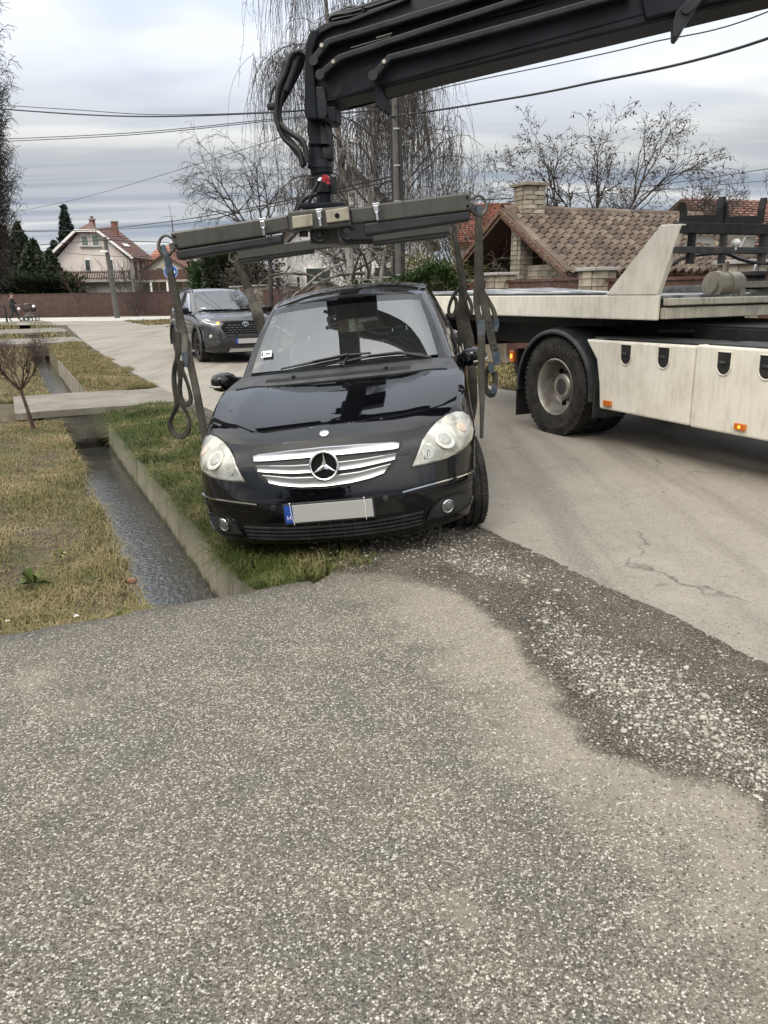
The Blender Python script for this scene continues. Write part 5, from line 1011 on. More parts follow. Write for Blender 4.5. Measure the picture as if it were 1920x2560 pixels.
for px, py, par, m in ((1521, 1008, lk, M_ORANGE), (1853, 1067, lk2, M_ORANGE)):
    c = tp(px, py); ml = tsub(MB().box((5.088, c[1], c[2]), (.026, .105, .055)), 'marker_lamp', m, par, bevel=.006)
    if m is M_ORANGE and px > 1600: tsub(MB().sphere((5.073, c[1], c[2]), (.006, .014, .014), 8, 6), 'lamp_bulb', M_AMBLIT, par)
c = tp(1286, 890, 5.5); tb(MB().box((5.48, c[1], c[2]), (.05, .09, .14)), 'marker_lamp', M_ORANGE, bevel=.01); tb(MB().sphere((5.452, c[1], c[2]), (.006, .025, .03), 8, 6), 'lamp_bulb', M_AMBLIT); tb(MB().box((5.55, c[1]-.04, c[2]-.06), (.10, .06, .30)), 'lamp_bracket', M_CHASSIS)
# rear wheels
WS, WZ, WR = 6.655, .512, .515
def truck_wheel(t0, face, side):
    Mx = Matrix.Translation((t0-TO[0], WS-TO[1], WZ)) @ Matrix.Rotation(-pi/2*side, 4, 'Y')
    wt = bpy.data.objects.new('wheel', None); COL.objects.link(wt); wt.parent = truck; wt.matrix_local = Mx
    R = WR; w = .295; h = w/2; mb = MB()
    pr = [(.295, h*.55), (.305, h*.80), (.33, h*.93), (.40, h*1.0), (.455, h*.99), (.462, h*.96), (.485, h*.93), (R*.985, h*.84), (R, h*.74)]
    for g in (.42, 0, -.42): pr += [(R*1.002, g*h+.012), (R*.97, g*h+.008), (R*.97, g*h-.008), (R*1.002, g*h-.012)]
    pr += [(R, -h*.74), (R*.985, -h*.84), (.40, -h), (.30, -h*.8), (.29, -h*.5)]
    mb.lathe(pr, 60)
    for k in range(56):
        a = 2*pi*k/56
        for g in (-1, 1): mb.box((R*.985*math.cos(a), R*.985*math.sin(a), g*h*.74), (.030, .034, h*.30), Matrix.Rotation(a+.15*g, 3, 'Z'))
    mb.build('tyre', M_TYRE, wt, 35)
    if face:
        mb = MB(); mb.lathe([(.298, h*.66), (.300, h*.80), (.290, h*.83), (.283, h*.78), (.276, h*.45), (.262, .0), (.245, -h*.45), (.22, -h*.62), (.16, -h*.66), (.14, -h*.5), (.135, h*.1), (.12, h*.2), (.0001, h*.2)], 48); rim = mb.build('rim', M_TRUCKRIM, wt, 40)
        for k in range(10):
            a = 2*pi*k/10+.2; ax = Vector((math.cos(a)*.45, math.sin(a)*.45, 1)).normalized(); c = Vector((.212*math.cos(a), .212*math.sin(a), -h*.585)); q = Matrix.Translation(c) @ (Matrix.Rotation(a, 4, 'Z') @ Matrix.Rotation(-.35, 4, 'Y'))
            m2 = MB(); m2.lathe([(.0001, .004), (.030, .004), (.032, -.01)], 14, q); m2.build('vent_hole', M_DARK, rim)
        for k in range(10):
            a = 2*pi*k/10+.5; m2 = MB(); m2.cyl((.152*math.cos(a), .152*math.sin(a), -h*.66), (.152*math.cos(a), .152*math.sin(a), -h*.30), .013, 6); m2.build('wheel_nut', M_STEELD, rim)
        m3 = MB(); m3.lathe([(.0001, h*.21), (.085, h*.21), (.09, h*.1)], 20); m3.build('hub_cap', M_STEELD, rim, 40)
        M_LET = pm('tyre_lettering', (.075, .07, .062), rough=.8)
        for txt, a0, da, sz in (('295/80', rad(-22), rad(6.6), .05), ('Continental', rad(-168), rad(5.2), .05)):
            for k, ch in enumerate(txt):
                if ch == ' ': continue
                a = a0-da*(k-(len(txt)-1)/2)
                # text on the outer face: outer normal is +z of the wheel frame seen from outside
                Rt = Matrix.Rotation(a, 4, 'Z') @ Matrix.Translation((.425, 0, h*1.003)) @ Matrix.Rotation(-pi/2, 4, 'Z')
                text('tyre_letter', ch, sz, M_LET, wt, Rt, .0015)
    return wt
M_TRUCKRIM = pm('worn_steel_rim', (.22, .205, .18), (.38, .36, .325), 6, rough=.42, metal=.55)
truck_wheel(5.27, True, 1); truck_wheel(5.62, False, 1); truck_wheel(7.08, False, 1); truck_wheel(7.43, False, 1)
tb(MB().cyl((5.5, WS, WZ), (7.3, WS, WZ), .09, 12), 'axle', M_CHASSIS)
# mudguard and flap
mb = MB(); arc = np.linspace(rad(-8), rad(188), 34); sec = [(5.11, .555), (5.105, .575), (5.12, .60), (5.20, .62), (5.74, .62), (5.74, .605), (5.20, .60), (5.13, .575)]
mb.grid([[(t, WS-(.0 if a > pi/2 else .0)-r_*math.cos(a)*1.07, WZ+r_*math.sin(a)) for t, r_ in sec+[sec[0]]] for a in arc]); tb(mb, 'mudguard', pm('mudguard_plastic', (.013, .016, .02), (.035, .036, .036), 6, rough=.45), smooth=40)
tb(MB().box((5.42, WS+.66, .36), (.58, .012, .46)), 'mud_flap', M_CHASSIS); tb(MB().box((5.3, WS-.665, .42), (.36, .02, .30)), 'mudguard_end', bpy.data.materials['mudguard_plastic'])
# cab and front wheels, out of the picture
tb(MB().hull([(5.1, .2, .6), (7.6, .2, .6), (7.6, .2, 2.9), (5.1, .2, 2.9)], [(5.1, -1.9, .6), (7.6, -1.9, .6), (7.6, -1.6, 2.9), (5.1, -1.6, 2.9)]), 'cab', M_CREAM, bevel=.06)
# ================================================================== LOADER CRANE, LIFTING FRAME, SLINGS
M_CRANE = pm('dark_blue_black_crane_paint', (.0045, .007, .011), (.009, .012, .017), 4, rough=.6, spec=.18); M_CRANE2 = pm('worn_black_crane_paint', (.008, .011, .016), (.018, .022, .026), 7, rough=.5, spec=.3); M_CRANE3 = pm('shadowed_black_steel', (.006, .007, .009), rough=.6)
BA = np.array([-.52, 6.42, 0]); BB = np.array([4.9, 5.05, 0]); BD = (BB-BA)/np.linalg.norm(BB-BA); BN = np.array([BD[1], -BD[0], 0])     # BN points to the viewer
def bo(u, v, off=0., full=False):       # point of the crane's side plane, off metres in front of its centre plane
    px, py = (u, v) if full else (600+u*.38577, v*.38577); d = _ray(px, py); k = ((BA+BN*off-CP)@BN)/(d@BN); return CP+d*k
crane = thing('loader_crane', 'black hydraulic loader crane boom reaching in from the upper right, hoses at its tip', 'crane', tuple(rd(6.3, .9)), 0)
CO = tuple(rd(6.3, .9))
cb = lambda mb, name, mat, par=None, **k: mb.build(name, mat, par or crane, off=CO, **k) if par is None else csub(mb, name, mat, par, **k)
def csub(mb, name, mat, par, **k): mb.v = [(p[0]-CO[0], p[1]-CO[1], p[2]-CO[2]) for p in mb.v]; return mb.build(name, mat, par, **k)
def slab(poly, near, far, full=False, low=()):     # outline seen on the face at 'near' (underside corners: on the far face), extruded back to 'far'
    A = [bo(u, v, far, full)+BN*(near-far) if i in low else bo(u, v, near, full) for i, (u, v) in enumerate(poly)]; return MB().hull(A, [p-BN*(near-far) for p in A])
# nested boom sections (deep box, stepped towards the tip)
bs = cb(slab([(455, 400), (470, 205), (545, 152), (700, 128), (1100, -25), (2000, -380), (3500, -960), (4600, -1380), (6750, -2190), (6750, -1020), (4600, -330), (3421, 52), (1659, 470), (600, 722), (480, 740)], .13, -.15, low=(9, 10, 11, 12, 13)), 'boom', M_CRANE3, bevel=.01)
cb(slab([(700, 480), (1000, 330), (1659, 120), (3500, -420), (4600, -760), (6750, -1500), (6750, -1015), (4600, -325), (3421, 57), (1659, 474), (600, 727), (620, 640)], .165, -.19, low=(6, 7, 8, 9, 10)), 'boom_section', M_CRANE, bevel=.012)
cb(slab([(640, 340), (760, 290), (1659, 20), (2600, -270), (2600, -130), (1659, 105), (900, 300), (700, 400)], .15, -.17), 'boom_section', M_CRANE3, bevel=.01)
cb(slab([(2540, -300), (3500, -700), (4600, -1100), (6750, -1900), (6750, -1012), (4600, -320), (3421, 55), (2600, 250)], .20, -.22, low=(4, 5, 6, 7)), 'boom_section', M_CRANE, bevel=.012)
# head of the boom
cb(slab([(414, 735), (416, 560), (420, 310), (455, 195), (498, 186), (512, 200), (470, 330), (486, 560), (500, 770), (432, 772)], .19, -.19), 'boom_head', M_CRANE, bevel=.012)
cb(slab([(486, 560), (545, 560), (568, 740), (545, 775), (500, 770), (484, 640)], .175, -.175), 'boom_head', M_CRANE2, bevel=.01)
cb(slab([(545, 150), (620, 138), (700, 122), (1100, -28), (1100, -6), (700, 150), (600, 172), (520, 215), (470, 300), (430, 330), (430, 300), (465, 205)], .18, .10), 'head_plate', M_CRANE2, bevel=.006)
for pts, w in (([(470, 400), (482, 372), (566, 268), (1100, 105), (1659, -65), (2400, -290)], 46), ([(512, 492), (530, 468), (640, 372), (1250, 172), (1659, 40), (2400, -200)], 44), ([(855, 497), (880, 470), (965, 372), (1330, 275), (1659, 185), (2520, -55)], 46)):
    up = []; lo = []; P = np.array(pts, float)
    for i in range(len(P)):
        d = P[min(i+1, len(P)-1)]-P[max(i-1, 0)]; d /= np.linalg.norm(d); nn = np.array([d[1], -d[0]])
        if nn[1] > 0: nn = -nn
        up.append(tuple(P[i]+nn*w/2)); lo.append(tuple(P[i]-nn*w/2))
    rl = cb(slab(up+lo[::-1], .235, .12), 'side_rail', M_CRANE2, bevel=.010)
    c = bo(P[0][0]+8, P[0][1]-8, .236); csub(MB().cyl(tuple(c), tuple(c+BN*.012), .034, 16), 'pin', M_CRANE3, rl)
    c = bo(P[2][0]-10, P[2][1]+50, .15); csub(MB().cyl(tuple(c), tuple(c+BN*.1), .014, 8), 'bolt', M_CREAM2, rl)
for (a, b_) in (((720, 308), (978, 234)), ((885, 242), (985, 213))): cb(MB().cyl(tuple(bo(*a, .155)), tuple(bo(*b_, .155)), .0085, 8), 'piston_rod', M_SILVER, smooth=40)
for poly in ([(868, 560), (905, 560), (958, 660), (945, 722), (922, 722), (895, 690), (878, 690)], [(560, 690), (615, 690), (622, 785), (596, 790), (575, 775)]): cb(slab(poly, .17, .02), 'bracket', M_CRANE, bevel=.006)
br = cb(slab([(1730, 40), (1776, 0), (1800, 10), (1765, 50), (1752, 70), (1738, 95), (1684, 97), (1680, 62)], .24, .12, False) if False else slab([(1682, 58), (1690, 30), (1716, 2), (1752, -30), (1775, -20), (1730, 30), (1712, 62), (1700, 84), (1690, 96), (1682, 92)], .24, .10, True), 'bracket', M_CRANE2, bevel=.006)
c = bo(1717, 20, .245, True); csub(MB().cyl(tuple(c), tuple(c+BN*.01), .035, 14), 'pin', M_CRANE2, br)
for k, pts in enumerate(([(575, 128), (600, 105), (760, 72), (960, 8), (1200, -75)], [(580, 140), (640, 122), (800, 85), (1000, 20), (1200, -50)], [(600, 100), (640, 88), (780, 48), (930, 0), (1100, -60)])):
    cb(MB().tube(resample([bo(u, v, .06-.06*k) for u, v in pts], 24), .014, 6), 'boom_pipe', M_GASKET, smooth=60)
cb(slab([(786, 40), (800, 36), (806, 74), (790, 78)], .10, -.12), 'pipe_clamp', M_CRANE)
# link and rotator
cb(slab([(432, 765), (540, 765), (560, 860), (566, 935), (448, 940), (436, 860)], .09, -.09), 'link', M_CRANE, bevel=.01)
cb(slab([(520, 800), (548, 830), (562, 930), (524, 930)], .10, .07), 'link_plate', M_CRANE3)
def col(u0, v0, u1, v1, r0, r1, name, mat, n=28):
    a, b_ = bo(u0, v0), bo(u1, v1); return cb(MB().tube([tuple(a), tuple(b_)], [r0, r1], n), name, mat, smooth=40)
sc_ = lambda w: w*.38577/1924*6.05/2          # half width in metres from zoomed pixels
col(505, 925, 507, 948, sc_(125), sc_(125), 'rotator_collar', M_CRANE2); col(507, 948, 520, 1050, sc_(118), sc_(128), 'rotator_neck', M_CRANE); col(524, 1045, 527, 1092, sc_(148), sc_(152), 'rotator_ring', M_CRANE2)
col(527, 1093, 532, 1130, sc_(144), sc_(144), 'rotator_ring', M_CRANE); col(532, 1130, 540, 1250, sc_(118), sc_(122), 'rotator_body', M_CRANE3); col(541, 1245, 545, 1330, sc_(86), sc_(104), 'rotator_foot', M_CRANE)
a = bo(570, 1000, 0); cb(rbox(tuple(a), (.09, .14, .11), .4), 'rotator_motor', M_CRANE3, smooth=60)
for u, v in ((470, 1190), (602, 1180), (606, 1225)): a = bo(u, v, .02); cb(MB().cyl(tuple(a-np.array([0, 0, .035])), tuple(a+np.array([0, 0, .035])), .03, 10), 'rotator_valve', M_CRANE3)
M_RED = pm('red_valve_paint', (.30, .014, .02), rough=.4)
a = bo(553, 1157, .14); rv = cb(MB().cyl(tuple(a-BN*.03), tuple(a+BN*.01), .028, 12), 'red_valve', M_RED, smooth=40); csub(MB().bar(tuple(a), tuple(bo(578, 1195, .14)), .02, .02), 'valve_handle', M_RED, rv)
a = bo(523, 1160, .14); cb(MB().tube(resample([bo(540, 1150, .10), a, bo(512, 1175, .15)], 8), .017, 8), 'hose_elbow', M_SILVER, smooth=60)
a = bo(432, 1072, .08); cb(MB().cyl(tuple(a-BN*.03), tuple(a+BN*.03), .022, 10), 'hose_fitting', M_SILVER, smooth=40)
for pts, o0, r_ in (([(400, 335), (352, 370), (300, 500), (262, 600), (243, 700), (245, 780), (275, 870), (340, 950), (400, 1030), (428, 1080)], .05, .022), ([(410, 340), (380, 380), (330, 490), (285, 590), (258, 690), (258, 780), (300, 880), (370, 970), (415, 1085)], .10, .022),
                    ([(412, 350), (395, 420), (350, 520), (300, 610), (262, 680), (248, 750), (252, 800), (300, 850), (370, 890), (420, 950), (440, 1060)], .0, .021), ([(395, 330), (340, 350), (312, 410), (290, 480), (255, 560), (240, 640), (236, 720), (240, 790), (290, 900), (385, 985), (408, 1070)], .13, .020),
                    ([(262, 800), (300, 840), (350, 875), (395, 905), (425, 960), (436, 1045)], .16, .019)):
    cb(MB().tube(resample([bo(u, v, o0) for u, v in pts], 40), r_, 8), 'hydraulic_hose', M_GASKET, smooth=60)
for pts, r_ in (([(300, 405), (285, 480), (248, 600)], .032), ([(372, 400), (340, 490), (300, 590)], .03)): cb(MB().tube(resample([bo(u, v, .11) for u, v in pts], 12), r_, 10), 'hose_sleeve', M_CRANE2, smooth=60)
cb(MB().tube(resample([bo(u, v, .12) for u, v in ((250, 540), (215, 575), (198, 640), (192, 680), (208, 695), (235, 690))], 18), .008, 6), 'thin_hose', M_GASKET, smooth=60); a = bo(205, 690, .12); cb(rbox(tuple(a), (.07, .05, .05), .5), 'hose_coupling', M_CRANE3, smooth=60)
for pts in ([(512, 1172), (478, 1240), (452, 1300), (436, 1375)], [(500, 1255), (430, 1280), (395, 1320), (372, 1370)]): cb(MB().tube(resample([bo(u, v, .13) for u, v in pts], 16), .016, 8), 'hydraulic_hose', M_GASKET, smooth=60)
# crane mast on the truck (outside the picture)
b0 = bo(6600, -1500); cb(MB().box((b0[0], b0[1], (b0[2]+.9)/2), (.62, .62, b0[2]-.5)), 'mast', M_CRANE)

# ------------------------------------------------------------------ lifting frame
M_BEAM_G = dirty('greyish_lifting_steel', (.052, .052, .044), (.022, .021, .018), .8, .5); M_PLATE_C = dirty('dirty_cream_plate', (.33, .31, .24), (.12, .10, .07), .7); M_RUB = pm('black_rubber_pad', (.010, .012, .016), (.020, .022, .026), 6, rough=.6)
YN, YF = 5.5, 7.95
frame = thing('vehicle_spreader', 'grey H shaped vehicle lifting spreader with two cross beams hung beneath the crane tip', 'spreader', (-.3, 6.6, 1.95))
FO = (-.3, 6.6, 1.95); fb = lambda mb, name, mat, **k: mb.build(name, mat, frame, off=FO, **k)
def fsub(mb, name, mat, par, **k): mb.v = [tuple(np.array(p)-FO) for p in mb.v]; return mb.build(name, mat, par, **k)
def obeam(a, b, w, h, name, mat, z=0, bev=.012, par=None):
    mb = MB().bar(a, b, w, h); return fb(mb, name, mat, bevel=bev)
ZL = lambda u, v: (380+u*.26522, 470+v*.26522); ZR = lambda u, v: (780+u*.28933, 460+v*.28933); Z2 = lambda u, v: (600+u*.38577, v*.38577)
def ymid(p, q, y): return (on_y(*p, y)+on_y(*q, y))/2
aL = ymid(ZL(185, 432), ZL(235, 578), YN); aM = ymid(ZL(1035, 300), ZL(1075, 455), YN); aC0 = ymid(Z2(318, 1383), Z2(330, 1505), YN); aC1 = ymid(Z2(712, 1330), Z2(722, 1480), YN); aN = ymid(ZR(545, 190), ZR(575, 325), YN); aR = ymid(ZR(1362, 85), ZR(1372, 228), YN)
obeam(aL, aM, .13, .112, 'beam_arm', M_BEAM_G); obeam(aM-(aM-aC0)*.0, aC0, .11, .098, 'beam_arm', M_BEAM_G); obeam(aC0, aC1, .17, .128, 'centre_box', M_BEAM_G); obeam(aC1, aN, .11, .098, 'beam_arm', M_BEAM_G); obeam(aN, aR, .13, .112, 'beam_arm', M_BEAM_G)
def pad(p0, p1, q0, q1, y, w=.16):
    A = [on_y(*p0, y), on_y(*p1, y), on_y(*q1, y), on_y(*q0, y)]; k = np.array([0, w, 0]); mb = MB().hull([p-k*.35 for p in A], [p+k*.65 for p in A]); fb(mb, 'rubber_pad', M_RUB, bevel=.012)
pad(ZL(232, 592), ZL(258, 682), ZL(1228, 440), ZL(1236, 520), YN); pad(ZR(450, 345), ZR(455, 450), ZR(1360, 238), ZR(1362, 318), YN)
bL = ymid(ZL(808, 612), ZL(838, 640), YF); bM = ymid(ZL(960, 568), ZL(975, 625), YF)
fL = ymid(ZL(800, 605), ZL(835, 652), YF); fR = ymid(ZR(1168, 352), ZR(1178, 400), YF); obeam(fL, fR, .13, .100, 'far_beam', M_BEAM_G)
pad(ZL(815, 652), ZL(840, 712), ZL(1522, 545), ZL(1530, 612), YF); pad(ZR(525, 472), ZR(532, 535), ZR(1165, 402), ZR(1168, 460), YF)
# spine joining the beams, plate above carrying the rotator
cN = (aC0*.45+aC1*.55); cF = (fL*.48+fR*.52)
obeam(cN+np.array([0, .05, -.10]), cF+np.array([0, -.05, -.02]), .20, .10, 'spine', M_BEAM_G); mid = (cN+cF)/2; rb_ = bo(545, 1330)
fb(MB().box((rb_[0], rb_[1], rb_[2]-.015), (.34, .30, .04)), 'rotator_plate', M_CRANE, bevel=.01); fb(MB().hull([(rb_[0]+x, rb_[1]+y, rb_[2]-.03) for x, y in ((-.12, -.1), (.12, -.1), (.12, .1), (-.12, .1))], [(mid[0]+x, rb_[1]+y+.05, mid[2]+.02) for x, y in ((-.16, -.2), (.16, -.2), (.16, .2), (-.16, .2))]), 'rotator_pedestal', M_CRANE, bevel=.01)
a = on_y(*ZR(375, 430), 6.3); fb(MB().box(tuple(a+np.array([.02, 0, .0])), (.24, .5, .13)), 'spine_bracket', M_CRANE3, bevel=.01)
for u, v in ((415, 1515), (512, 1520)): a = on_y(*Z2(u, v), YN); fb(MB().cyl(tuple(a+np.array([0, -.02, .03])), tuple(a+np.array([0, -.02, -.02])), .03, 10), 'stop_bolt', M_CRANE3)
for u, v in ((515, 1510), (695, 1495)):
    a = on_y(*Z2(u, v), YN-.04); mb = MB().tube([tuple(a+np.array([.04*math.cos(t), 0, .045*math.sin(t)-.01])) for t in np.linspace(.2, 2*pi-.9, 16)], .016, 6); fb(mb, 'shackle_eye', M_CRANE2, smooth=60)
# clamps and plates on the front face
def facebox(c0, c1, c2, c3, y, d, name, mat, bev=.006):
    A = [on_y(*p, y) for p in (c0, c1, c2, c3)]; return fb(MB().hull(A, [p+np.array([0, d, 0]) for p in A]), name, mat, bevel=bev)
facebox(Z2(335, 1402), Z2(468, 1386), Z2(472, 1464), Z2(342, 1482), YN-.105, .03, 'cream_plate', M_PLATE_C)
pl = facebox(Z2(553, 1363), Z2(702, 1340), Z2(710, 1426), Z2(562, 1446), YN-.105, .03, 'cream_plate', M_PLATE_C)
a = on_y(*Z2(629, 1397), YN-.106); fsub(MB().cyl(tuple(a), tuple(a-np.array([0, .004, 0])), .016, 14), 'plate_hole', M_DARK, pl)
for (u, v, hgt) in ((145, 1432, 95), (510, 1370, 100), (878, 1332, 98)):
    a = on_y(*Z2(u, v), YN-.10); b_ = on_y(*Z2(u+14, v+hgt), YN-.10); m_ = a*.55+b_*.45
    mb = MB().bar(tuple(a), tuple(m_), .03, .03, (0, -1, 0)); mb.bar(tuple(m_), tuple(b_), .016, .05, (0, -1, 0)); mb.bar(tuple(a+np.array([-.02, 0, .004])), tuple(a+np.array([.024, 0, .008])), .02, .02); fb(mb, 'clamp', M_SILVER, bevel=.003)
for p in (ZL(210, 457), ZL(228, 540), ZR(1342, 115), ZR(1345, 190), ):
    a = on_y(*p, YN-.068); fb(MB().cyl(tuple(a), tuple(a-np.array([0, .004, 0])), .009, 10), 'bolt_hole', M_DARK)
M_HOOK = pm('scuffed_hook_steel', (.055, .055, .05), (.13, .125, .115), 12, rough=.45, metal=.4)
def hook(end, sg, y, k=1.0):
    k *= .62
    C_ = end+np.array([sg*.10*k, 0, -.02*k]); P = [C_+np.array([sg*x*k, 0, z*k]) for x, z in ((-.11, .03), (-.06, .065), (-.02, .085), (.025, .07), (.06, .03), (.075, -.03), (.055, -.085), (.01, -.115), (-.045, -.10), (-.075, -.05), (-.10, -.03))]
    fb(MB().tube(resample(P, 26), np.r_[np.linspace(.012, .013, 6), np.linspace(.014, .022, 10), np.linspace(.022, .024, 10)]*k, 8), 'end_hook', M_HOOK, smooth=60)
    fb(MB().bar(tuple(end+np.array([sg*.005, 0, -.055*k])), tuple(end+np.array([sg*.05*k, 0, -.07*k])), .05*k, .10*k), 'hook_plate', M_HOOK, bevel=.008); return C_+np.array([sg*.005*k, 0, -.10*k])
hL = hook(aL, -1, YN); hR = hook(aR, 1, YN); hFL = hook(fL, -1, YF, .85); hFR = hook(fR, 1, YF, .85)
# ------------------------------------------------------------------ slings
n = NT('dirty_sling_webbing'); v = n.coord('Object'); wv = n.nd('ShaderNodeTexWave', bands_direction='Z'); n.L.new(v, wv.inputs[0]); wv.inputs['Scale'].default_value = 42; wv.inputs['Distortion'].default_value = 1.5
a_ = n.noise(v, 7, 5); c = n.mix(n.step(a_, .35, .65), (.038, .036, .030), (.078, .073, .061)); wl = n.noise(n.coord('Object', (220, 220, 5)), 1.0, 3); c = n.mix(n.ma('MULTIPLY', n.step(wl, .42, .62), .55), c, (.024, .023, .019)); n.p(Base_Color=c, Roughness=.9, Specular_IOR_Level=.2); n.bump(n.ma('ADD', wl, n.ma('MULTIPLY', wv.outputs[1], .25)), .5, .004); M_SLING = n.m
M_SLINGB = pm('blue_sling_cuff', (.030, .048, .075), (.085, .095, .10), 14, rough=.85, bump=.3, bscale=120); M_SLINGP = pm('sling_worn_pale', (.125, .117, .098), (.07, .066, .056), 12, rough=.9, bump=.3, bscale=150)
def ribbon(P, W, th=.007, m=60, tw=None, face=(0, -1, 0)):
    """flat webbing: P centre points, W widths, tw twist angles"""
    P = np.array(P, float); W = np.broadcast_to(np.array(W, float), (len(P),))*(WK if np.max(W) > .048 else 1.); tw = np.zeros(len(P)) if tw is None else np.array(tw, float)
    Q = resample(np.c_[P, W, tw], m); X = Q[:, :3]; T = np.gradient(X, axis=0); T /= np.linalg.norm(T, axis=1)[:, None]; f0 = np.array(face, float); G = []
    for i in range(m):
        n0 = f0-T[i]*(f0@T[i]); n0 /= np.linalg.norm(n0)+1e-9; s_ = np.cross(T[i], n0); c_, q_ = math.cos(Q[i, 4]), math.sin(Q[i, 4]); s2 = s_*c_+n0*q_; n2 = n0*c_-s_*q_; w = Q[i, 3]/2
        G.append([X[i]+s2*w*a+n2*th*b for a, b in ((-1, -.4), (-.8, .5), (0, .62), (.8, .5), (1, -.4), (0, -.5), (-1, -.4))])
    mb = MB(); mb.grid(G); return mb
def sling(label, loc):
    s = thing('lifting_sling', label, 'sling', loc, 0, 'grey webbing slings lifting the black car'); return s
def sb(s, mb, name, mat): mb.v = [tuple(np.array(p)-np.array(s.location)) for p in mb.v]; return mb.build(name, mat, s, 60)
px2 = lambda z, pts, y: [on_y(*z(*p), yy) for p, yy in zip(pts, np.linspace(y[0], y[1], len(pts)))]
Z5 = lambda u, v: (u*.39783, 480+v*.39783); Z7 = lambda u, v: (1120+u*.2442, 480+v*.24412); I_ = lambda u, v: (u, v)
wheelL = CARM @ Vector((-.86, -1.39, .10)); wheelR = CARM @ Vector((.93, -1.30, .20)); wRL = CARM @ Vector((-.86, 1.4, .1)); wRR = CARM @ Vector((.92, 1.4, .1))
WK = .66
# near left
s1 = sling('near left webbing sling with dangling loops, running to the headlight over the ditch', tuple(hL))
sb(s1, ribbon([hL+np.array([-.02, .01, .05]), hL+np.array([0, -.01, .0])]+px2(Z5, [(1052, 430), (1072, 520)], (YN, YN)), [.05, .06, .075, .08], m=20, th=.014), 'blue_cuff', M_SLINGB)
sb(s1, ribbon(px2(Z5, [(1068, 500), (1090, 600), (1112, 700), (1130, 800), (1148, 880), (1160, 960)], (YN, 5.36)), [.075, .085, .088, .092, .10, .085], m=60, th=.013), 'strap', M_SLING)
sb(s1, ribbon(px2(Z5, [(1144, 860), (1154, 930), (1160, 985), (1163, 1040)], (5.33, 5.3)), [.085, .088, .078, .072], m=24, th=.02), 'worn_cuff', M_SLINGP)
sb(s1, ribbon(px2(Z5, [(1162, 1010), (1164, 1055), (1166, 1100)], (5.28, 5.28)), [.074, .074, .07], m=14, th=.022), 'blue_cuff', M_SLINGB)
sb(s1, ribbon(px2(Z5, [(1170, 930), (1192, 1060), (1222, 1200), (1252, 1350), (1276, 1480)], (5.36, 5.10))+[np.array(on_y(*Z5(1300, 1600), 5.03))], [.07, .078, .08, .082, .082, .08], m=50, th=.012), 'strap', M_SLING)
sb(s1, ribbon(px2(Z5, [(1112, 880), (1118, 960), (1116, 1040), (1098, 1110), (1096, 1200), (1108, 1290), (1112, 1340), (1092, 1390), (1070, 1440), (1075, 1490), (1102, 1525), (1140, 1540), (1172, 1510), (1190, 1470), (1184, 1410), (1150, 1350), (1124, 1310)], (5.3, 5.2)), .038, m=110, th=.010, tw=[0, .2, .5, .8, .6, .3, .5, .9, .9, .5, .1, 0, .3, .7, .9, .6, .5]), 'loop', M_SLING)
sb(s1, ribbon(px2(Z5, [(1132, 1060), (1130, 1130), (1134, 1180), (1130, 1240), (1138, 1300), (1165, 1335), (1190, 1325), (1198, 1290), (1180, 1210), (1160, 1160), (1140, 1110), (1140, 1060)], (5.26, 5.22)), .036, m=80, th=.009, tw=[.3, .5, .8, .6, .3, 0, .2, .5, .8, .6, .3, .2]), 'loop', M_SLING)
# near right
s2 = sling('near right webbing sling with printed letters and blue cuffs, hanging beside the car mirror', tuple(hR))
sb(s2, ribbon([hR+np.array([.0, .01, .05]), hR+np.array([0, -.01, 0])]+px2(Z7, [(308, 160), (312, 280)], (YN, YN)), [.05, .06, .065, .065], m=20, th=.014), 'blue_cuff', M_SLINGB)
sb(s2, ribbon(px2(Z7, [(312, 260), (318, 420), (318, 600), (314, 760), (322, 900), (322, 1010)], (YN, 5.42)), [.065, .080, .092, .095, .105, .10], m=60, th=.014, tw=[0, 0, .15, -.1, .1, 0]), 'strap', M_SLING)
sb(s2, ribbon(px2(Z7, [(310, 980), (300, 1090), (300, 1200), (322, 1300), (340, 1400), (345, 1460)], (5.40, 5.34)), [.09, .085, .07, .08, .085, .08], m=40, th=.013, tw=[0, .2, .3, .1, 0, 0]), 'strap', M_SLING)
sb(s2, ribbon(px2(Z7, [(338, 1310), (344, 1400), (342, 1470)], (5.33, 5.33)), [.085, .09, .08], m=14, th=.020), 'blue_cuff', M_SLINGB)
sb(s2, ribbon(px2(Z7, [(342, 1440), (345, 1600), (342, 1800), (345, 2000), (350, 2200)], (5.34, 5.15))+[on_y(1204, 1095, 5.08)], [.075, .078, .075, .07, .05, .035], m=50, th=.010), 'strap', M_SLING)
pB = px2(Z7, [(345, 1010), (368, 1120), (400, 1280), (428, 1420), (462, 1560), (490, 1660), (502, 1750)], (5.39, 5.3))
sb(s2, ribbon(pB, [.07, .085, .088, .085, .080, .075, .07], m=50, th=.012), 'strap', M_SLING)
sb(s2, ribbon(px2(Z7, [(484, 1640), (500, 1710), (506, 1775)], (5.29, 5.29)), [.078, .08, .06], m=14, th=.018), 'blue_cuff', M_SLINGB)
sb(s2, ribbon(px2(Z7, [(360, 1020), (420, 1120), (470, 1220), (492, 1320), (490, 1400), (480, 1430)], (5.42, 5.40)), [.05, .05, .055, .06, .06, .05], m=40, th=.010, tw=[.8, .6, .5, .4, .2, 0]), 'strap', M_SLING)
sb(s2, ribbon(px2(Z7, [(490, 1300), (492, 1370), (480, 1430)], (5.38, 5.38)), [.065, .07, .05], m=12, th=.016, tw=[.5, .4, .3]), 'blue_cuff', M_SLINGB)
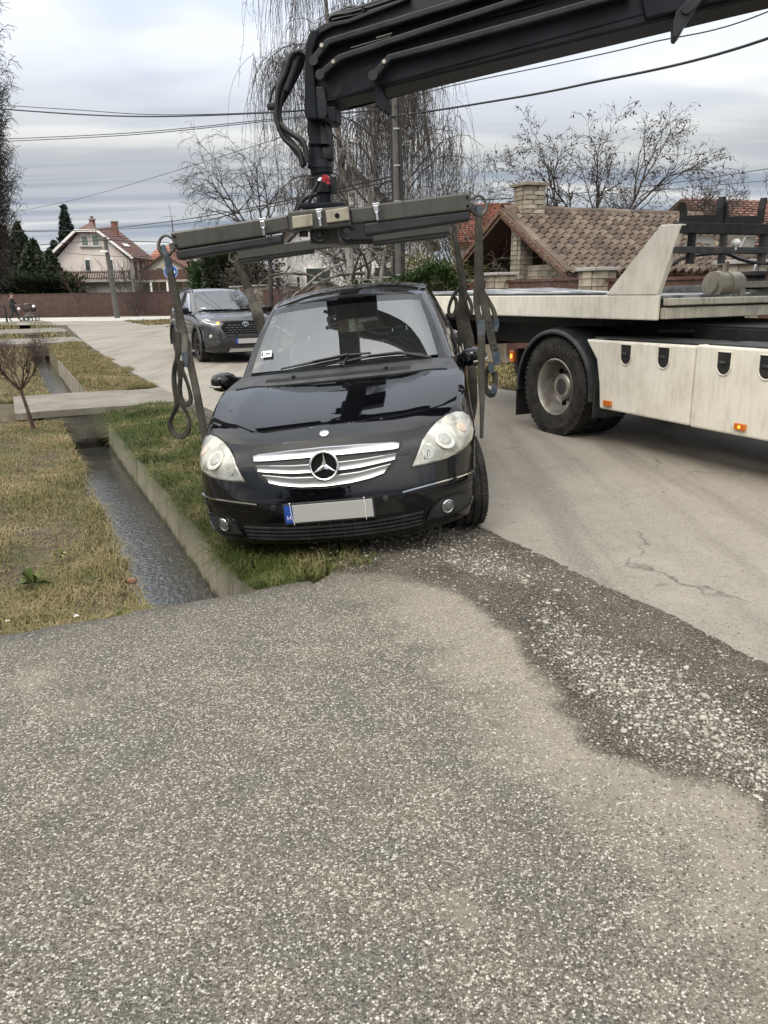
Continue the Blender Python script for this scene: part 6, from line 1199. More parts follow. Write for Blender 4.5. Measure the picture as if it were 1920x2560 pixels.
sb(s2, ribbon(px2(Z7, [(452, 1750), (405, 1830), (385, 1920), (390, 2010), (420, 2060), (450, 2075), (475, 2010), (482, 1920), (468, 1840)], (5.32, 5.3)), .045, m=60, th=.009, tw=[.4, .7, .8, .6, .2, .2, .5, .7, .5]), 'loop', M_SLING)
sb(s2, ribbon(px2(Z7, [(440, 1755), (442, 1800), (448, 1850)], (5.29, 5.29)), [.06, .07, .05], m=12, th=.012), 'blue_cuff', M_SLINGB)
sb(s2, ribbon(px2(Z7, [(452, 2065), (470, 2020), (480, 1970)], (5.285, 5.285)), [.035, .04, .04], m=12, th=.012, tw=[.2, .4, .6]), 'blue_cuff', M_SLINGB)
M_INK = pm('sling_ink', (.02, .02, .02), rough=.9)
Dv = Vector(pB[5]-pB[1]).normalized(); fc = Vector((0, -1, 0)); fc = (fc-Dv*fc.dot(Dv)).normalized(); sx = Dv.cross(-fc) if False else fc.cross(Dv)
for k, ch in enumerate('PROLIFT'):
    c = Vector(np.interp(.40+k*.075, np.linspace(0, 1, 7), np.array(pB)[:, 0]).item() if False else tuple(spline(np.array(pB), 101)[int(40+k*7.2)]))
    Mt = Matrix((( Dv.x, -sx.x, fc.x, 0), (Dv.y, -sx.y, fc.y, 0), (Dv.z, -sx.z, fc.z, 0), (0, 0, 0, 1))); loc = c+fc*.011-Vector(s2.location)
    Mt2 = Matrix(((-sx.x, -(-Dv.x) if False else -Dv.x, fc.x, 0), (-sx.y, -Dv.y, fc.y, 0), (-sx.z, -Dv.z, fc.z, 0), (0, 0, 0, 1)))
    X = Dv; Yv = fc.cross(X); R3 = Matrix(((X.x, Yv.x, fc.x, 0), (X.y, Yv.y, fc.y, 0), (X.z, Yv.z, fc.z, 0), (0, 0, 0, 1)))
    text('sling_letter', ch, (.046), M_INK, s2, Matrix.Translation(loc) @ R3, .0008)
WK = .9
# far left
s3 = sling('far left webbing sling passing in front of the grey car and behind the windscreen edge', tuple(hFL))
sb(s3, ribbon([hFL+np.array([0, 0, .05])]+px2(ZL, [(790, 660), (820, 740), (862, 840), (905, 950), (940, 1040), (985, 1160)], (YF, YF-.05))+[on_y(652, 812, 7.85), np.array(wRL)+np.array([-.02, 0, .35]), np.array(wRL)], [.05, .07, .075, .085, .09, .10, .12, .12, .10, .08], m=80, th=.014), 'strap', M_SLING)
sb(s3, ribbon(px2(ZL, [(905, 950), (940, 1040), (985, 1150), (1010, 1230)], (YF-.06, YF-.08)), [.09, .105, .12, .12], m=24, th=.012), 'worn_cuff', M_SLINGP)
WK = .8
# far right
s4 = sling('far right webbing sling with two open loops in front of the truck deck', tuple(hFR))
sb(s4, ribbon([hFR+np.array([0, 0, .05])]+px2(Z7, [(62, 380), (82, 520), (110, 680), (130, 820), (140, 980), (145, 1150), (150, 1300), (180, 1450), (205, 1560)], (YF, 7.8))+[np.array(wRR)+np.array([.02, 0, .3]), np.array(wRR)], [.05, .055, .07, .08, .08, .075, .10, .16, .17, .16, .12, .08], m=90, th=.014), 'strap', M_SLING)
sb(s4, ribbon(px2(Z7, [(142, 960), (60, 1060), (20, 1150), (8, 1220), (30, 1270), (62, 1250), (85, 1180), (80, 1110), (60, 1080)], (7.8, 7.75)), .045, m=60, th=.009, tw=[.5, .7, .8, .8, .2, .5, .8, .8, .6]), 'loop', M_SLING)
sb(s4, ribbon(px2(Z7, [(150, 800), (165, 930), (185, 1040), (225, 1110), (245, 1180), (240, 1240), (220, 1245), (195, 1190), (175, 1100), (165, 1000)], (7.82, 7.78)), .05, m=60, th=.009, tw=[0, .2, .3, .3, .5, .5, .2, .6, .6, .4]), 'loop', M_SLING)
# ================================================================== BUILDINGS, FENCES
def tilted(n_, **k): return n_
M_WALL = pm('pinkish_render', (.60, .545, .505), (.66, .61, .575), 1.2, rough=.9, bump=.1, bscale=30); M_WHITEW = pm('white_window_frame', (.75, .74, .72), rough=.5)
M_BROWNW = pm('brown_stained_wood', (.060, .030, .022), (.095, .05, .036), 6, rough=.7, rand=.12); M_FENCE = pm('brown_fence_sheet', (.062, .033, .027), (.085, .048, .04), 2.5, rough=.55)
M_GLZ = pm('dark_window_glass', (.045, .06, .055), rough=.08, spec=.7); M_CURT = pm('green_grey_blind', (.14, .17, .15), rough=.5, coat=.6)
def tilemat(name, c1, c2, sx=1., k=.35):
    n = NT(name); v = n.coord('Object'); a = n.noise(v, 1.1, 5); b = n.noise(v, 7, 4); c = n.mix(n.step(a, .35, .65), c1, c2); c = n.mix(n.ma('MULTIPLY', n.step(b, .5, .7), k), c, tuple(q*.45 for q in c1)); n.p(Base_Color=c, Roughness=.85); return n.m
M_ROOFR = tilemat('dark_red_tiles', (.115, .066, .058), (.155, .092, .08)); M_ROOFO = tilemat('orange_tiles', (.25, .095, .06), (.32, .14, .09)); M_ROOFB = tilemat('brown_tiles', (.15, .068, .05), (.20, .10, .075))
M_PALEW = pm('beige_render', (.40, .37, .31), (.47, .44, .38), 1.5, rough=.9); M_GREYW = pm('grey_block_wall', (.28, .265, .24), (.36, .345, .32), 2.5, rough=.9); M_WHITEH = pm('white_house_wall', (.52, .52, .52), (.62, .61, .6), 1.0, rough=.9)
def rowtiles(name, A, B, C_, D, rows, cols, mat, par, off, h=.05, amp=.03):
    """real courses of tiles on the quad A(bottom left) B(bottom right) C(top right) D(top left), joined: too small to pick apart"""
    A, B, C_, D = [np.array(p, float) for p in (A, B, C_, D)]; nrm = np.cross(B-A, D-A); nrm /= np.linalg.norm(nrm)
    V = []; F = []; m = cols*4+1
    for r_ in range(rows):
        f0, f1 = r_/rows, (r_+1.06)/rows
        for f, lift in ((f0, h), (f1, .0)):
            L, R = A+(D-A)*f, B+(C_-B)*f
            for j in range(m): u = j/(m-1); V.append(L+(R-L)*u+nrm*(lift+amp*max(0, math.sin(2*pi*u*cols))))
        o = r_*2*m; F += [(o+j, o+j+1, o+m+j+1, o+m+j) for j in range(m-1)]
    mb = MB(); mb.v = [tuple(p-np.array(off)) for p in V]; mb.f = F; o = mb.build(name, mat, par); o['kind'] = 'stuff'; return o
# --- gabled white house far left
HO = (-24.7, 72, 0); house = thing('gabled_house', 'pinkish white gabled house with brown slatted balcony and dark red roof, far left', 'house', HO)
hb_ = lambda mb, name, mat, par=None, **k: (mb.build(name, mat, house, off=HO, **k) if par is None else hsub(mb, name, mat, par, **k))
def hsub(mb, name, mat, par, **k): mb.v = [tuple(np.array(p)-HO) for p in mb.v]; return mb.build(name, mat, par, **k)
Y0, Y1 = 70., 76.2; XL, XR = -27.85, -21.65
G0 = [(XL, 0), (XR, 0), (XR, 4.55), (-24.02, 6.75), (-25.70, 6.75), (XL, 4.75)]
hb_(MB().hull([(x, Y0, z) for x, z in G0], [(x, Y1, z) for x, z in G0]), 'wall', M_WALL)
def roofslab(a, b, c, d, th=.16): 
    n_ = np.cross(np.array(b)-a, np.array(d)-a); n_ = n_/np.linalg.norm(n_)*th; n_ = -n_ if n_[2] > 0 else n_; P = [np.array(p, float) for p in (a, b, c, d)]; return MB().hull(P, [p+n_ for p in P])
ye, yb = Y0-.55, Y1+.4
rr_ = hb_(roofslab((-21.15, ye, 4.62), (-21.15, yb, 4.62), (-24.85, yb, 7.72), (-24.0, ye, 6.98)), 'roof', M_ROOFR)
hb_(roofslab((-28.35, ye, 4.86), (-25.75, ye, 6.98), (-24.85, yb, 7.72), (-28.35, yb, 4.86)), 'roof', M_ROOFR); 
hb_(MB().hull([(-25.78, ye, 6.93), (-24.0, ye, 6.93), (-24.85, ye+1.6, 7.74)], [(-25.78, ye, 6.83), (-24.0, ye, 6.83), (-24.85, ye+1.6, 7.6)]), 'roof', M_ROOFR)
rowtiles('roof_tiles', (-21.12, ye+.02, 4.64), (-21.12, yb, 4.64), (-24.85, yb, 7.76), (-24.02, ye+.02, 7.02), 14, 26, M_ROOFR, rr_, HO, .05, .035)
for a, b in (((-28.37, ye-.03, 4.84), (-25.78, ye-.03, 6.92)), ((-25.8, ye-.03, 6.90), (-23.98, ye-.03, 6.90)), ((-23.98, ye-.03, 6.92), (-21.13, ye-.03, 4.60))): hb_(MB().bar(a, b, .05, .20), 'bargeboard', M_WHITEW)
for x, y, w, h in ((-25.0, 71.6, .34, 7.85), (-23.7, 73.5, .46, 7.8)): ch = hb_(MB().box((x, y, h-.5), (w, .5, 1.2)), 'chimney', M_ROOFB); hsub(MB().box((x, y, h+.12), (w+.16, .62, .09)), 'chimney_cap', M_GREYW, ch)
hsub(MB().box((-25.0, 71.6, 8.10), (.2, .2, .26)), 'chimney_pot', M_ROOFR, ch)
def window(x0, x1, z0, z1, glass, sill=True, y=Y0, par_b=hb_, sub_=hsub):
    w = par_b(MB().box(((x0+x1)/2, y-.03, (z0+z1)/2), (x1-x0+.16, .10, z1-z0+.16)), 'window', M_WHITEW); sub_(MB().box(((x0+x1)/2, y-.095, (z0+z1)/2), (x1-x0, .04, z1-z0)), 'pane', glass, w)
    if sill: sub_(MB().box(((x0+x1)/2, y-.13, z0-.13), (x1-x0+.5, .16, .07)), 'sill', M_GREYW, w)
    return w
window(-25.48, -24.98, 5.76, 6.48, M_CURT); window(-24.58, -24.04, 5.74, 6.50, M_CURT); window(-25.40, -25.02, 3.68, 4.55, M_GLZ, False); window(-23.42, -23.06, 3.66, 4.53, M_GLZ, False)
gd = hb_(MB().box((-23.75, Y0-.02, 1.25), (1.9, .06, 2.3)), 'garage_door', M_WHITEW)
for k in range(4): hsub(MB().box((-23.75, Y0-.06, .5+.5*k), (1.78, .03, .42)), 'door_panel', M_WHITEW, gd)
for y, z0, z1, m in ((71.6, 2.9, 4.4, M_BROWNW), (73.2, 2.9, 4.5, M_BROWNW), (74.8, 3.3, 4.4, M_GLZ)): hb_(MB().box((XR+.03, y, (z0+z1)/2), (.08, .75, z1-z0)), 'side_window', m)
by = Y0-1.25; hb_(MB().box((-24.7, Y0-.62, 2.77), (7.0, 1.3, .16)), 'balcony', M_GREYW)
for z in (2.98, 3.48): hb_(MB().box((-24.7, by+.05, z), (6.85, .05, .07)), 'balcony_rail', M_BROWNW)
slat = MB().box((0, 0, 0), (.085, .03, .80)).mesh('balcony_slat', M_BROWNW)
for k in range(48): inst(slat, 'balcony_slat', house, Matrix.Translation((-28.1+6.8*k/47-HO[0], by-HO[1], 3.22)))
hb_(MB().box((-28.18, by, 3.1), (.10, .10, 1.15)), 'balcony_post', M_WHITEW)
hb_(MB().box((-18.9, 73.5, 2.72), (5.0, 5.5, .16)), 'terrace', M_GREYW); hb_(MB().box((-18.7, 70.75, 3.25), (4.6, .05, .85)), 'terrace_parapet', M_BROWNW)
for k in range(7): hb_(MB().box((-20.9+.72*k, 70.85, 1.32), (.16, .16, 2.64)), 'terrace_post', M_WHITEW if k in (1, 3, 4, 6) else M_BROWNW)
hb_(MB().box((-20.6, 73, 1.3), (2.6, .1, 2.6)), 'terrace_wall_and_shade', M_GREYW); hb_(MB().box((-18.3, 76, 1.3), (6, .1, 2.6)), 'terrace_wall_and_shade', M_DARK)  # grey wall, then a near-black sheet painting the shade under the terrace
hb_(MB().box((-27.3, 70.02, 1.37), (.2, .2, 2.75)), 'balcony_column', M_WALL)
skw = hb_(MB().hull([(-22.62, 71.6, 5.93), (-22.35, 71.6, 5.70), (-22.35, 73.0, 5.72), (-22.62, 73.0, 5.95)], [(-22.60, 71.6, 5.97), (-22.30, 71.6, 5.74), (-22.30, 73.0, 5.76), (-22.60, 73.0, 5.99)]), 'roof_window', M_WHITEW)
# --- long brown sheet fence
fa, fb_ = np.array((-36., 64.02)), np.array((-9., 58.72)); fd = (fb_-fa)/np.linalg.norm(fb_-fa); FLEN = np.linalg.norm(fb_-fa)
fence = thing('sheet_fence', 'long dark brown corrugated fence along the far side of the cross road', 'fence', (fa[0], fa[1], 0), math.atan2(fd[1], fd[0]))
npn = 11; pl_ = FLEN/npn; mb = MB(); xs = np.arange(0, pl_-.03, .06); mb.grid([[(x, .02*(i % 2)+.0, z) for i, x in enumerate(xs)] for z in (.05, 1.74)]); pm_ = mb.mesh('panel', M_FENCE)
pst = MB().box((0, .05, .9), (.09, .07, 1.8)).mesh('post', M_FENCE); cp = MB().box((pl_/2, .02, 1.76), (pl_, .07, .05)).mesh('top_rail', M_FENCE)
for k in range(npn):
    for m_, nm in ((pm_, 'panel'), (pst, 'post'), (cp, 'top_rail')): inst(m_, nm, fence, Matrix.Translation((k*pl_, 0, 0)))
# --- small garage house and orange roofed house behind the sign
def gable(name, label, cat, loc, rz, w, L, hw, hr, mw, mr, ov=.3, tiles=(10, 14), extra=None):
    t = thing(name, label, cat, loc, rz); P = [(-w/2, 0), (w/2, 0), (w/2, hw), (0, hr), (-w/2, hw)]
    MB().hull([(x, 0, z) for x, z in P], [(x, L, z) for x, z in P]).build('wall', mw, t)
    k = (hr-hw)/(w/2)
    for sg in (1, -1):
        e = (sg*(w/2+ov), hw-ov*k+.08); a = (0, hr+.08); r_ = roofslab((e[0], -ov, e[1]), (e[0], L+ov, e[1]), (a[0], L+ov, a[1]), (a[0], -ov, a[1]), .12).build('roof', mr, t)
        q = [(e[0], -ov, e[1]+.02), (e[0], L+ov, e[1]+.02), (0, L+ov, a[1]+.02), (0, -ov, a[1]+.02)]
        if sg == -1: q = [q[1], q[0], q[3], q[2]]
        rowtiles('roof_tiles', *q, *tiles, mr, r_, (0, 0, 0), .04, .03)
        MB().bar((e[0], -ov-.03, e[1]-.06), (0, -ov-.03, a[1]-.06), .04, .16).build('bargeboard', M_BROWNW, t)
    return t
g1 = gable('garage_house', 'low beige gabled outbuilding with brown tiles right of the white house', 'house', (-19.2, 72.5, 0), rad(-8), 6.4, 8, 3.05, 5.0, M_PALEW, M_ROOFB)
MB().box((-.6, -.02, 3.55), (.5, .06, .6)).build('window', M_GLZ, g1); MB().box((1.7, 3, 5.0), (.5, .5, 1.0)).build('chimney', M_GREYW, g1)
g2 = gable('orange_house', 'house with bright orange tiled roof half hidden behind the dark evergreen shrubs', 'house', (-15.2, 82, 0), rad(62), 8, 9, 3.6, 6.4, M_PALEW, M_ROOFO)
MB().box((1.2, -.03, 2.6), (1.0, .06, 1.2)).build('window', M_GLZ, g2)
# --- houses behind the trees
g3 = gable('birch_house', 'white walled house with brown roof seen through the weeping birch branches', 'house', (-1.2, 38.0, 0), rad(2), 7.5, 8, 3.6, 6.9, M_WHITEH, M_ROOFB)
for x in (-1.7, 1.5): w_ = MB().box((x, -.04, 2.0), (1.3, .1, 1.4)).build('window', M_WHITEW, g3); MB().box((x, -.11, 2.0), (1.1, .04, 1.2)).build('pane', M_GLZ, w_)
MB().box((0, -.5, 1.55), (7.6, .9, .12)).build('porch_roof', M_BROWNW, g3); MB().box((1.3, -.12, .8), (3.6, .1, 1.1)).build('plinth', pm('terracotta_plinth', (.26, .12, .05), (.32, .16, .08), 3, rough=.9), g3)
M_ROOFRR = tilemat('red_tiles', (.25, .085, .05), (.33, .125, .08))
g4 = gable('red_roof_house', 'house with red tiled roof right of the weeping birch, behind the tiled shelter', 'house', (4.95, 32.0, 0), rad(86), 6.0, 1.9, 3.1, 4.62, M_GREYW, M_ROOFRR, .15, (18, 26))
g5 = gable('brown_roof_house', 'brown roofed house with pale gable at the right edge behind the truck headboard', 'house', (12.2, 32.5, 0), rad(-70), 7.0, 9, 2.9, 4.72, M_PALEW, M_ROOFB, .3, (18, 26))
# --- tiled brick shelter (barbecue house) beside the road
M_BRICK = pm('pale_split_brick', (.215, .187, .142), (.32, .285, .225), 3, rough=.9, bump=.5, bscale=50, rand=.28); M_MORT = pm('grey_mortar', (.17, .16, .14), rough=.95)
M_TILE = None
n = NT('weathered_roof_tile'); r_ = n.nd('ShaderNodeObjectInfo').outputs['Random']; v = n.coord('Object'); a_ = n.noise(v, 9, 5)
c = n.ramp(r_, [(0, (.055, .040, .032)), (.3, (.095, .066, .050)), (.6, (.125, .092, .071)), (.85, (.17, .135, .10)), (1, (.085, .052, .042))]); c = n.mix(n.ma('MULTIPLY', n.step(a_, .5, .72), .55), c, (.09, .08, .068)); n.p(Base_Color=c, Roughness=.85); n.bump(n.noise(v, 60, 4), .3, .004); M_TILE = n.m
M_RAFT = pm('flaking_brown_timber', (.11, .058, .038), (.30, .25, .19), 9, .52, .7, rough=.8, stretch=(6, 1, 6))
SHO = (13.3, 15.5, 0); shel = thing('tiled_shelter', 'open brick barbecue shelter with weathered brown tile roof and brick chimney', 'shelter', rd(13.3, 15.5), PHI)
sh = lambda mb, name, mat, par=None, **k: mb.build(name, mat, shel, off=SHO, **k) if par is None else shsub(mb, name, mat, par, **k)
def shsub(mb, name, mat, par, **k): mb.v = [tuple(np.array(p)-SHO) for p in mb.v]; return mb.build(name, mat, par, **k)
T0, T1, SR, ZR_, SE0, SE1, ZE = 10.42, 16.35, 15.55, 3.20, 13.15, 17.95, 1.80
deck = sh(roofslab((T0, SE0, ZE), (T1, SE0, ZE), (T1, SR, ZR_), (T0, SR, ZR_), .06), 'roof', M_BROWNW); sh(roofslab((T0, SE1, ZE), (T0, SR, ZR_), (T1, SR, ZR_), (T1, SE1, ZE), .06), 'roof', M_BROWNW)
NR, NCOL = 12, 25; tw_ = (T1-T0)/NCOL; slope = np.array([0, SR-SE0, ZR_-ZE]); SLN = np.linalg.norm(slope); sd_ = slope/SLN; nn_ = np.array([0, -sd_[2], sd_[1]])
def tile_mesh(w, L, name='tile'):
    prof = [(-.5, .0), (-.36, .004), (-.24, .0), (-.10, .035), (.06, .078), (.20, .090), (.36, .066), (.5, .016), (.54, .0)]; mb = MB()
    G = [[(x*w, y, z+lift) for x, z in prof] for y, lift in ((0, .0), (0, .045), (L*.5, .024), (L, .004))]; mb.grid(G); return mb.mesh(name, M_TILE, 50)
tm = tile_mesh(tw_*1.02, SLN/NR*1.12); Rt = Matrix(((1, 0, 0, 0), (0, sd_[1], nn_[1], 0), (0, sd_[2], nn_[2], 0), (0, 0, 0, 1)))
for i in range(NR):
    for j in range(NCOL):
        p = np.array([T0+tw_*(j+.5), SE0, ZE])+sd_*(i*SLN/NR-.05)+nn_*(.012+random.uniform(0, .006)); inst(tm, 'tile', deck, Matrix.Translation(Vector(p-SHO)) @ Rt @ Matrix.Rotation(random.uniform(-.02, .02), 4, 'Z'))
rt_ = MB(); rt_.grid([[(.0, .11*math.cos(a), .10*math.sin(a)) for a in np.linspace(-.2, pi+.2, 9)], [(.44, .125*math.cos(a), .115*math.sin(a)) for a in np.linspace(-.2, pi+.2, 9)]]); rtm = rt_.mesh('ridge_tile', M_TILE, 50)
for k in range(15): inst(rtm, 'ridge_tile', shel, Matrix.Translation((T0-.05+k*.40-SHO[0], 0.05, ZR_+.03+.004*(k % 2))))
for sgn, s_e in ((1, SE0), (-1, SE1)):     # rake tiles and rafters on the open gable
    a = np.array([T0-.04, s_e, ZE+.06]); b = np.array([T0-.04, SR, ZR_+.06]); m_ = 9
    rk = MB().box((0, 0, 0), (.30, np.linalg.norm(b-a)/m_*1.06, .045)).mesh('rake_tile', M_TILE); ang = math.atan2(b[2]-a[2], b[1]-a[1])
    for k in range(m_): c_ = a+(b-a)*(k+.5)/m_; inst(rk, 'rake_tile', shel, Matrix.Translation(Vector(c_-SHO)+Vector((.10, 0, .012*(k % 2)))) @ Matrix.Rotation(ang+.03, 4, 'X'))
    for dz, dt, w_ in ((-.06, -.07, .10), (-.16, -.03, .07), (-.10, .5, .08)): sh(MB().bar(tuple(a+np.array([dt, 0, dz])), tuple(b+np.array([dt, 0, dz])), .05, w_), 'rafter', M_RAFT)
sh(MB().box((13.4, 15.5, .6), (5.0, 4.0, 1.2)), 'interior_shade', M_DARK); sh(MB().box((15.9, 15.5, 1.5), (.15, 4.2, 2.6)), 'back_wall', M_MORT)  # first box: near-black block painting the shade inside the open shelter
def bricks(par, off, c, w, d, z0, z1, course, bl, seed=0, sub_=None, core=True):
    """rectangular brick stack with every brick its own mesh object"""
    r = np.random.default_rng(seed); nz = max(1, int(round((z1-z0)/course))); ch = (z1-z0)/nz; g = .012; out = []
    if core: mb = MB().box((c[0]-off[0], c[1]-off[1], (z0+z1)/2-off[2]), (w-.05, d-.05, z1-z0)); mb.build('mortar_core', M_MORT, par)
    cache = {}
    for i in range(nz):
        for side in range(4):
            Ls = (w if side % 2 == 0 else d-.20); nb = max(1, int(round(Ls/bl))); e = [0]+sorted([k/nb+(.5/nb*(i % 2)-.25/nb)*.8 for k in range(1, nb)])+[1]
            for k in range(nb):
                u0, u1 = e[k]*Ls-Ls/2, e[k+1]*Ls-Ls/2; L = round(u1-u0-g, 2); hgt = ch-g
                key = (L, round(hgt, 3))
                if key not in cache:
                    mb = MB().box((0, 0, 0), (L, .10, hgt)); mb.v = [(x*(1-.04*abs(z)/hgt), y*(1.0+.06*r.normal()), z) for x, y, z in mb.v]; cache[key] = mb.mesh('brick', M_BRICK)
                um = (u0+u1)/2; dep = (d if side % 2 == 0 else w)/2-.05+r.uniform(-.004, .012)
                p = {0: (um, -dep), 1: (dep, um), 2: (um, dep), 3: (-dep, um)}[side]
                o = inst(cache[key], 'brick', par, Matrix.Translation((c[0]+p[0]-off[0], c[1]+p[1]-off[1], z0+(i+.5)*ch-off[2])) @ Matrix.Rotation(side*pi/2, 4, 'Z')); out.append(o)
    return out
chm = bpy.data.objects.new('chimney', None); COL.objects.link(chm); chm.parent = shel; chm.location = (0, 0, 0)
bricks(chm, SHO, (11.0, 15.42), .54, .48, 2.75, 3.72, .098, .26, 3); shsub(MB().box((11.0, 15.42, 3.755), (.66, .60, .07)), 'chimney_cap', M_BRICK, chm, bevel=.01)
pil = bpy.data.objects.new('brick_pillar', None); COL.objects.link(pil); pil.parent = shel; bricks(pil, SHO, (10.72, 15.25), .36, .36, .9, 2.98, .105, .22, 4)
lw = bpy.data.objects.new('low_wall', None); COL.objects.link(lw); lw.parent = shel; bricks(lw, SHO, (10.8, 14.1), .24, 1.7, .9, 2.02, .12, .36, 5); lw2 = bpy.data.objects.new('low_wall', None); COL.objects.link(lw2); lw2.parent = shel; bricks(lw2, SHO, (10.8, 16.9), .24, 2.2, .9, 1.72, .12, .36, 6)
sh(MB().box((10.75, 16.9, 1.76), (.5, 2.4, .06)), 'wall_coping', M_GREYW)
# --- brick pillar fence along the road, rusty brown sheet between
M_RUST = pm('rusty_red_brown_sheet', (.075, .032, .024), (.10, .048, .036), 3, rough=.6)
rf = thing('pillar_fence', 'rusty brown sheet fence set between pale brick pillars, right of the road', 'fence', rd(9.5, 8.0), PHI); RO = (9.5, 8.0, 0)
SP = [4.9, 8.15, 11.2, 14.25, 17.6, 21.1, 24.6, 27.9, 31.7, 35.4]
first = None
for i, s_ in enumerate(SP):
    bp = bpy.data.objects.new('brick_pillar', None); COL.objects.link(bp); bp.parent = rf; bp.location = (0, s_-8.0, 0)
    if i in (0, 1, 2, 3): bricks(bp, (0, 0, 0), (0, 0), .46, .46, .75 if i < 4 else .2, 1.80, .125, .24, 20+i); MB().box((0, 0, .38), (.44, .44, .76)).build('pillar_foot', M_BRICK, bp)
    else:
        mb = MB(); r = np.random.default_rng(i)
        for k in range(14):
            for q in range(2): mb.box((-.115+.23*q+r.uniform(-.01, .01)+(.03 if k % 2 else -.03), r.uniform(-.01, .01), .07+.125*k), (.215, .45+r.uniform(-.02, .03), .113))
        o = mb.build('brickwork', M_BRICK, bp); o['kind'] = 'stuff'
    MB().box((0, 0, 1.83), (.56, .56, .06)).build('pillar_cap', M_GREYW, bp, bevel=.01)
    if i < len(SP)-1:
        L = SP[i+1]-s_-.50; mb = MB(); xs = np.arange(0, L, .12); mb.grid([[(.012*(k % 2), s_-8+.25+x, z) for k, x in enumerate(xs)] for z in (.15, 1.66-.04*(i % 2))]); mb.build('sheet_panel', M_RUST, rf)
        MB().box((0, s_-8+.25+L/2, 1.68-.04*(i % 2)), (.05, L, .05)).build('panel_rail', M_RUST, rf)
# --- small grey canopy roof over the gate by the fence
p = on_y(716, 688, 31); cpy = thing('gate_canopy', 'small grey pitched canopy roof over the gate behind the grey SUV', 'canopy', (p[0], p[1], 0), rad(10))
MB().hull([(-.55, -.4, p[2]-.08), (.25, -.4, p[2]+.10), (.6, -.4, p[2]+.02), (.6, -.4, p[2]-.03), (.25, -.4, p[2]+.04), (-.55, -.4, p[2]-.13)], [(-.55, .5, p[2]-.08), (.25, .5, p[2]+.10), (.6, .5, p[2]+.02), (.6, .5, p[2]-.03), (.25, .5, p[2]+.04), (-.55, .5, p[2]-.13)]).build('canopy_roof', M_GREYW, cpy)
for x in (-.35, .45): MB().box((x, 0, p[2]/2-.05), (.09, .09, p[2]-.05)).build('canopy_post', M_BROWNW, cpy)
# ================================================================== TREES AND BUSHES
M_BARK = pm('grey_brown_bark', (.040, .034, .030), (.065, .056, .048), 12, rough=.95); M_TWIG = pm('dark_twig', (.042, .035, .030), (.062, .051, .044), 9, rough=.9); M_BIRCH = pm('birch_bark', (.36, .34, .31), (.06, .055, .05), 7, .52, .66, rough=.85, stretch=(1, 1, .35)); M_RTWIG = pm('reddish_twig', (.055, .032, .024), (.085, .055, .04), 9, rough=.9)
M_BIRCHB = pm('grey_birch_branch', (.16, .145, .13), (.07, .06, .052), 6, rough=.9)
def segs_mesh(name, S_, mat, par, kind=None, k=4):
    A = np.array([s[0] for s in S_]); B = np.array([s[1] for s in S_]); ra = np.array([s[2] for s in S_]); rb = np.array([s[3] for s in S_]); d = B-A; L = np.linalg.norm(d, axis=1); ok = L > 1e-5; A, B, ra, rb, d, L = A[ok], B[ok], ra[ok], rb[ok], d[ok], L[ok]; d = d/L[:, None]
    up = np.where(np.abs(d[:, 2:3]) < .9, np.array([[0, 0, 1.]]), np.array([[1., 0, 0]])); x = np.cross(d, up); x /= np.linalg.norm(x, axis=1)[:, None]; y = np.cross(d, x); m = len(A); V = np.empty((m, 2*k, 3))
    for i in range(k):
        q = 2*pi*i/k; o = x*math.cos(q)+y*math.sin(q); V[:, i] = A+o*ra[:, None]; V[:, k+i] = B+o*rb[:, None]
    F = np.array([(i, (i+1) % k, k+(i+1) % k, k+i) for i in range(k)]); F = (np.arange(m)[:, None, None]*2*k+F[None]).reshape(-1, 4); return raw(name, V.reshape(-1, 3), F, mat, par, kind)
def unit(v): return v/(np.linalg.norm(v)+1e-9)
def grow(S_, p, d, L, r, lev, R, P):
    """P: per level dict(n children, ang, len ratio, seg, wander, up)"""
    q = P[min(lev, len(P)-1)]; n = q['seg']; st = L/n; pts = [p]; dirs = []
    for i in range(n):
        d = unit(d+R.normal(0, q['wander'], 3)+np.array([0, 0, q['up']])); p2 = p+d*st; r0 = r*(1-.75*i/n); r1 = r*(1-.75*(i+1)/n); S_.append((p, p2, r0, r1)); p = p2; pts.append(p); dirs.append((d, r1))
    if lev < len(P)-1:
        for c in range(q['n']):
            f = q['from']+(1-q['from'])*(c+R.uniform(0, 1))/q['n']; i = min(int(f*n), n-1); dd, rr = dirs[i]; az = R.uniform(0, 2*pi); e1 = unit(np.cross(dd, [.3, .1, 1.]) if abs(dd[2]) < .95 else np.cross(dd, [1., 0, 0])); e2 = np.cross(dd, e1); a = q['ang']*R.uniform(.7, 1.25)
            nd_ = dd*math.cos(a)+(e1*math.cos(az)+e2*math.sin(az))*math.sin(a); grow(S_, pts[i+1], nd_, L*q['ratio']*R.uniform(.65, 1.15)*(1.15-.5*f), max(rr*.72, q.get('rmin', .004)), lev+1, R, P)
def leafmass(name, mat, C_, size, par, seed, kind=None, flat=.5, up=.3):
    r = np.random.default_rng(seed); C_ = np.asarray(C_, float); n = len(C_); a = r.normal(0, 1, (n, 3)); a /= np.linalg.norm(a, axis=1)[:, None]; b = r.normal(0, 1, (n, 3)); b -= a*(a*b).sum(1)[:, None]; b /= np.linalg.norm(b, axis=1)[:, None]
    s = (np.broadcast_to(size, (n,))*r.uniform(.6, 1.4, n))[:, None]; V = np.stack([C_-a*s, C_+b*s*flat, C_+a*s, C_-b*s*flat], 1).reshape(-1, 3); F = np.arange(4*n).reshape(-1, 4); return raw(name, V, F, mat, par, kind)
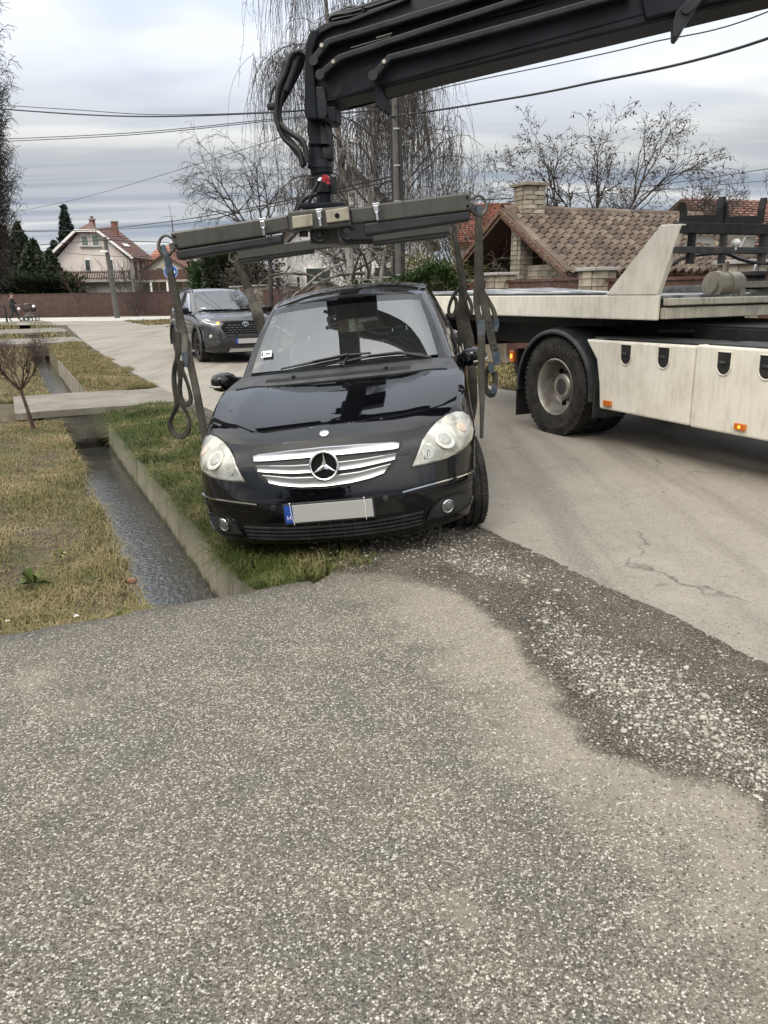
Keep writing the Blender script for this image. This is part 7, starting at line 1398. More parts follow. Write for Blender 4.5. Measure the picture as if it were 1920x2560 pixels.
def leafmat(name, cols, rough=.6):
    n = NT(name); r = n.nd('ShaderNodeNewGeometry').outputs['Random Per Island']; v = n.coord('Object'); k = n.ma('ADD', n.ma('MULTIPLY', r, .6), n.ma('MULTIPLY', n.noise(v, 1.5, 4), .4)); n.p(Base_Color=n.ramp(k, [(.2+.6*i/(len(cols)-1), c) for i, c in enumerate(cols)]), Roughness=rough, Specular_IOR_Level=.25); return n.m
M_THUJA = leafmat('dark_conifer', [(.012, .020, .010), (.022, .034, .016), (.040, .048, .022)]); M_SPRUCE = leafmat('blue_spruce', [(.012, .022, .018), (.022, .036, .028), (.035, .05, .04)]); M_IVY = leafmat('ivy_leaf', [(.014, .030, .010), (.028, .055, .018), (.06, .09, .035)], .35); M_LAUREL = leafmat('laurel', [(.012, .035, .012), (.025, .06, .02), (.04, .08, .03)], .35); M_OLIVE = leafmat('olive_shoots', [(.06, .055, .022), (.10, .10, .035), (.15, .14, .05)]); M_PODS = leafmat('dry_pods', [(.02, .016, .012), (.045, .034, .024), (.08, .06, .04)])
def L3(S_, name, par, off, mat, thr=None, k=4):
    S2_ = [(s[0]-off, s[1]-off, s[2], s[3]) for s in S_]; return segs_mesh(name, S2_, mat, par, None, k)
# --- weeping birch
def weeping_birch():
    R = np.random.default_rng(42); base = np.array([-.62, 23.5, 0.]); t = thing('weeping_birch', 'tall bare weeping birch with pale trunks and long hanging twigs behind the crane', 'tree', tuple(base)); S_ = []; H = []
    trunk = []
    for bx, tx, hh, r0 in ((-.25, -.95, 12.5, .17), (.30, .55, 12.0, .14), (.75, 1.9, 8.2, .08)):
        P = spline([base+np.array([bx*.6, 0, 0]), base+np.array([bx, .1, 2.5]), base+np.array([(bx+tx)/2+.1, 0, hh*.5]), base+np.array([tx, .2, hh])], 26)
        for i in range(25): trunk.append((P[i], P[i+1], r0*(1-.85*i/25), r0*(1-.85*(i+1)/25)))
        for c in range(17):
            f = .18+.80*(c+R.uniform(0, 1))/17; i = min(int(f*25), 24); az = R.uniform(0, 2*pi); L = (1-f)*2.2+1.3*R.uniform(.7, 1.3); d = np.array([math.cos(az)*1.15, math.sin(az)*.8, .75+.3*R.normal()]); p = P[i]; d = unit(d); r = .045*(1-f)+.016; n = 9; pts = [p]
            for k in range(n):
                d = unit(d+R.normal(0, .13, 3)+np.array([0, 0, -.03-.03*k])); p2 = p+d*L/n; S_.append((p, p2, r*(1-.8*k/n), r*(1-.8*(k+1)/n))); p = p2; pts.append(p)
                if k > 1:
                    for q in range(R.integers(1, 3)):
                        d2 = unit(d+R.normal(0, .75, 3)); pp = p; l2 = R.uniform(.3, .8)
                        for m in range(4): d2 = unit(d2+R.normal(0, .2, 3)+np.array([0, 0, -.12])); p3 = pp+d2*l2/4; S_.append((pp, p3, .009-.001*m, .008-.001*m)); pp = p3
                        H.append(pp)
                    H.append(p)
    for c in range(8):     # low pale limbs sweeping sideways
        sd = R.choice([-1, 1]); z0 = R.uniform(1.5, 3.6); p = base+np.array([.3*R.normal(), .2, z0]); d = unit(np.array([sd, R.normal()*.4, .15])); r = .05; n = 12
        for k in range(n):
            d = unit(d+R.normal(0, .16, 3)+np.array([0, 0, .02-.02*k])); p2 = p+d*.28; trunk.append((p, p2, r*(1-.07*k), r*(1-.07*(k+1)))); p = p2
            if k > 2 and R.uniform() < .6: H.append(p)
    T_ = []
    for h in H:
        for q in range(R.integers(*((5, 10) if h[2] > 6 else (1, 4)))):
            p = h+R.normal(0, .10, 3); L = R.uniform(.7, 2.1)*(1.6 if h[2] > 6 else .65); n = 9; d = unit(np.array([R.normal()*.5, R.normal()*.5, -.2])); zmin = R.uniform(2.0, 3.2)
            for k in range(n):
                d = unit(d*.72+R.normal(0, .10, 3)+np.array([0, 0, -.42])); p2 = p+d*L/n
                if p2[2] < zmin: break
                T_.append((p, p2, .0062-.0003*k, .0059-.0003*k)); p = p2
                if R.uniform() < .40: e = unit(d+R.normal(0, .7, 3)); T_.append((p, p+e*R.uniform(.06, .18), .0055, .004))
    L3(trunk, 'trunk', t, base, M_BIRCH, k=7); L3(S_, 'branches', t, base, M_BIRCHB, k=4)['kind'] = 'stuff'; L3(T_, 'hanging_twigs', t, base, pm('birch_twig', (.070, .058, .050), (.10, .086, .075), 9, rough=.9), k=3)['kind'] = 'stuff'
    return t
weeping_birch()
def bare_tree(label, base, h, spread, seed, mat, P=None, lean=(0, 0), trunk_h=.25, nl=5, r0=.12, pods=0, group=None, droop=0., cat='tree', name='bare_tree', rmin=.006, stems=1):
    R = np.random.default_rng(seed); base = np.array(base, float); t = thing(name, label, cat, tuple(base), 0, group); S_ = []
    P = P or [dict(n=nl+3, ang=.65, ratio=.55, seg=7, wander=.10, up=.05, **{'from': .35}, rmin=rmin), dict(n=5, ang=.7, ratio=.55, seg=6, wander=.16, up=.05-droop, **{'from': .25}, rmin=rmin), dict(n=4, ang=.75, ratio=.55, seg=5, wander=.2, up=.04-droop, **{'from': .2}, rmin=rmin), dict(n=0, ang=.8, ratio=.5, seg=4, wander=.22, up=.02-droop*2, **{'from': .2}, rmin=rmin)]
    tr = []; 
    for st in range(stems):
        top = base+np.array([lean[0]+R.normal(0, .06*h*(stems > 1)), lean[1], h*trunk_h]); b0 = base+np.array([R.normal(0, .03*h*(stems > 1)), 0, 0]); Q = spline([b0, (b0+top)/2+R.normal(0, .02*h, 3)*np.array([1, 1, 0]), top], 8)
        for i in range(7): tr.append((Q[i], Q[i+1], r0*(1-.3*i/7), r0*(1-.3*(i+1)/7)))
        for c in range(nl):
            az = 2*pi*(c+R.uniform(-.3, .3))/nl; d = unit(np.array([math.cos(az)*spread, math.sin(az)*spread*.8, 1.])); grow(S_, top, d, h*(1-trunk_h)*R.uniform(.72, 1.0), r0*.55, 0, R, P)
    L3(tr, 'trunk', t, base, mat, k=7); o = L3(S_, 'crown', t, base, mat, k=3); o['kind'] = 'stuff'
    if pods:
        E = np.array([s[1] for s in S_ if s[3] < rmin*1.8]); E = E[R.choice(len(E), min(pods, len(E)), False)]+R.normal(0, .06, (min(pods, len(E)), 3)); leafmass('pods', M_PODS, E-base-np.array([0, 0, .05]), .055, t, seed, 'stuff', .3)
    return t
p = on_y(1478, 640, 26); bare_tree('tall bare tree with clumps of dry seed pods above the tiled shelter roof', (p[0], 26, 0), 6.9, .85, 5, M_BARK, [dict(n=8, ang=.6, ratio=.55, seg=8, wander=.13, up=.03, **{'from': .3}, rmin=.008), dict(n=6, ang=.7, ratio=.55, seg=6, wander=.18, up=.02, **{'from': .2}, rmin=.008), dict(n=5, ang=.75, ratio=.55, seg=5, wander=.22, up=.0, **{'from': .2}, rmin=.0075), dict(n=0, ang=.8, ratio=.5, seg=4, wander=.25, up=.0, **{'from': .2}, rmin=.007)], trunk_h=.36, nl=8, r0=.11, pods=2600, rmin=.0078)
p = on_y(1690, 640, 28); bare_tree('bare forked tree with crooked twigs right of the pod bearing tree', (p[0], 28, 0), 4.9, 1.0, 8, M_BARK, trunk_h=.30, nl=7, r0=.10, rmin=.010)
p = on_y(1880, 640, 26); bare_tree('bare tree at the right edge behind the truck headboard', (p[0], 26, 0), 4.4, 1.0, 19, M_BARK, trunk_h=.30, nl=6, r0=.10, rmin=.010)
p = on_y(1300, 640, 27); bare_tree('small dark bare tree behind the brick chimney', (p[0], 27, 0), 4.3, .55, 12, M_BARK, trunk_h=.4, nl=5, r0=.08, rmin=.008, pods=250)
p = on_y(676, 660, 27); bare_tree('bare weeping tree with drooping twigs left of the crane hoses', (p[0], 27, 0), 6.3, 1.0, 23, M_BARK, trunk_h=.40, nl=8, r0=.10, rmin=.007, droop=.13)
p = on_y(1010, 640, 28); bare_tree('dark bushy bare tree right of the concrete utility pole', (p[0], 28, 0), 5.2, .8, 29, M_BARK, trunk_h=.25, nl=6, r0=.07, rmin=.007, pods=120)
p = on_y(905, 640, 33); bare_tree('dark twiggy tree behind the birch trunks', (p[0], 33, 0), 4.6, .9, 31, M_TWIG, trunk_h=.2, nl=8, r0=.10, rmin=.010)
p = on_y(1150, 640, 36); bare_tree('thin bare tree behind the red tiled roof', (p[0], 36, 0), 5.6, .5, 37, M_BARK, trunk_h=.35, nl=6, r0=.10, rmin=.010)
# pruned little tree by the nearest footbridge
PT = [dict(n=9, ang=.55, ratio=.62, seg=6, wander=.12, up=.07, **{'from': .25}, rmin=.0025), dict(n=8, ang=.6, ratio=.6, seg=5, wander=.17, up=.06, **{'from': .2}, rmin=.0022), dict(n=3, ang=.65, ratio=.6, seg=4, wander=.2, up=.05, **{'from': .2}, rmin=.002), dict(n=0, ang=.7, ratio=.5, seg=3, wander=.2, up=.04, **{'from': .2}, rmin=.002)]
p = on_z(84, 1072, -.06); bare_tree('small pruned bare tree with reddish twigs on the grass beside the nearest footbridge', tuple(p), 1.06, 1.35, 3, M_RTWIG, PT, (-.09, 0), .46, 7, .026, rmin=.002, name='young_tree')
# saplings in front of the brown fence
PS = [dict(n=5, ang=.45, ratio=.6, seg=6, wander=.1, up=.08, **{'from': .3}, rmin=.012), dict(n=4, ang=.5, ratio=.6, seg=5, wander=.15, up=.06, **{'from': .2}, rmin=.010), dict(n=0, ang=.5, ratio=.6, seg=4, wander=.2, up=.05, **{'from': .2}, rmin=.009)]
bare_tree('thin bare sapling in front of the brown fence, left of the far utility pole', (-22.9, 60.6, 0), 3.4, .5, 4, M_RTWIG, PS, (0, 0), .3, 5, .05, name='sapling')
bare_tree('wide bare shrub with many stems in front of the brown fence below the pole', (-18.3, 59.6, 0), 3.6, .55, 6, M_BARK, PS, (0, 0), .12, 6, .04, name='shrub', cat='shrub', stems=4)
# twiggy tall columnar tree at the left edge
def column_tree():
    R = np.random.default_rng(9); base = np.array([-19.55, 40.0, 0.]); t = thing('columnar_tree', 'very tall slim bare tree with dense curly twigs at the left edge', 'tree', tuple(base)); S_ = []; tr = []; H = 21.0
    P = spline([base, base+np.array([1.0, 0, 7]), base+np.array([1.0, 0, 14]), base+np.array([1.1, 0, H])], 30)
    for i in range(29): tr.append((P[i], P[i+1], .14*(1-.9*i/29), .14*(1-.9*(i+1)/29)))
    for c in range(540):
        f = .10+.88*c/540; i = int(f*28); p = P[i].copy(); az = R.uniform(0, 2*pi); w = 1.30*math.sin(pi*min(1, f*.9+.1))**.5+.15; d = unit(np.array([math.cos(az), math.sin(az), 1.1])); L = w*1.45; n = 8; r = .022
        for k in range(n):
            d = unit(d+R.normal(0, .13, 3)+np.array([0, 0, .12])); p2 = p+d*L/n; S_.append((p, p2, r*(1-.6*k/n), r*(1-.6*(k+1)/n))); p = p2
            for q in range(3):
                d2 = unit(d+R.normal(0, .6, 3)); pp = p; ph = R.uniform(0, 6)
                for m in range(7): d2 = unit(d2+R.normal(0, .45, 3)+np.array([0, 0, -.05*m])); p3 = pp+d2*.10; S_.append((pp, p3, .0105, .0095)); pp = p3
    L3(tr, 'trunk', t, base, M_BARK, k=8); L3(S_, 'crown', t, base, M_TWIG, k=3)['kind'] = 'stuff'
column_tree()
# --- conifers
def conifer(label, base, h, w, seed, mat, n=5000, size=.16, spiky=.25, name='conifer', trunk=True, lo=.03, tiers=11, group=None):
    R = np.random.default_rng(seed); base = np.array(base, float); t = thing(name, label, 'tree', tuple(base), 0, group)
    f = 1-R.uniform(0, 1, n)**.62; f = lo+(1-lo)*np.clip(f, 0, 1); az = R.uniform(0, 2*pi, n); lob = 1+.28*np.sin(az*3+seed)+.2*np.sin(az*7+f*20); tier = .72+.38*((f*tiers+.3*np.sin(az*2+seed)) % 1.0); rr = w*(1-f)**.85*lob*(tier if spiky else 1)*R.uniform(.35, 1, n)**.5+.03
    C_ = np.stack([rr*np.cos(az), rr*np.sin(az), h*f+R.normal(0, .02*h, n)-spiky*rr*.3], 1); leafmass('foliage', mat, C_, size, t, seed, 'stuff', .45)
    if trunk: L3([(base, base+np.array([0, 0, h*.9]), .02*h, .004*h)], 'trunk', t, base, M_BARK, k=7)
    return t
p = on_y(158, 515, 84); conifer('slender spruce tree rising behind the white house, tallest of the conifers', (p[0], 84, 0), p[2], 2.0, 1, M_SPRUCE, 5200, .34, .35, 'spruce_tree')
p = on_y(136, 606, 80); conifer('shorter blue spruce left of the white house roof', (p[0], 80, 0), p[2], 2.9, 2, M_SPRUCE, 5200, .36, .35, 'spruce_tree')
p = on_y(42, 560, 70); conifer('tall dark thuja tree behind the brown fence at the far left', (p[0], 70, 0), p[2], 2.7, 3, M_THUJA, 6000, .30, .1, 'thuja_tree', tiers=5)
p = on_y(82, 600, 68); conifer('broad dark thuja tree standing nearest to the white house', (p[0], 68, 0), p[2], 2.6, 4, M_THUJA, 5200, .30, .1, 'thuja_tree', tiers=5)
p = on_y(8, 600, 72); conifer('dark thuja tree at the left edge below the columnar tree', (p[0], 72, 0), p[2]+1, 2.6, 5, M_THUJA, 4500, .30, .1, 'thuja_tree', tiers=5)
p = on_y(118, 655, 66); conifer('low dark thuja beside the left wall of the white house', (p[0], 66.5, 0), p[2]+.8, 2.3, 6, M_THUJA, 4200, .28, .1, 'thuja_tree', tiers=4)
conifer('dark spruce standing behind the viewer, mirrored in the bonnet of the black car', (-4.2, -5.5, 0), 11.5, 2.3, 7, M_SPRUCE, 5000, .22, .35, 'spruce_tree')
def bush(label, c, r, seed, mat, n, size, name='bush', stems=10, cat='bush', group=None, flat=.5, twigs=M_TWIG, gaps=.0):
    R = np.random.default_rng(seed); c = np.array(c, float); base = np.array([c[0], c[1], 0]); t = thing(name, label, cat, tuple(base), 0, group); k = R.normal(0, 1, (n, 3)); k /= np.linalg.norm(k, axis=1)[:, None]; lump = 1+.22*np.sin(k[:, 0]*5+seed)*np.cos(k[:, 2]*4)+.15*np.sin(k[:, 1]*9+seed*2); C_ = k*R.uniform(.45, 1, (n, 1))**.5*np.array(r)*lump[:, None]+np.array([0, 0, c[2]]); C_ = C_[C_[:, 2] > .03]
    leafmass('foliage', mat, C_, size, t, seed, 'stuff', flat)
    S_ = []
    for i in range(stems):
        d = unit(np.array([R.normal()*.5, R.normal()*.5, 1])); p = base.copy(); L = (c[2]+r[2])*1.0
        for m in range(7): d = unit(d+R.normal(0, .12, 3)); p2 = p+d*L/7; S_.append((p, p2, .018*(1-.1*m), .018*(1-.1*(m+1)))); p = p2
    L3(S_, 'stems', t, base, twigs, k=4); return t
p = on_y(75, 712, 65); bush('dark scrubby bush mass above the brown fence left of the white house', (p[0], 65.5, 1.9), (4.2, 1.2, 1.5), 1, M_THUJA, 5200, .22)
p = on_y(525, 680, 42); bush('glossy dark green laurel bush behind the roof of the grey car', (p[0], 42, 2.0), (1.2, 1.0, 1.25), 2, M_LAUREL, 3200, .11)
p = on_y(580, 672, 40); bush('dark evergreen thicket between the laurel and the gate canopy', (p[0], 40, 2.3), (1.6, 1.2, 1.5), 3, M_THUJA, 4200, .13)
p = on_y(640, 680, 37); bush('brown leafless thicket beside the gate canopy', (p[0], 37, 2.0), (1.5, 1.0, 1.5), 13, M_PODS, 2200, .07, stems=40)
p = on_y(1075, 690, 18.2); bush('dark ivy hedge spilling over the fence behind the roof of the black car', (p[0], 18.6, 1.35), (1.05, .55, .72), 4, M_IVY, 7500, .038, 'ivy_hedge', cat='hedge', flat=.95)
p = on_y(960, 705, 21.5); bush('low ivy clump along the fence foot left of the utility pole', (p[0], 22.2, 1.25), (1.2, .5, .55), 14, M_IVY, 3200, .038, 'ivy_hedge', cat='hedge', flat=.95)
def broom():
    R = np.random.default_rng(5); p = on_y(1105, 660, 20); base = np.array([p[0], 20.2, 0]); t = thing('broom_bush', 'olive green mop of drooping shoots above the ivy hedge', 'bush', tuple(base)); S_ = []
    for c in range(540):
        az = R.uniform(0, 2*pi); q = base+np.array([.25*R.normal(), .2*R.normal(), 1.3+.5*R.uniform()]); d = unit(np.array([math.cos(az)*.8, math.sin(az)*.6, R.uniform(.3, 1.6)])); L = R.uniform(.7, 1.5); n = 8
        for k in range(n): d = unit(d+R.normal(0, .10, 3)+np.array([0, 0, -.17])); q2 = q+d*L/n; S_.append((q, q2, .0085, .0075)); q = q2
    L3(S_, 'shoots', t, base, M_OLIVE, k=3)['kind'] = 'stuff'; L3([(base, base+np.array([0, 0, 1.6]), .09, .05)], 'trunk', t, base, M_BARK, k=6)
broom()
# leafless climbing twigs in front of the shelter and along the fence
PC = [dict(n=5, ang=.7, ratio=.6, seg=9, wander=.2, up=.03, **{'from': .15}, rmin=.004), dict(n=3, ang=.9, ratio=.5, seg=6, wander=.28, up=.0, **{'from': .2}, rmin=.0035), dict(n=0, ang=.9, ratio=.5, seg=5, wander=.3, up=-.02, **{'from': .2}, rmin=.003)]
M_PALET = pm('pale_dry_twig', (.13, .105, .085), (.20, .17, .14), 8, rough=.9)
for i, (t_, s_, h_, sd, lb) in enumerate([(9.7, 14.9, 2.1, 2, 'tangle of pale leafless twigs in front of the open shelter gable'), (9.7, 13.2, 1.9, 3, 'pale leafless twigs over the fence below the shelter eave'), (9.7, 11.9, 2.2, 4, 'leafless twigs rising before the tiled roof left of the white truck fin'), (9.7, 16.1, 1.9, 5, 'leafless twigs beside the ivy hedge left of the shelter'), (10.2, 9.4, 2.9, 6, 'reddish leafless shrub seen through the truck headboard frame'), (10.2, 8.3, 2.6, 7, 'reddish leafless shrub at the right edge behind the winch')]):
    bare_tree(lb, rd(t_, s_), h_, .75, sd, M_RTWIG if i > 3 else M_PALET, PC, (0, 0), .15, 6, .014, name='climbing_shrub', cat='shrub', rmin=.003, stems=3)
for i, (x, y, h_) in enumerate([(-3.2, 27.5, 3.2), (-1.6, 26.5, 3.0), (1.9, 23.6, 2.8)]): bare_tree(('bare brown shrub left of the birch trunk', 'bare brown shrub at the foot of the birch', 'bare brown shrub between the utility pole and the broom bush')[i], (x, y, 0), h_, .8, 40+i, M_TWIG, PC, (0, 0), .12, 6, .02, name='bare_shrub', cat='shrub', rmin=.006, stems=4)
# ================================================================== POLES, WIRES, SIGN, PEOPLE, SMALL THINGS
M_POLE = pm('weathered_concrete_pole', (.075, .075, .068), (.105, .102, .092), 5, rough=.9, bump=.2, bscale=40); M_CABLE = pm('black_cable', (.012, .012, .014), rough=.6); M_ZINC = pm('zinc_band', (.4, .4, .4), rough=.4, metal=.8)
bp_ = on_y(995, 690, 20); up_ = thing('utility_pole', 'grey concrete utility pole with black cable duct behind the lifting frame', 'pole', (bp_[0]+.02, 20, 0)); dx = on_y(984, 250, 20)[0]-bp_[0]
MB().tube([(.03, 0, 0), (-.02+dx*.4, 0, 3.9), (dx-.02, 0, 7.6)], [.115, .098, .08], 14).build('pole', M_POLE, up_, 50); MB().tube([(.14, -.05, 0), (.11+dx*.4, -.04, 3.9), (dx+.09, -.03, 7.0)], [.05, .045, .04], 8).build('cable_duct', M_CABLE, up_, 50)
MB().tube([(-.12, -.06, 0), (-.11+dx*.4, -.05, 3.9), (dx-.11, -.04, 7.2)], [.028, .026, .024], 8).build('cable_duct', M_CABLE, up_, 50)
for z in (1.9, 2.7, 3.6, 4.4, 5.2): MB().lathe([(.128-.005*z, -.02), (.136-.005*z, -.018), (.136-.005*z, .018), (.128-.005*z, .02)], 14, Matrix.Translation((dx*z/7.6+.015, 0, z))).build('band', M_ZINC, up_)
MB().box((dx, 0, 7.3), (1.3, .09, .09)).build('crossarm', M_POLE, up_)
p0 = on_y(287, 735, 56); p1 = on_y(266, 592, 56); up2 = thing('utility_pole', 'distant concrete utility pole standing before the white house gable', 'pole', (p0[0], 56, 0))
MB().tube([(0, 0, 0), (p1[0]-p0[0]-.12, 0, p1[2])], [.20, .13], 12).build('pole', M_POLE, up2, 50); MB().box((p1[0]-p0[0]-.1, 0, p1[2]-.2), (.9, .12, .10)).build('crossarm', M_POLE, up2); MB().box((p1[0]-p0[0]-.2, -.2, p1[2]-.95), (.45, .3, .12)).build('lamp_arm', M_WHITE, up2)
def wire(pts, r, label, sag=0., n=60, m=5):
    P = [on_y(px, py, y) for px, py, y in pts]; Q = resample(P, n) if len(P) > 2 else seg(P, n); Q[:, 2] -= sag*np.sin(np.linspace(0, pi, n)); c = Q[0].copy(); o = MB().tube(Q-c, r, m).build('overhead_cable', M_CABLE, None, 60); o.location = tuple(c); tag(o, label, 'cable', 'overhead cables'); return o
wire([(-60, 268, 24), (180, 285, 23), (330, 291, 22), (470, 290, 21.5), (690, 281, 21), (965, 262, 20)], .017, 'thick upper cable crossing the sky on the left, lower of the close pair')
wire([(-60, 259, 24), (180, 274, 23), (400, 287, 22), (690, 279, 21), (965, 258, 20)], .009, 'thin upper cable on the left, just above the thick one')
wire([(-40, 350, 26), (330, 332, 23), (690, 297, 21), (968, 272, 20)], .010, 'upper of the two slanting cables below the thick cable on the left'); wire([(-40, 356, 26), (330, 337, 23), (690, 301, 21), (968, 274, 20)], .010, 'lower of the two slanting cables below the thick cable on the left')
wire([(25, 533, 52), (200, 496, 44), (430, 430, 34), (690, 348, 25), (975, 265, 20)], .010, 'single thin cable slanting up from the far left horizon to the pole')
wire([(-20, 577, 62), (160, 577, 58), (256, 573, 56), (437, 552, 44), (560, 532, 34), (700, 505, 27), (985, 440, 20)], .022, 'cable passing over the white house roof and the antenna'); wire([(-20, 580, 62), (256, 575, 56), (450, 560, 44), (660, 520, 29), (985, 452, 20)], .014, 'second cable just below the one over the house roof')
wire([(100, 612, 60), (256, 601, 56), (330, 603, 52), (424, 606, 48)], .024, 'short cable level with the attic windows of the white house'); wire([(140, 630, 62), (270, 640, 56), (420, 640, 56)], .018, 'cable crossing the white house gable between its window rows')
wire([(975, 293, 20), (1180, 262, 17.8), (1450, 213, 15), (1960, 82, 11), (3400, -600, 6.5)], .021, 'thick black cable rising to the right over the bare trees'); wire([(980, 268, 20), (1100, 222, 18.5), (1400, 158, 15), (1620, 108, 13), (1960, 12, 11), (3400, -760, 6.5)], .010, 'thin twisted cable under the crane boom at the right')
wire([(1130, 500, 44), (1300, 494, 42), (1600, 468, 40), (1960, 416, 36)], .016, 'upper distant cable behind the bare trees at the right'); wire([(1130, 503, 44), (1300, 496, 42), (1560, 482, 40), (1960, 448, 36)], .012, 'lower distant cable behind the bare trees at the right')
# TV aerial behind the house
pa = on_y(437, 640, 74); pb = on_y(437, 512, 74); an = thing('aerial_mast', 'thin television aerial mast standing right of the white house', 'aerial', (pa[0], 74, 0)); MB().cyl((0, 0, 0), (.02, 0, pb[2]-1.2), .055, 6).cyl((.02, 0, pb[2]-1.2), (-.12, 0, pb[2]), .022, 6).build('mast', M_POLE, an)
for z, w in ((pb[2]-1.0, 1.0), (pb[2]-2.2, .6)): MB().bar((-w*.75, 0, z), (w*.4, 0, z+.05), .025, .025).build('aerial_bar', M_POLE, an)
# round blue sign
sp_ = on_y(427, 680, 38); sg_ = thing('road_sign', 'round blue road sign with white left arrow, behind the near left sling', 'sign', (sp_[0], 38, 0)); zc = sp_[2]
sd2 = MB().lathe([(.0001, .012), (.325, .012), (.335, 0), (.0001, -.004)], 30, Matrix.Translation((0, 0, zc)) @ Matrix.Rotation(pi/2, 4, 'X')).build('sign_face', pm('sign_blue', (.012, .085, .33), rough=.45), sg_); MB().lathe([(.305, .0), (.305, .016), (.32, .016), (.32, 0)], 30, Matrix.Translation((0, 0, zc)) @ Matrix.Rotation(pi/2, 4, 'X')).build('sign_border', M_WHITE, sd2)
MB().prism([(-.22, 0), (-.05, .15), (-.05, .055), (.21, .055), (.21, -.055), (-.05, -.055), (-.05, -.15)], Matrix.Translation((0, -.014, zc)) @ Matrix.Rotation(pi/2, 4, 'X'), .004).build('arrow', M_WHITE, sd2); MB().cyl((0, .03, 0), (0, .03, zc+.2), .03, 8).build('post', M_ZINC, sg_)
# railing at the far left
rl_ = on_z(18, 806, .03); ra = thing('railing', 'black steel railing on the far footbridge at the left edge', 'railing', (rl_[0], rl_[1], .03), 0)
for x in (0, -1.3, -2.6): MB().box((x, .1*x, .52), (.09, .09, 1.04)).build('railing_post', M_CABLE, ra)
for z in (.42, .95): MB().bar((0, 0, z), (-3.2, -.32, z), .05, .05).build('rail', M_CABLE, ra)
# ------------------------------------------------------------------ person pushing a pram
def skin(name, J, E, Rr, mat, par, sub_=2, root=0):
    me = bpy.data.meshes.new(name); me.from_pydata([tuple(j) for j in J], E, []); o = bpy.data.objects.new(name, me); COL.objects.link(o); md = o.modifiers.new('skin', 'SKIN'); md.use_smooth_shade = True; sv = me.skin_vertices[0].data
    for i, r in enumerate(Rr): sv[i].radius = (r, r) if np.isscalar(r) else r; sv[i].use_root = (i == root)
    ss = o.modifiers.new('sub', 'SUBSURF'); ss.levels = sub_; ss.render_levels = sub_; dg = bpy.context.evaluated_depsgraph_get(); dg.update(); m2 = bpy.data.meshes.new_from_object(o.evaluated_get(dg)); bpy.data.objects.remove(o)
    m2.name = name; m2.materials.clear(); m2.materials.append(mat); o2 = bpy.data.objects.new(name, m2); COL.objects.link(o2); o2.parent = par; return o2
M_SKIN = pm('skin', (.42, .26, .19), rough=.6); M_COAT = pm('black_jacket', (.012, .012, .014), (.02, .02, .022), 12, rough=.8); M_JEANS = pm('dark_jeans', (.018, .022, .032), (.03, .034, .045), 12, rough=.85); M_SHOE = pm('dark_shoes', (.012, .011, .010), rough=.6); M_HAIR = pm('short_hair', (.05, .035, .025), rough=.8)
fz = on_z(36, 803, .035); pe = thing('person', 'person in dark jacket and jeans walking and pushing a pram on the far footbridge', 'person', (fz[0], fz[1], .035), 0)
J = [(0,0,.93),(0,0,1.12),(.02,0,1.36),(.03,0,1.50),(.05,0,1.60),(.06,0,1.72), (0,.09,.90),(.20,.10,.50),(.30,.10,.09),(.43,.10,.045), (0,-.09,.90),(.02,-.10,.48),(-.26,-.10,.16),(-.17,-.10,.05), (.02,.19,1.42),(.06,.25,1.15),(.30,.20,1.02),(.40,.18,1.02), (.02,-.19,1.42),(.05,-.25,1.15),(.30,-.20,1.03),(.40,-.18,1.02)]
E_ = [(0,1),(1,2),(2,3),(3,4),(4,5),(0,6),(6,7),(7,8),(8,9),(0,10),(10,11),(11,12),(12,13),(2,14),(14,15),(15,16),(16,17),(2,18),(18,19),(19,20),(20,21)]
Rr = [.13,.12,.14,.055,.085,.075,.085,.06,.042,.035,.085,.06,.042,.035,.065,.045,.034,.032,.065,.045,.034,.032]
skin('body', J, E_, Rr, M_SKIN, pe)
up_i = lambda idx: None
skin('jacket', [J[i] for i in (0,1,2,14,15,16,18,19,20)]+[(.025,0,1.47)], [(0,1),(1,2),(2,9),(2,3),(3,4),(4,5),(2,6),(6,7),(7,8)], [.165,.155,.17,.085,.065,.055,.085,.065,.055,.085], M_COAT, pe)
skin('trousers', [J[i] for i in (0,6,7,8,10,11,12)], [(0,1),(1,2),(2,3),(0,4),(4,5),(5,6)], [.142,.10,.078,.062,.10,.078,.062], M_JEANS, pe)
for a, b in ((8, 9), (12, 13)): skin('shoe', [tuple(np.array(J[a])*.7+np.array(J[b])*.3), J[b], tuple(np.array(J[b])+(np.array([.07, 0, -.005])))], [(0,1),(1,2)], [.05,.045,.035], M_SHOE, pe)
MB().sphere((.045, 0, 1.735), (.095, .085, .075), 14, 8).build('hair', M_HAIR, pe, 60); MB().sphere((.148, 0, 1.645), (.018, .012, .018), 8, 5).build('nose', M_SKIN, pe, 60)
for sgy in (1, -1):
    MB().sphere((.132, .03*sgy, 1.672), (.008, .011, .008), 6, 4).build('eye', M_DARK, pe, 60); MB().sphere((.05, .085*sgy, 1.655), (.02, .012, .03), 8, 5).build('ear', M_SKIN, pe, 60)
    h0 = np.array(J[17 if sgy > 0 else 21], float)
    for k in range(4): skin('finger', [h0+np.array([-.005, .012*(k-1.5), .0]), h0+np.array([.035, .014*(k-1.5), .018]), h0+np.array([.058, .014*(k-1.5), .0]), h0+np.array([.048, .014*(k-1.5), -.022])], [(0,1),(1,2),(2,3)], [.009,.009,.008,.007], M_SKIN, pe, 1)
    skin('thumb', [h0+np.array([-.01, .025*-sgy, -.01]), h0+np.array([.025, .03*-sgy, -.02]), h0+np.array([.04, .02*-sgy, -.028])], [(0,1),(1,2)], [.010,.009,.008], M_SKIN, pe, 1)
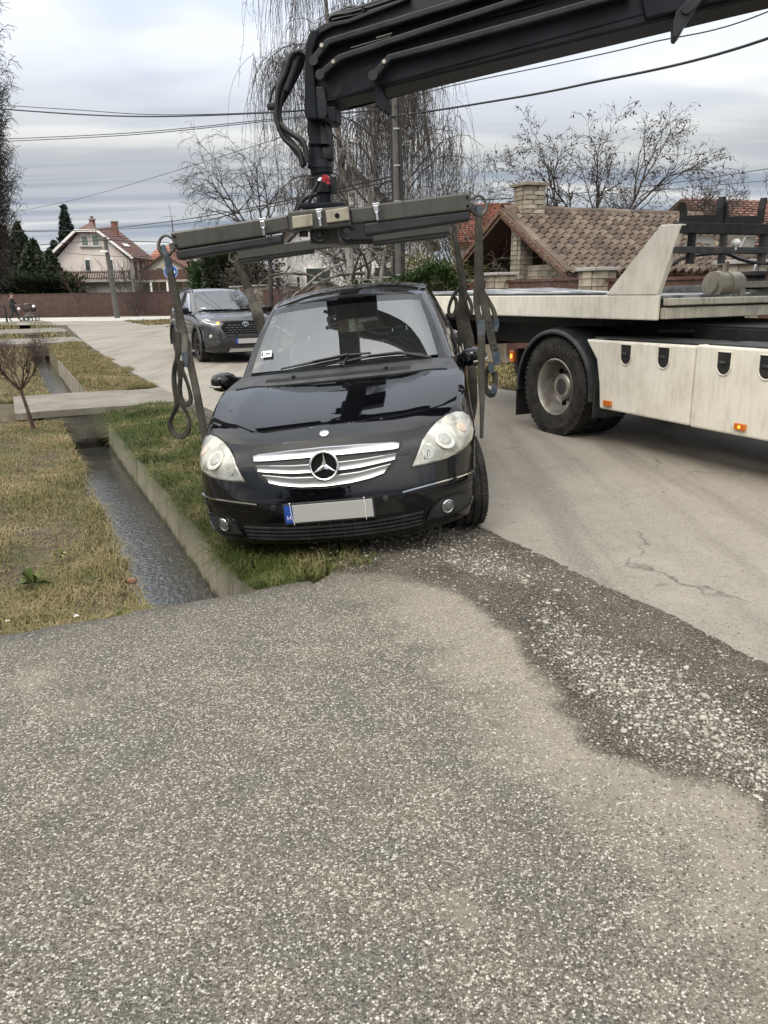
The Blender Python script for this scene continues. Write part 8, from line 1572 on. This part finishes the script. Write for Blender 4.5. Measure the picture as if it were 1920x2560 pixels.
pr_ = thing('pram', 'dark brown pram with white muffs and grey basket pushed by the walking person', 'pram', (fz[0]+.50, fz[1], .035), 0); M_PRAM = pm('brown_pram_cloth', (.030, .020, .016), (.045, .032, .026), 14, rough=.85); M_PRAMG = pm('grey_pram_cloth', (.16, .155, .15), rough=.8)
def pr_wheel(x, y, r): mb = MB(); mb.tube([(x+r*math.cos(a), y, r+r*math.sin(a)) for a in np.linspace(0, 2*pi, 19)], .028, 6); w = mb.build('wheel', M_CABLE, pr_, 60); m2 = MB(); [m2.bar((x, y, r), (x+r*math.cos(a), y, r+r*math.sin(a)), .016, .016) for a in np.linspace(0, 2*pi, 6)[:-1]]; m2.build('spokes', M_WHITE, w)
for x, r in ((.12, .15), (.92, .125)): pr_wheel(x, -.26, r); pr_wheel(x, .26, r)
for x, r in ((.42, .13), (.70, .11)): pr_wheel(x, -.24, r)
mb = rbox((.62, 0, .72), (.78, .42, .30), .55); mb.build('carrycot', M_PRAM, pr_, 60); mb = MB(); mb.grid([[(.62+.12+.34*math.cos(a)*math.cos(b), .23*math.sin(b), .78+.36*math.sin(a)) for b in np.linspace(-pi/2, pi/2, 9)] for a in np.linspace(-.1, pi*.62, 9)]); mb.build('hood', M_PRAM, pr_, 60)
mb = rbox((.46, 0, 1.06), (.30, .34, .10), .6); mb.build('hood_trim', M_PRAMG, pr_, 60); rbox((.55, 0, .33), (.55, .36, .16), .5).build('basket', M_PRAMG, pr_, 60)
MB().tube([(.86, -.22, .2), (.45, -.22, .65), (-.06, -.20, 1.03), (-.06, .20, 1.03), (.45, .22, .65), (.86, .22, .2)], .016, 6).build('handle', M_CABLE, pr_, 60); MB().bar((.12, -.22, .2), (.75, -.22, .62), .03, .03).build('frame_bar', M_ZINC, pr_); MB().bar((.12, .22, .2), (.75, .22, .62), .03, .03).build('frame_bar', M_ZINC, pr_)
for x, z in ((.0, .78), (.98, .92)): MB().sphere((x, -.2, z), .10, 12, 8).build('muff', M_WHITE, pr_, 60)
# weeds and litter on the bank
for i, (px, py, k, lb) in enumerate([(86, 1458, .12, 'small green leafy weed in the dry grass near the driveway edge'), (150, 1395, .07, 'smaller green weed in the dry grass of the left bank'), (300, 1555, .08, 'small weed tuft at the driveway edge beside the ditch')]):
    p = on_z(px, py, -.08); R = np.random.default_rng(90+i); wd = thing('weed', lb, 'weed', (p[0], p[1], -.09))
    mb = MB()
    for j in range(16):
        a = R.uniform(0, 2*pi); L = k*R.uniform(.6, 1.2); h = k*R.uniform(.25, .8); w = k*.16; ca, sa = math.cos(a), math.sin(a)
        mb.add([(0, 0, .01), (ca*L*.5-sa*w, sa*L*.5+ca*w, h), (ca*L, sa*L, h*.75), (ca*L*.5+sa*w, sa*L*.5-ca*w, h)], [(0, 1, 2, 3)])
    o = mb.build('leaves', M_GRASS_R, wd); o['kind'] = 'stuff'
p = on_z(338, 1452, -.10); o = rbox((0, 0, .02), (.055, .04, .035), .7).build('stone', pm('orange_stone', (.17, .085, .05), (.22, .13, .08), 30, rough=.85), None, 60); o.location = (p[0]-.02, p[1], -.12); tag(o, 'small orange brown stone in the grass at the water edge', 'stone')
for i, (px, py, lb) in enumerate([(192, 1548, 'pale scrap of litter in the grass just above the driveway edge'), (20, 1560, 'tiny white scrap of litter at the left end of the driveway edge')]):
    p = on_z(px, py, -.05); o = MB().add([(-.012, -.006, 0), (.009, -.008, .007), (.014, .006, .002), (-.006, .008, .009)], [(0, 1, 2, 3)]).build('litter', M_WHITE); o.location = (p[0], p[1], -.035); tag(o, lb, 'litter')
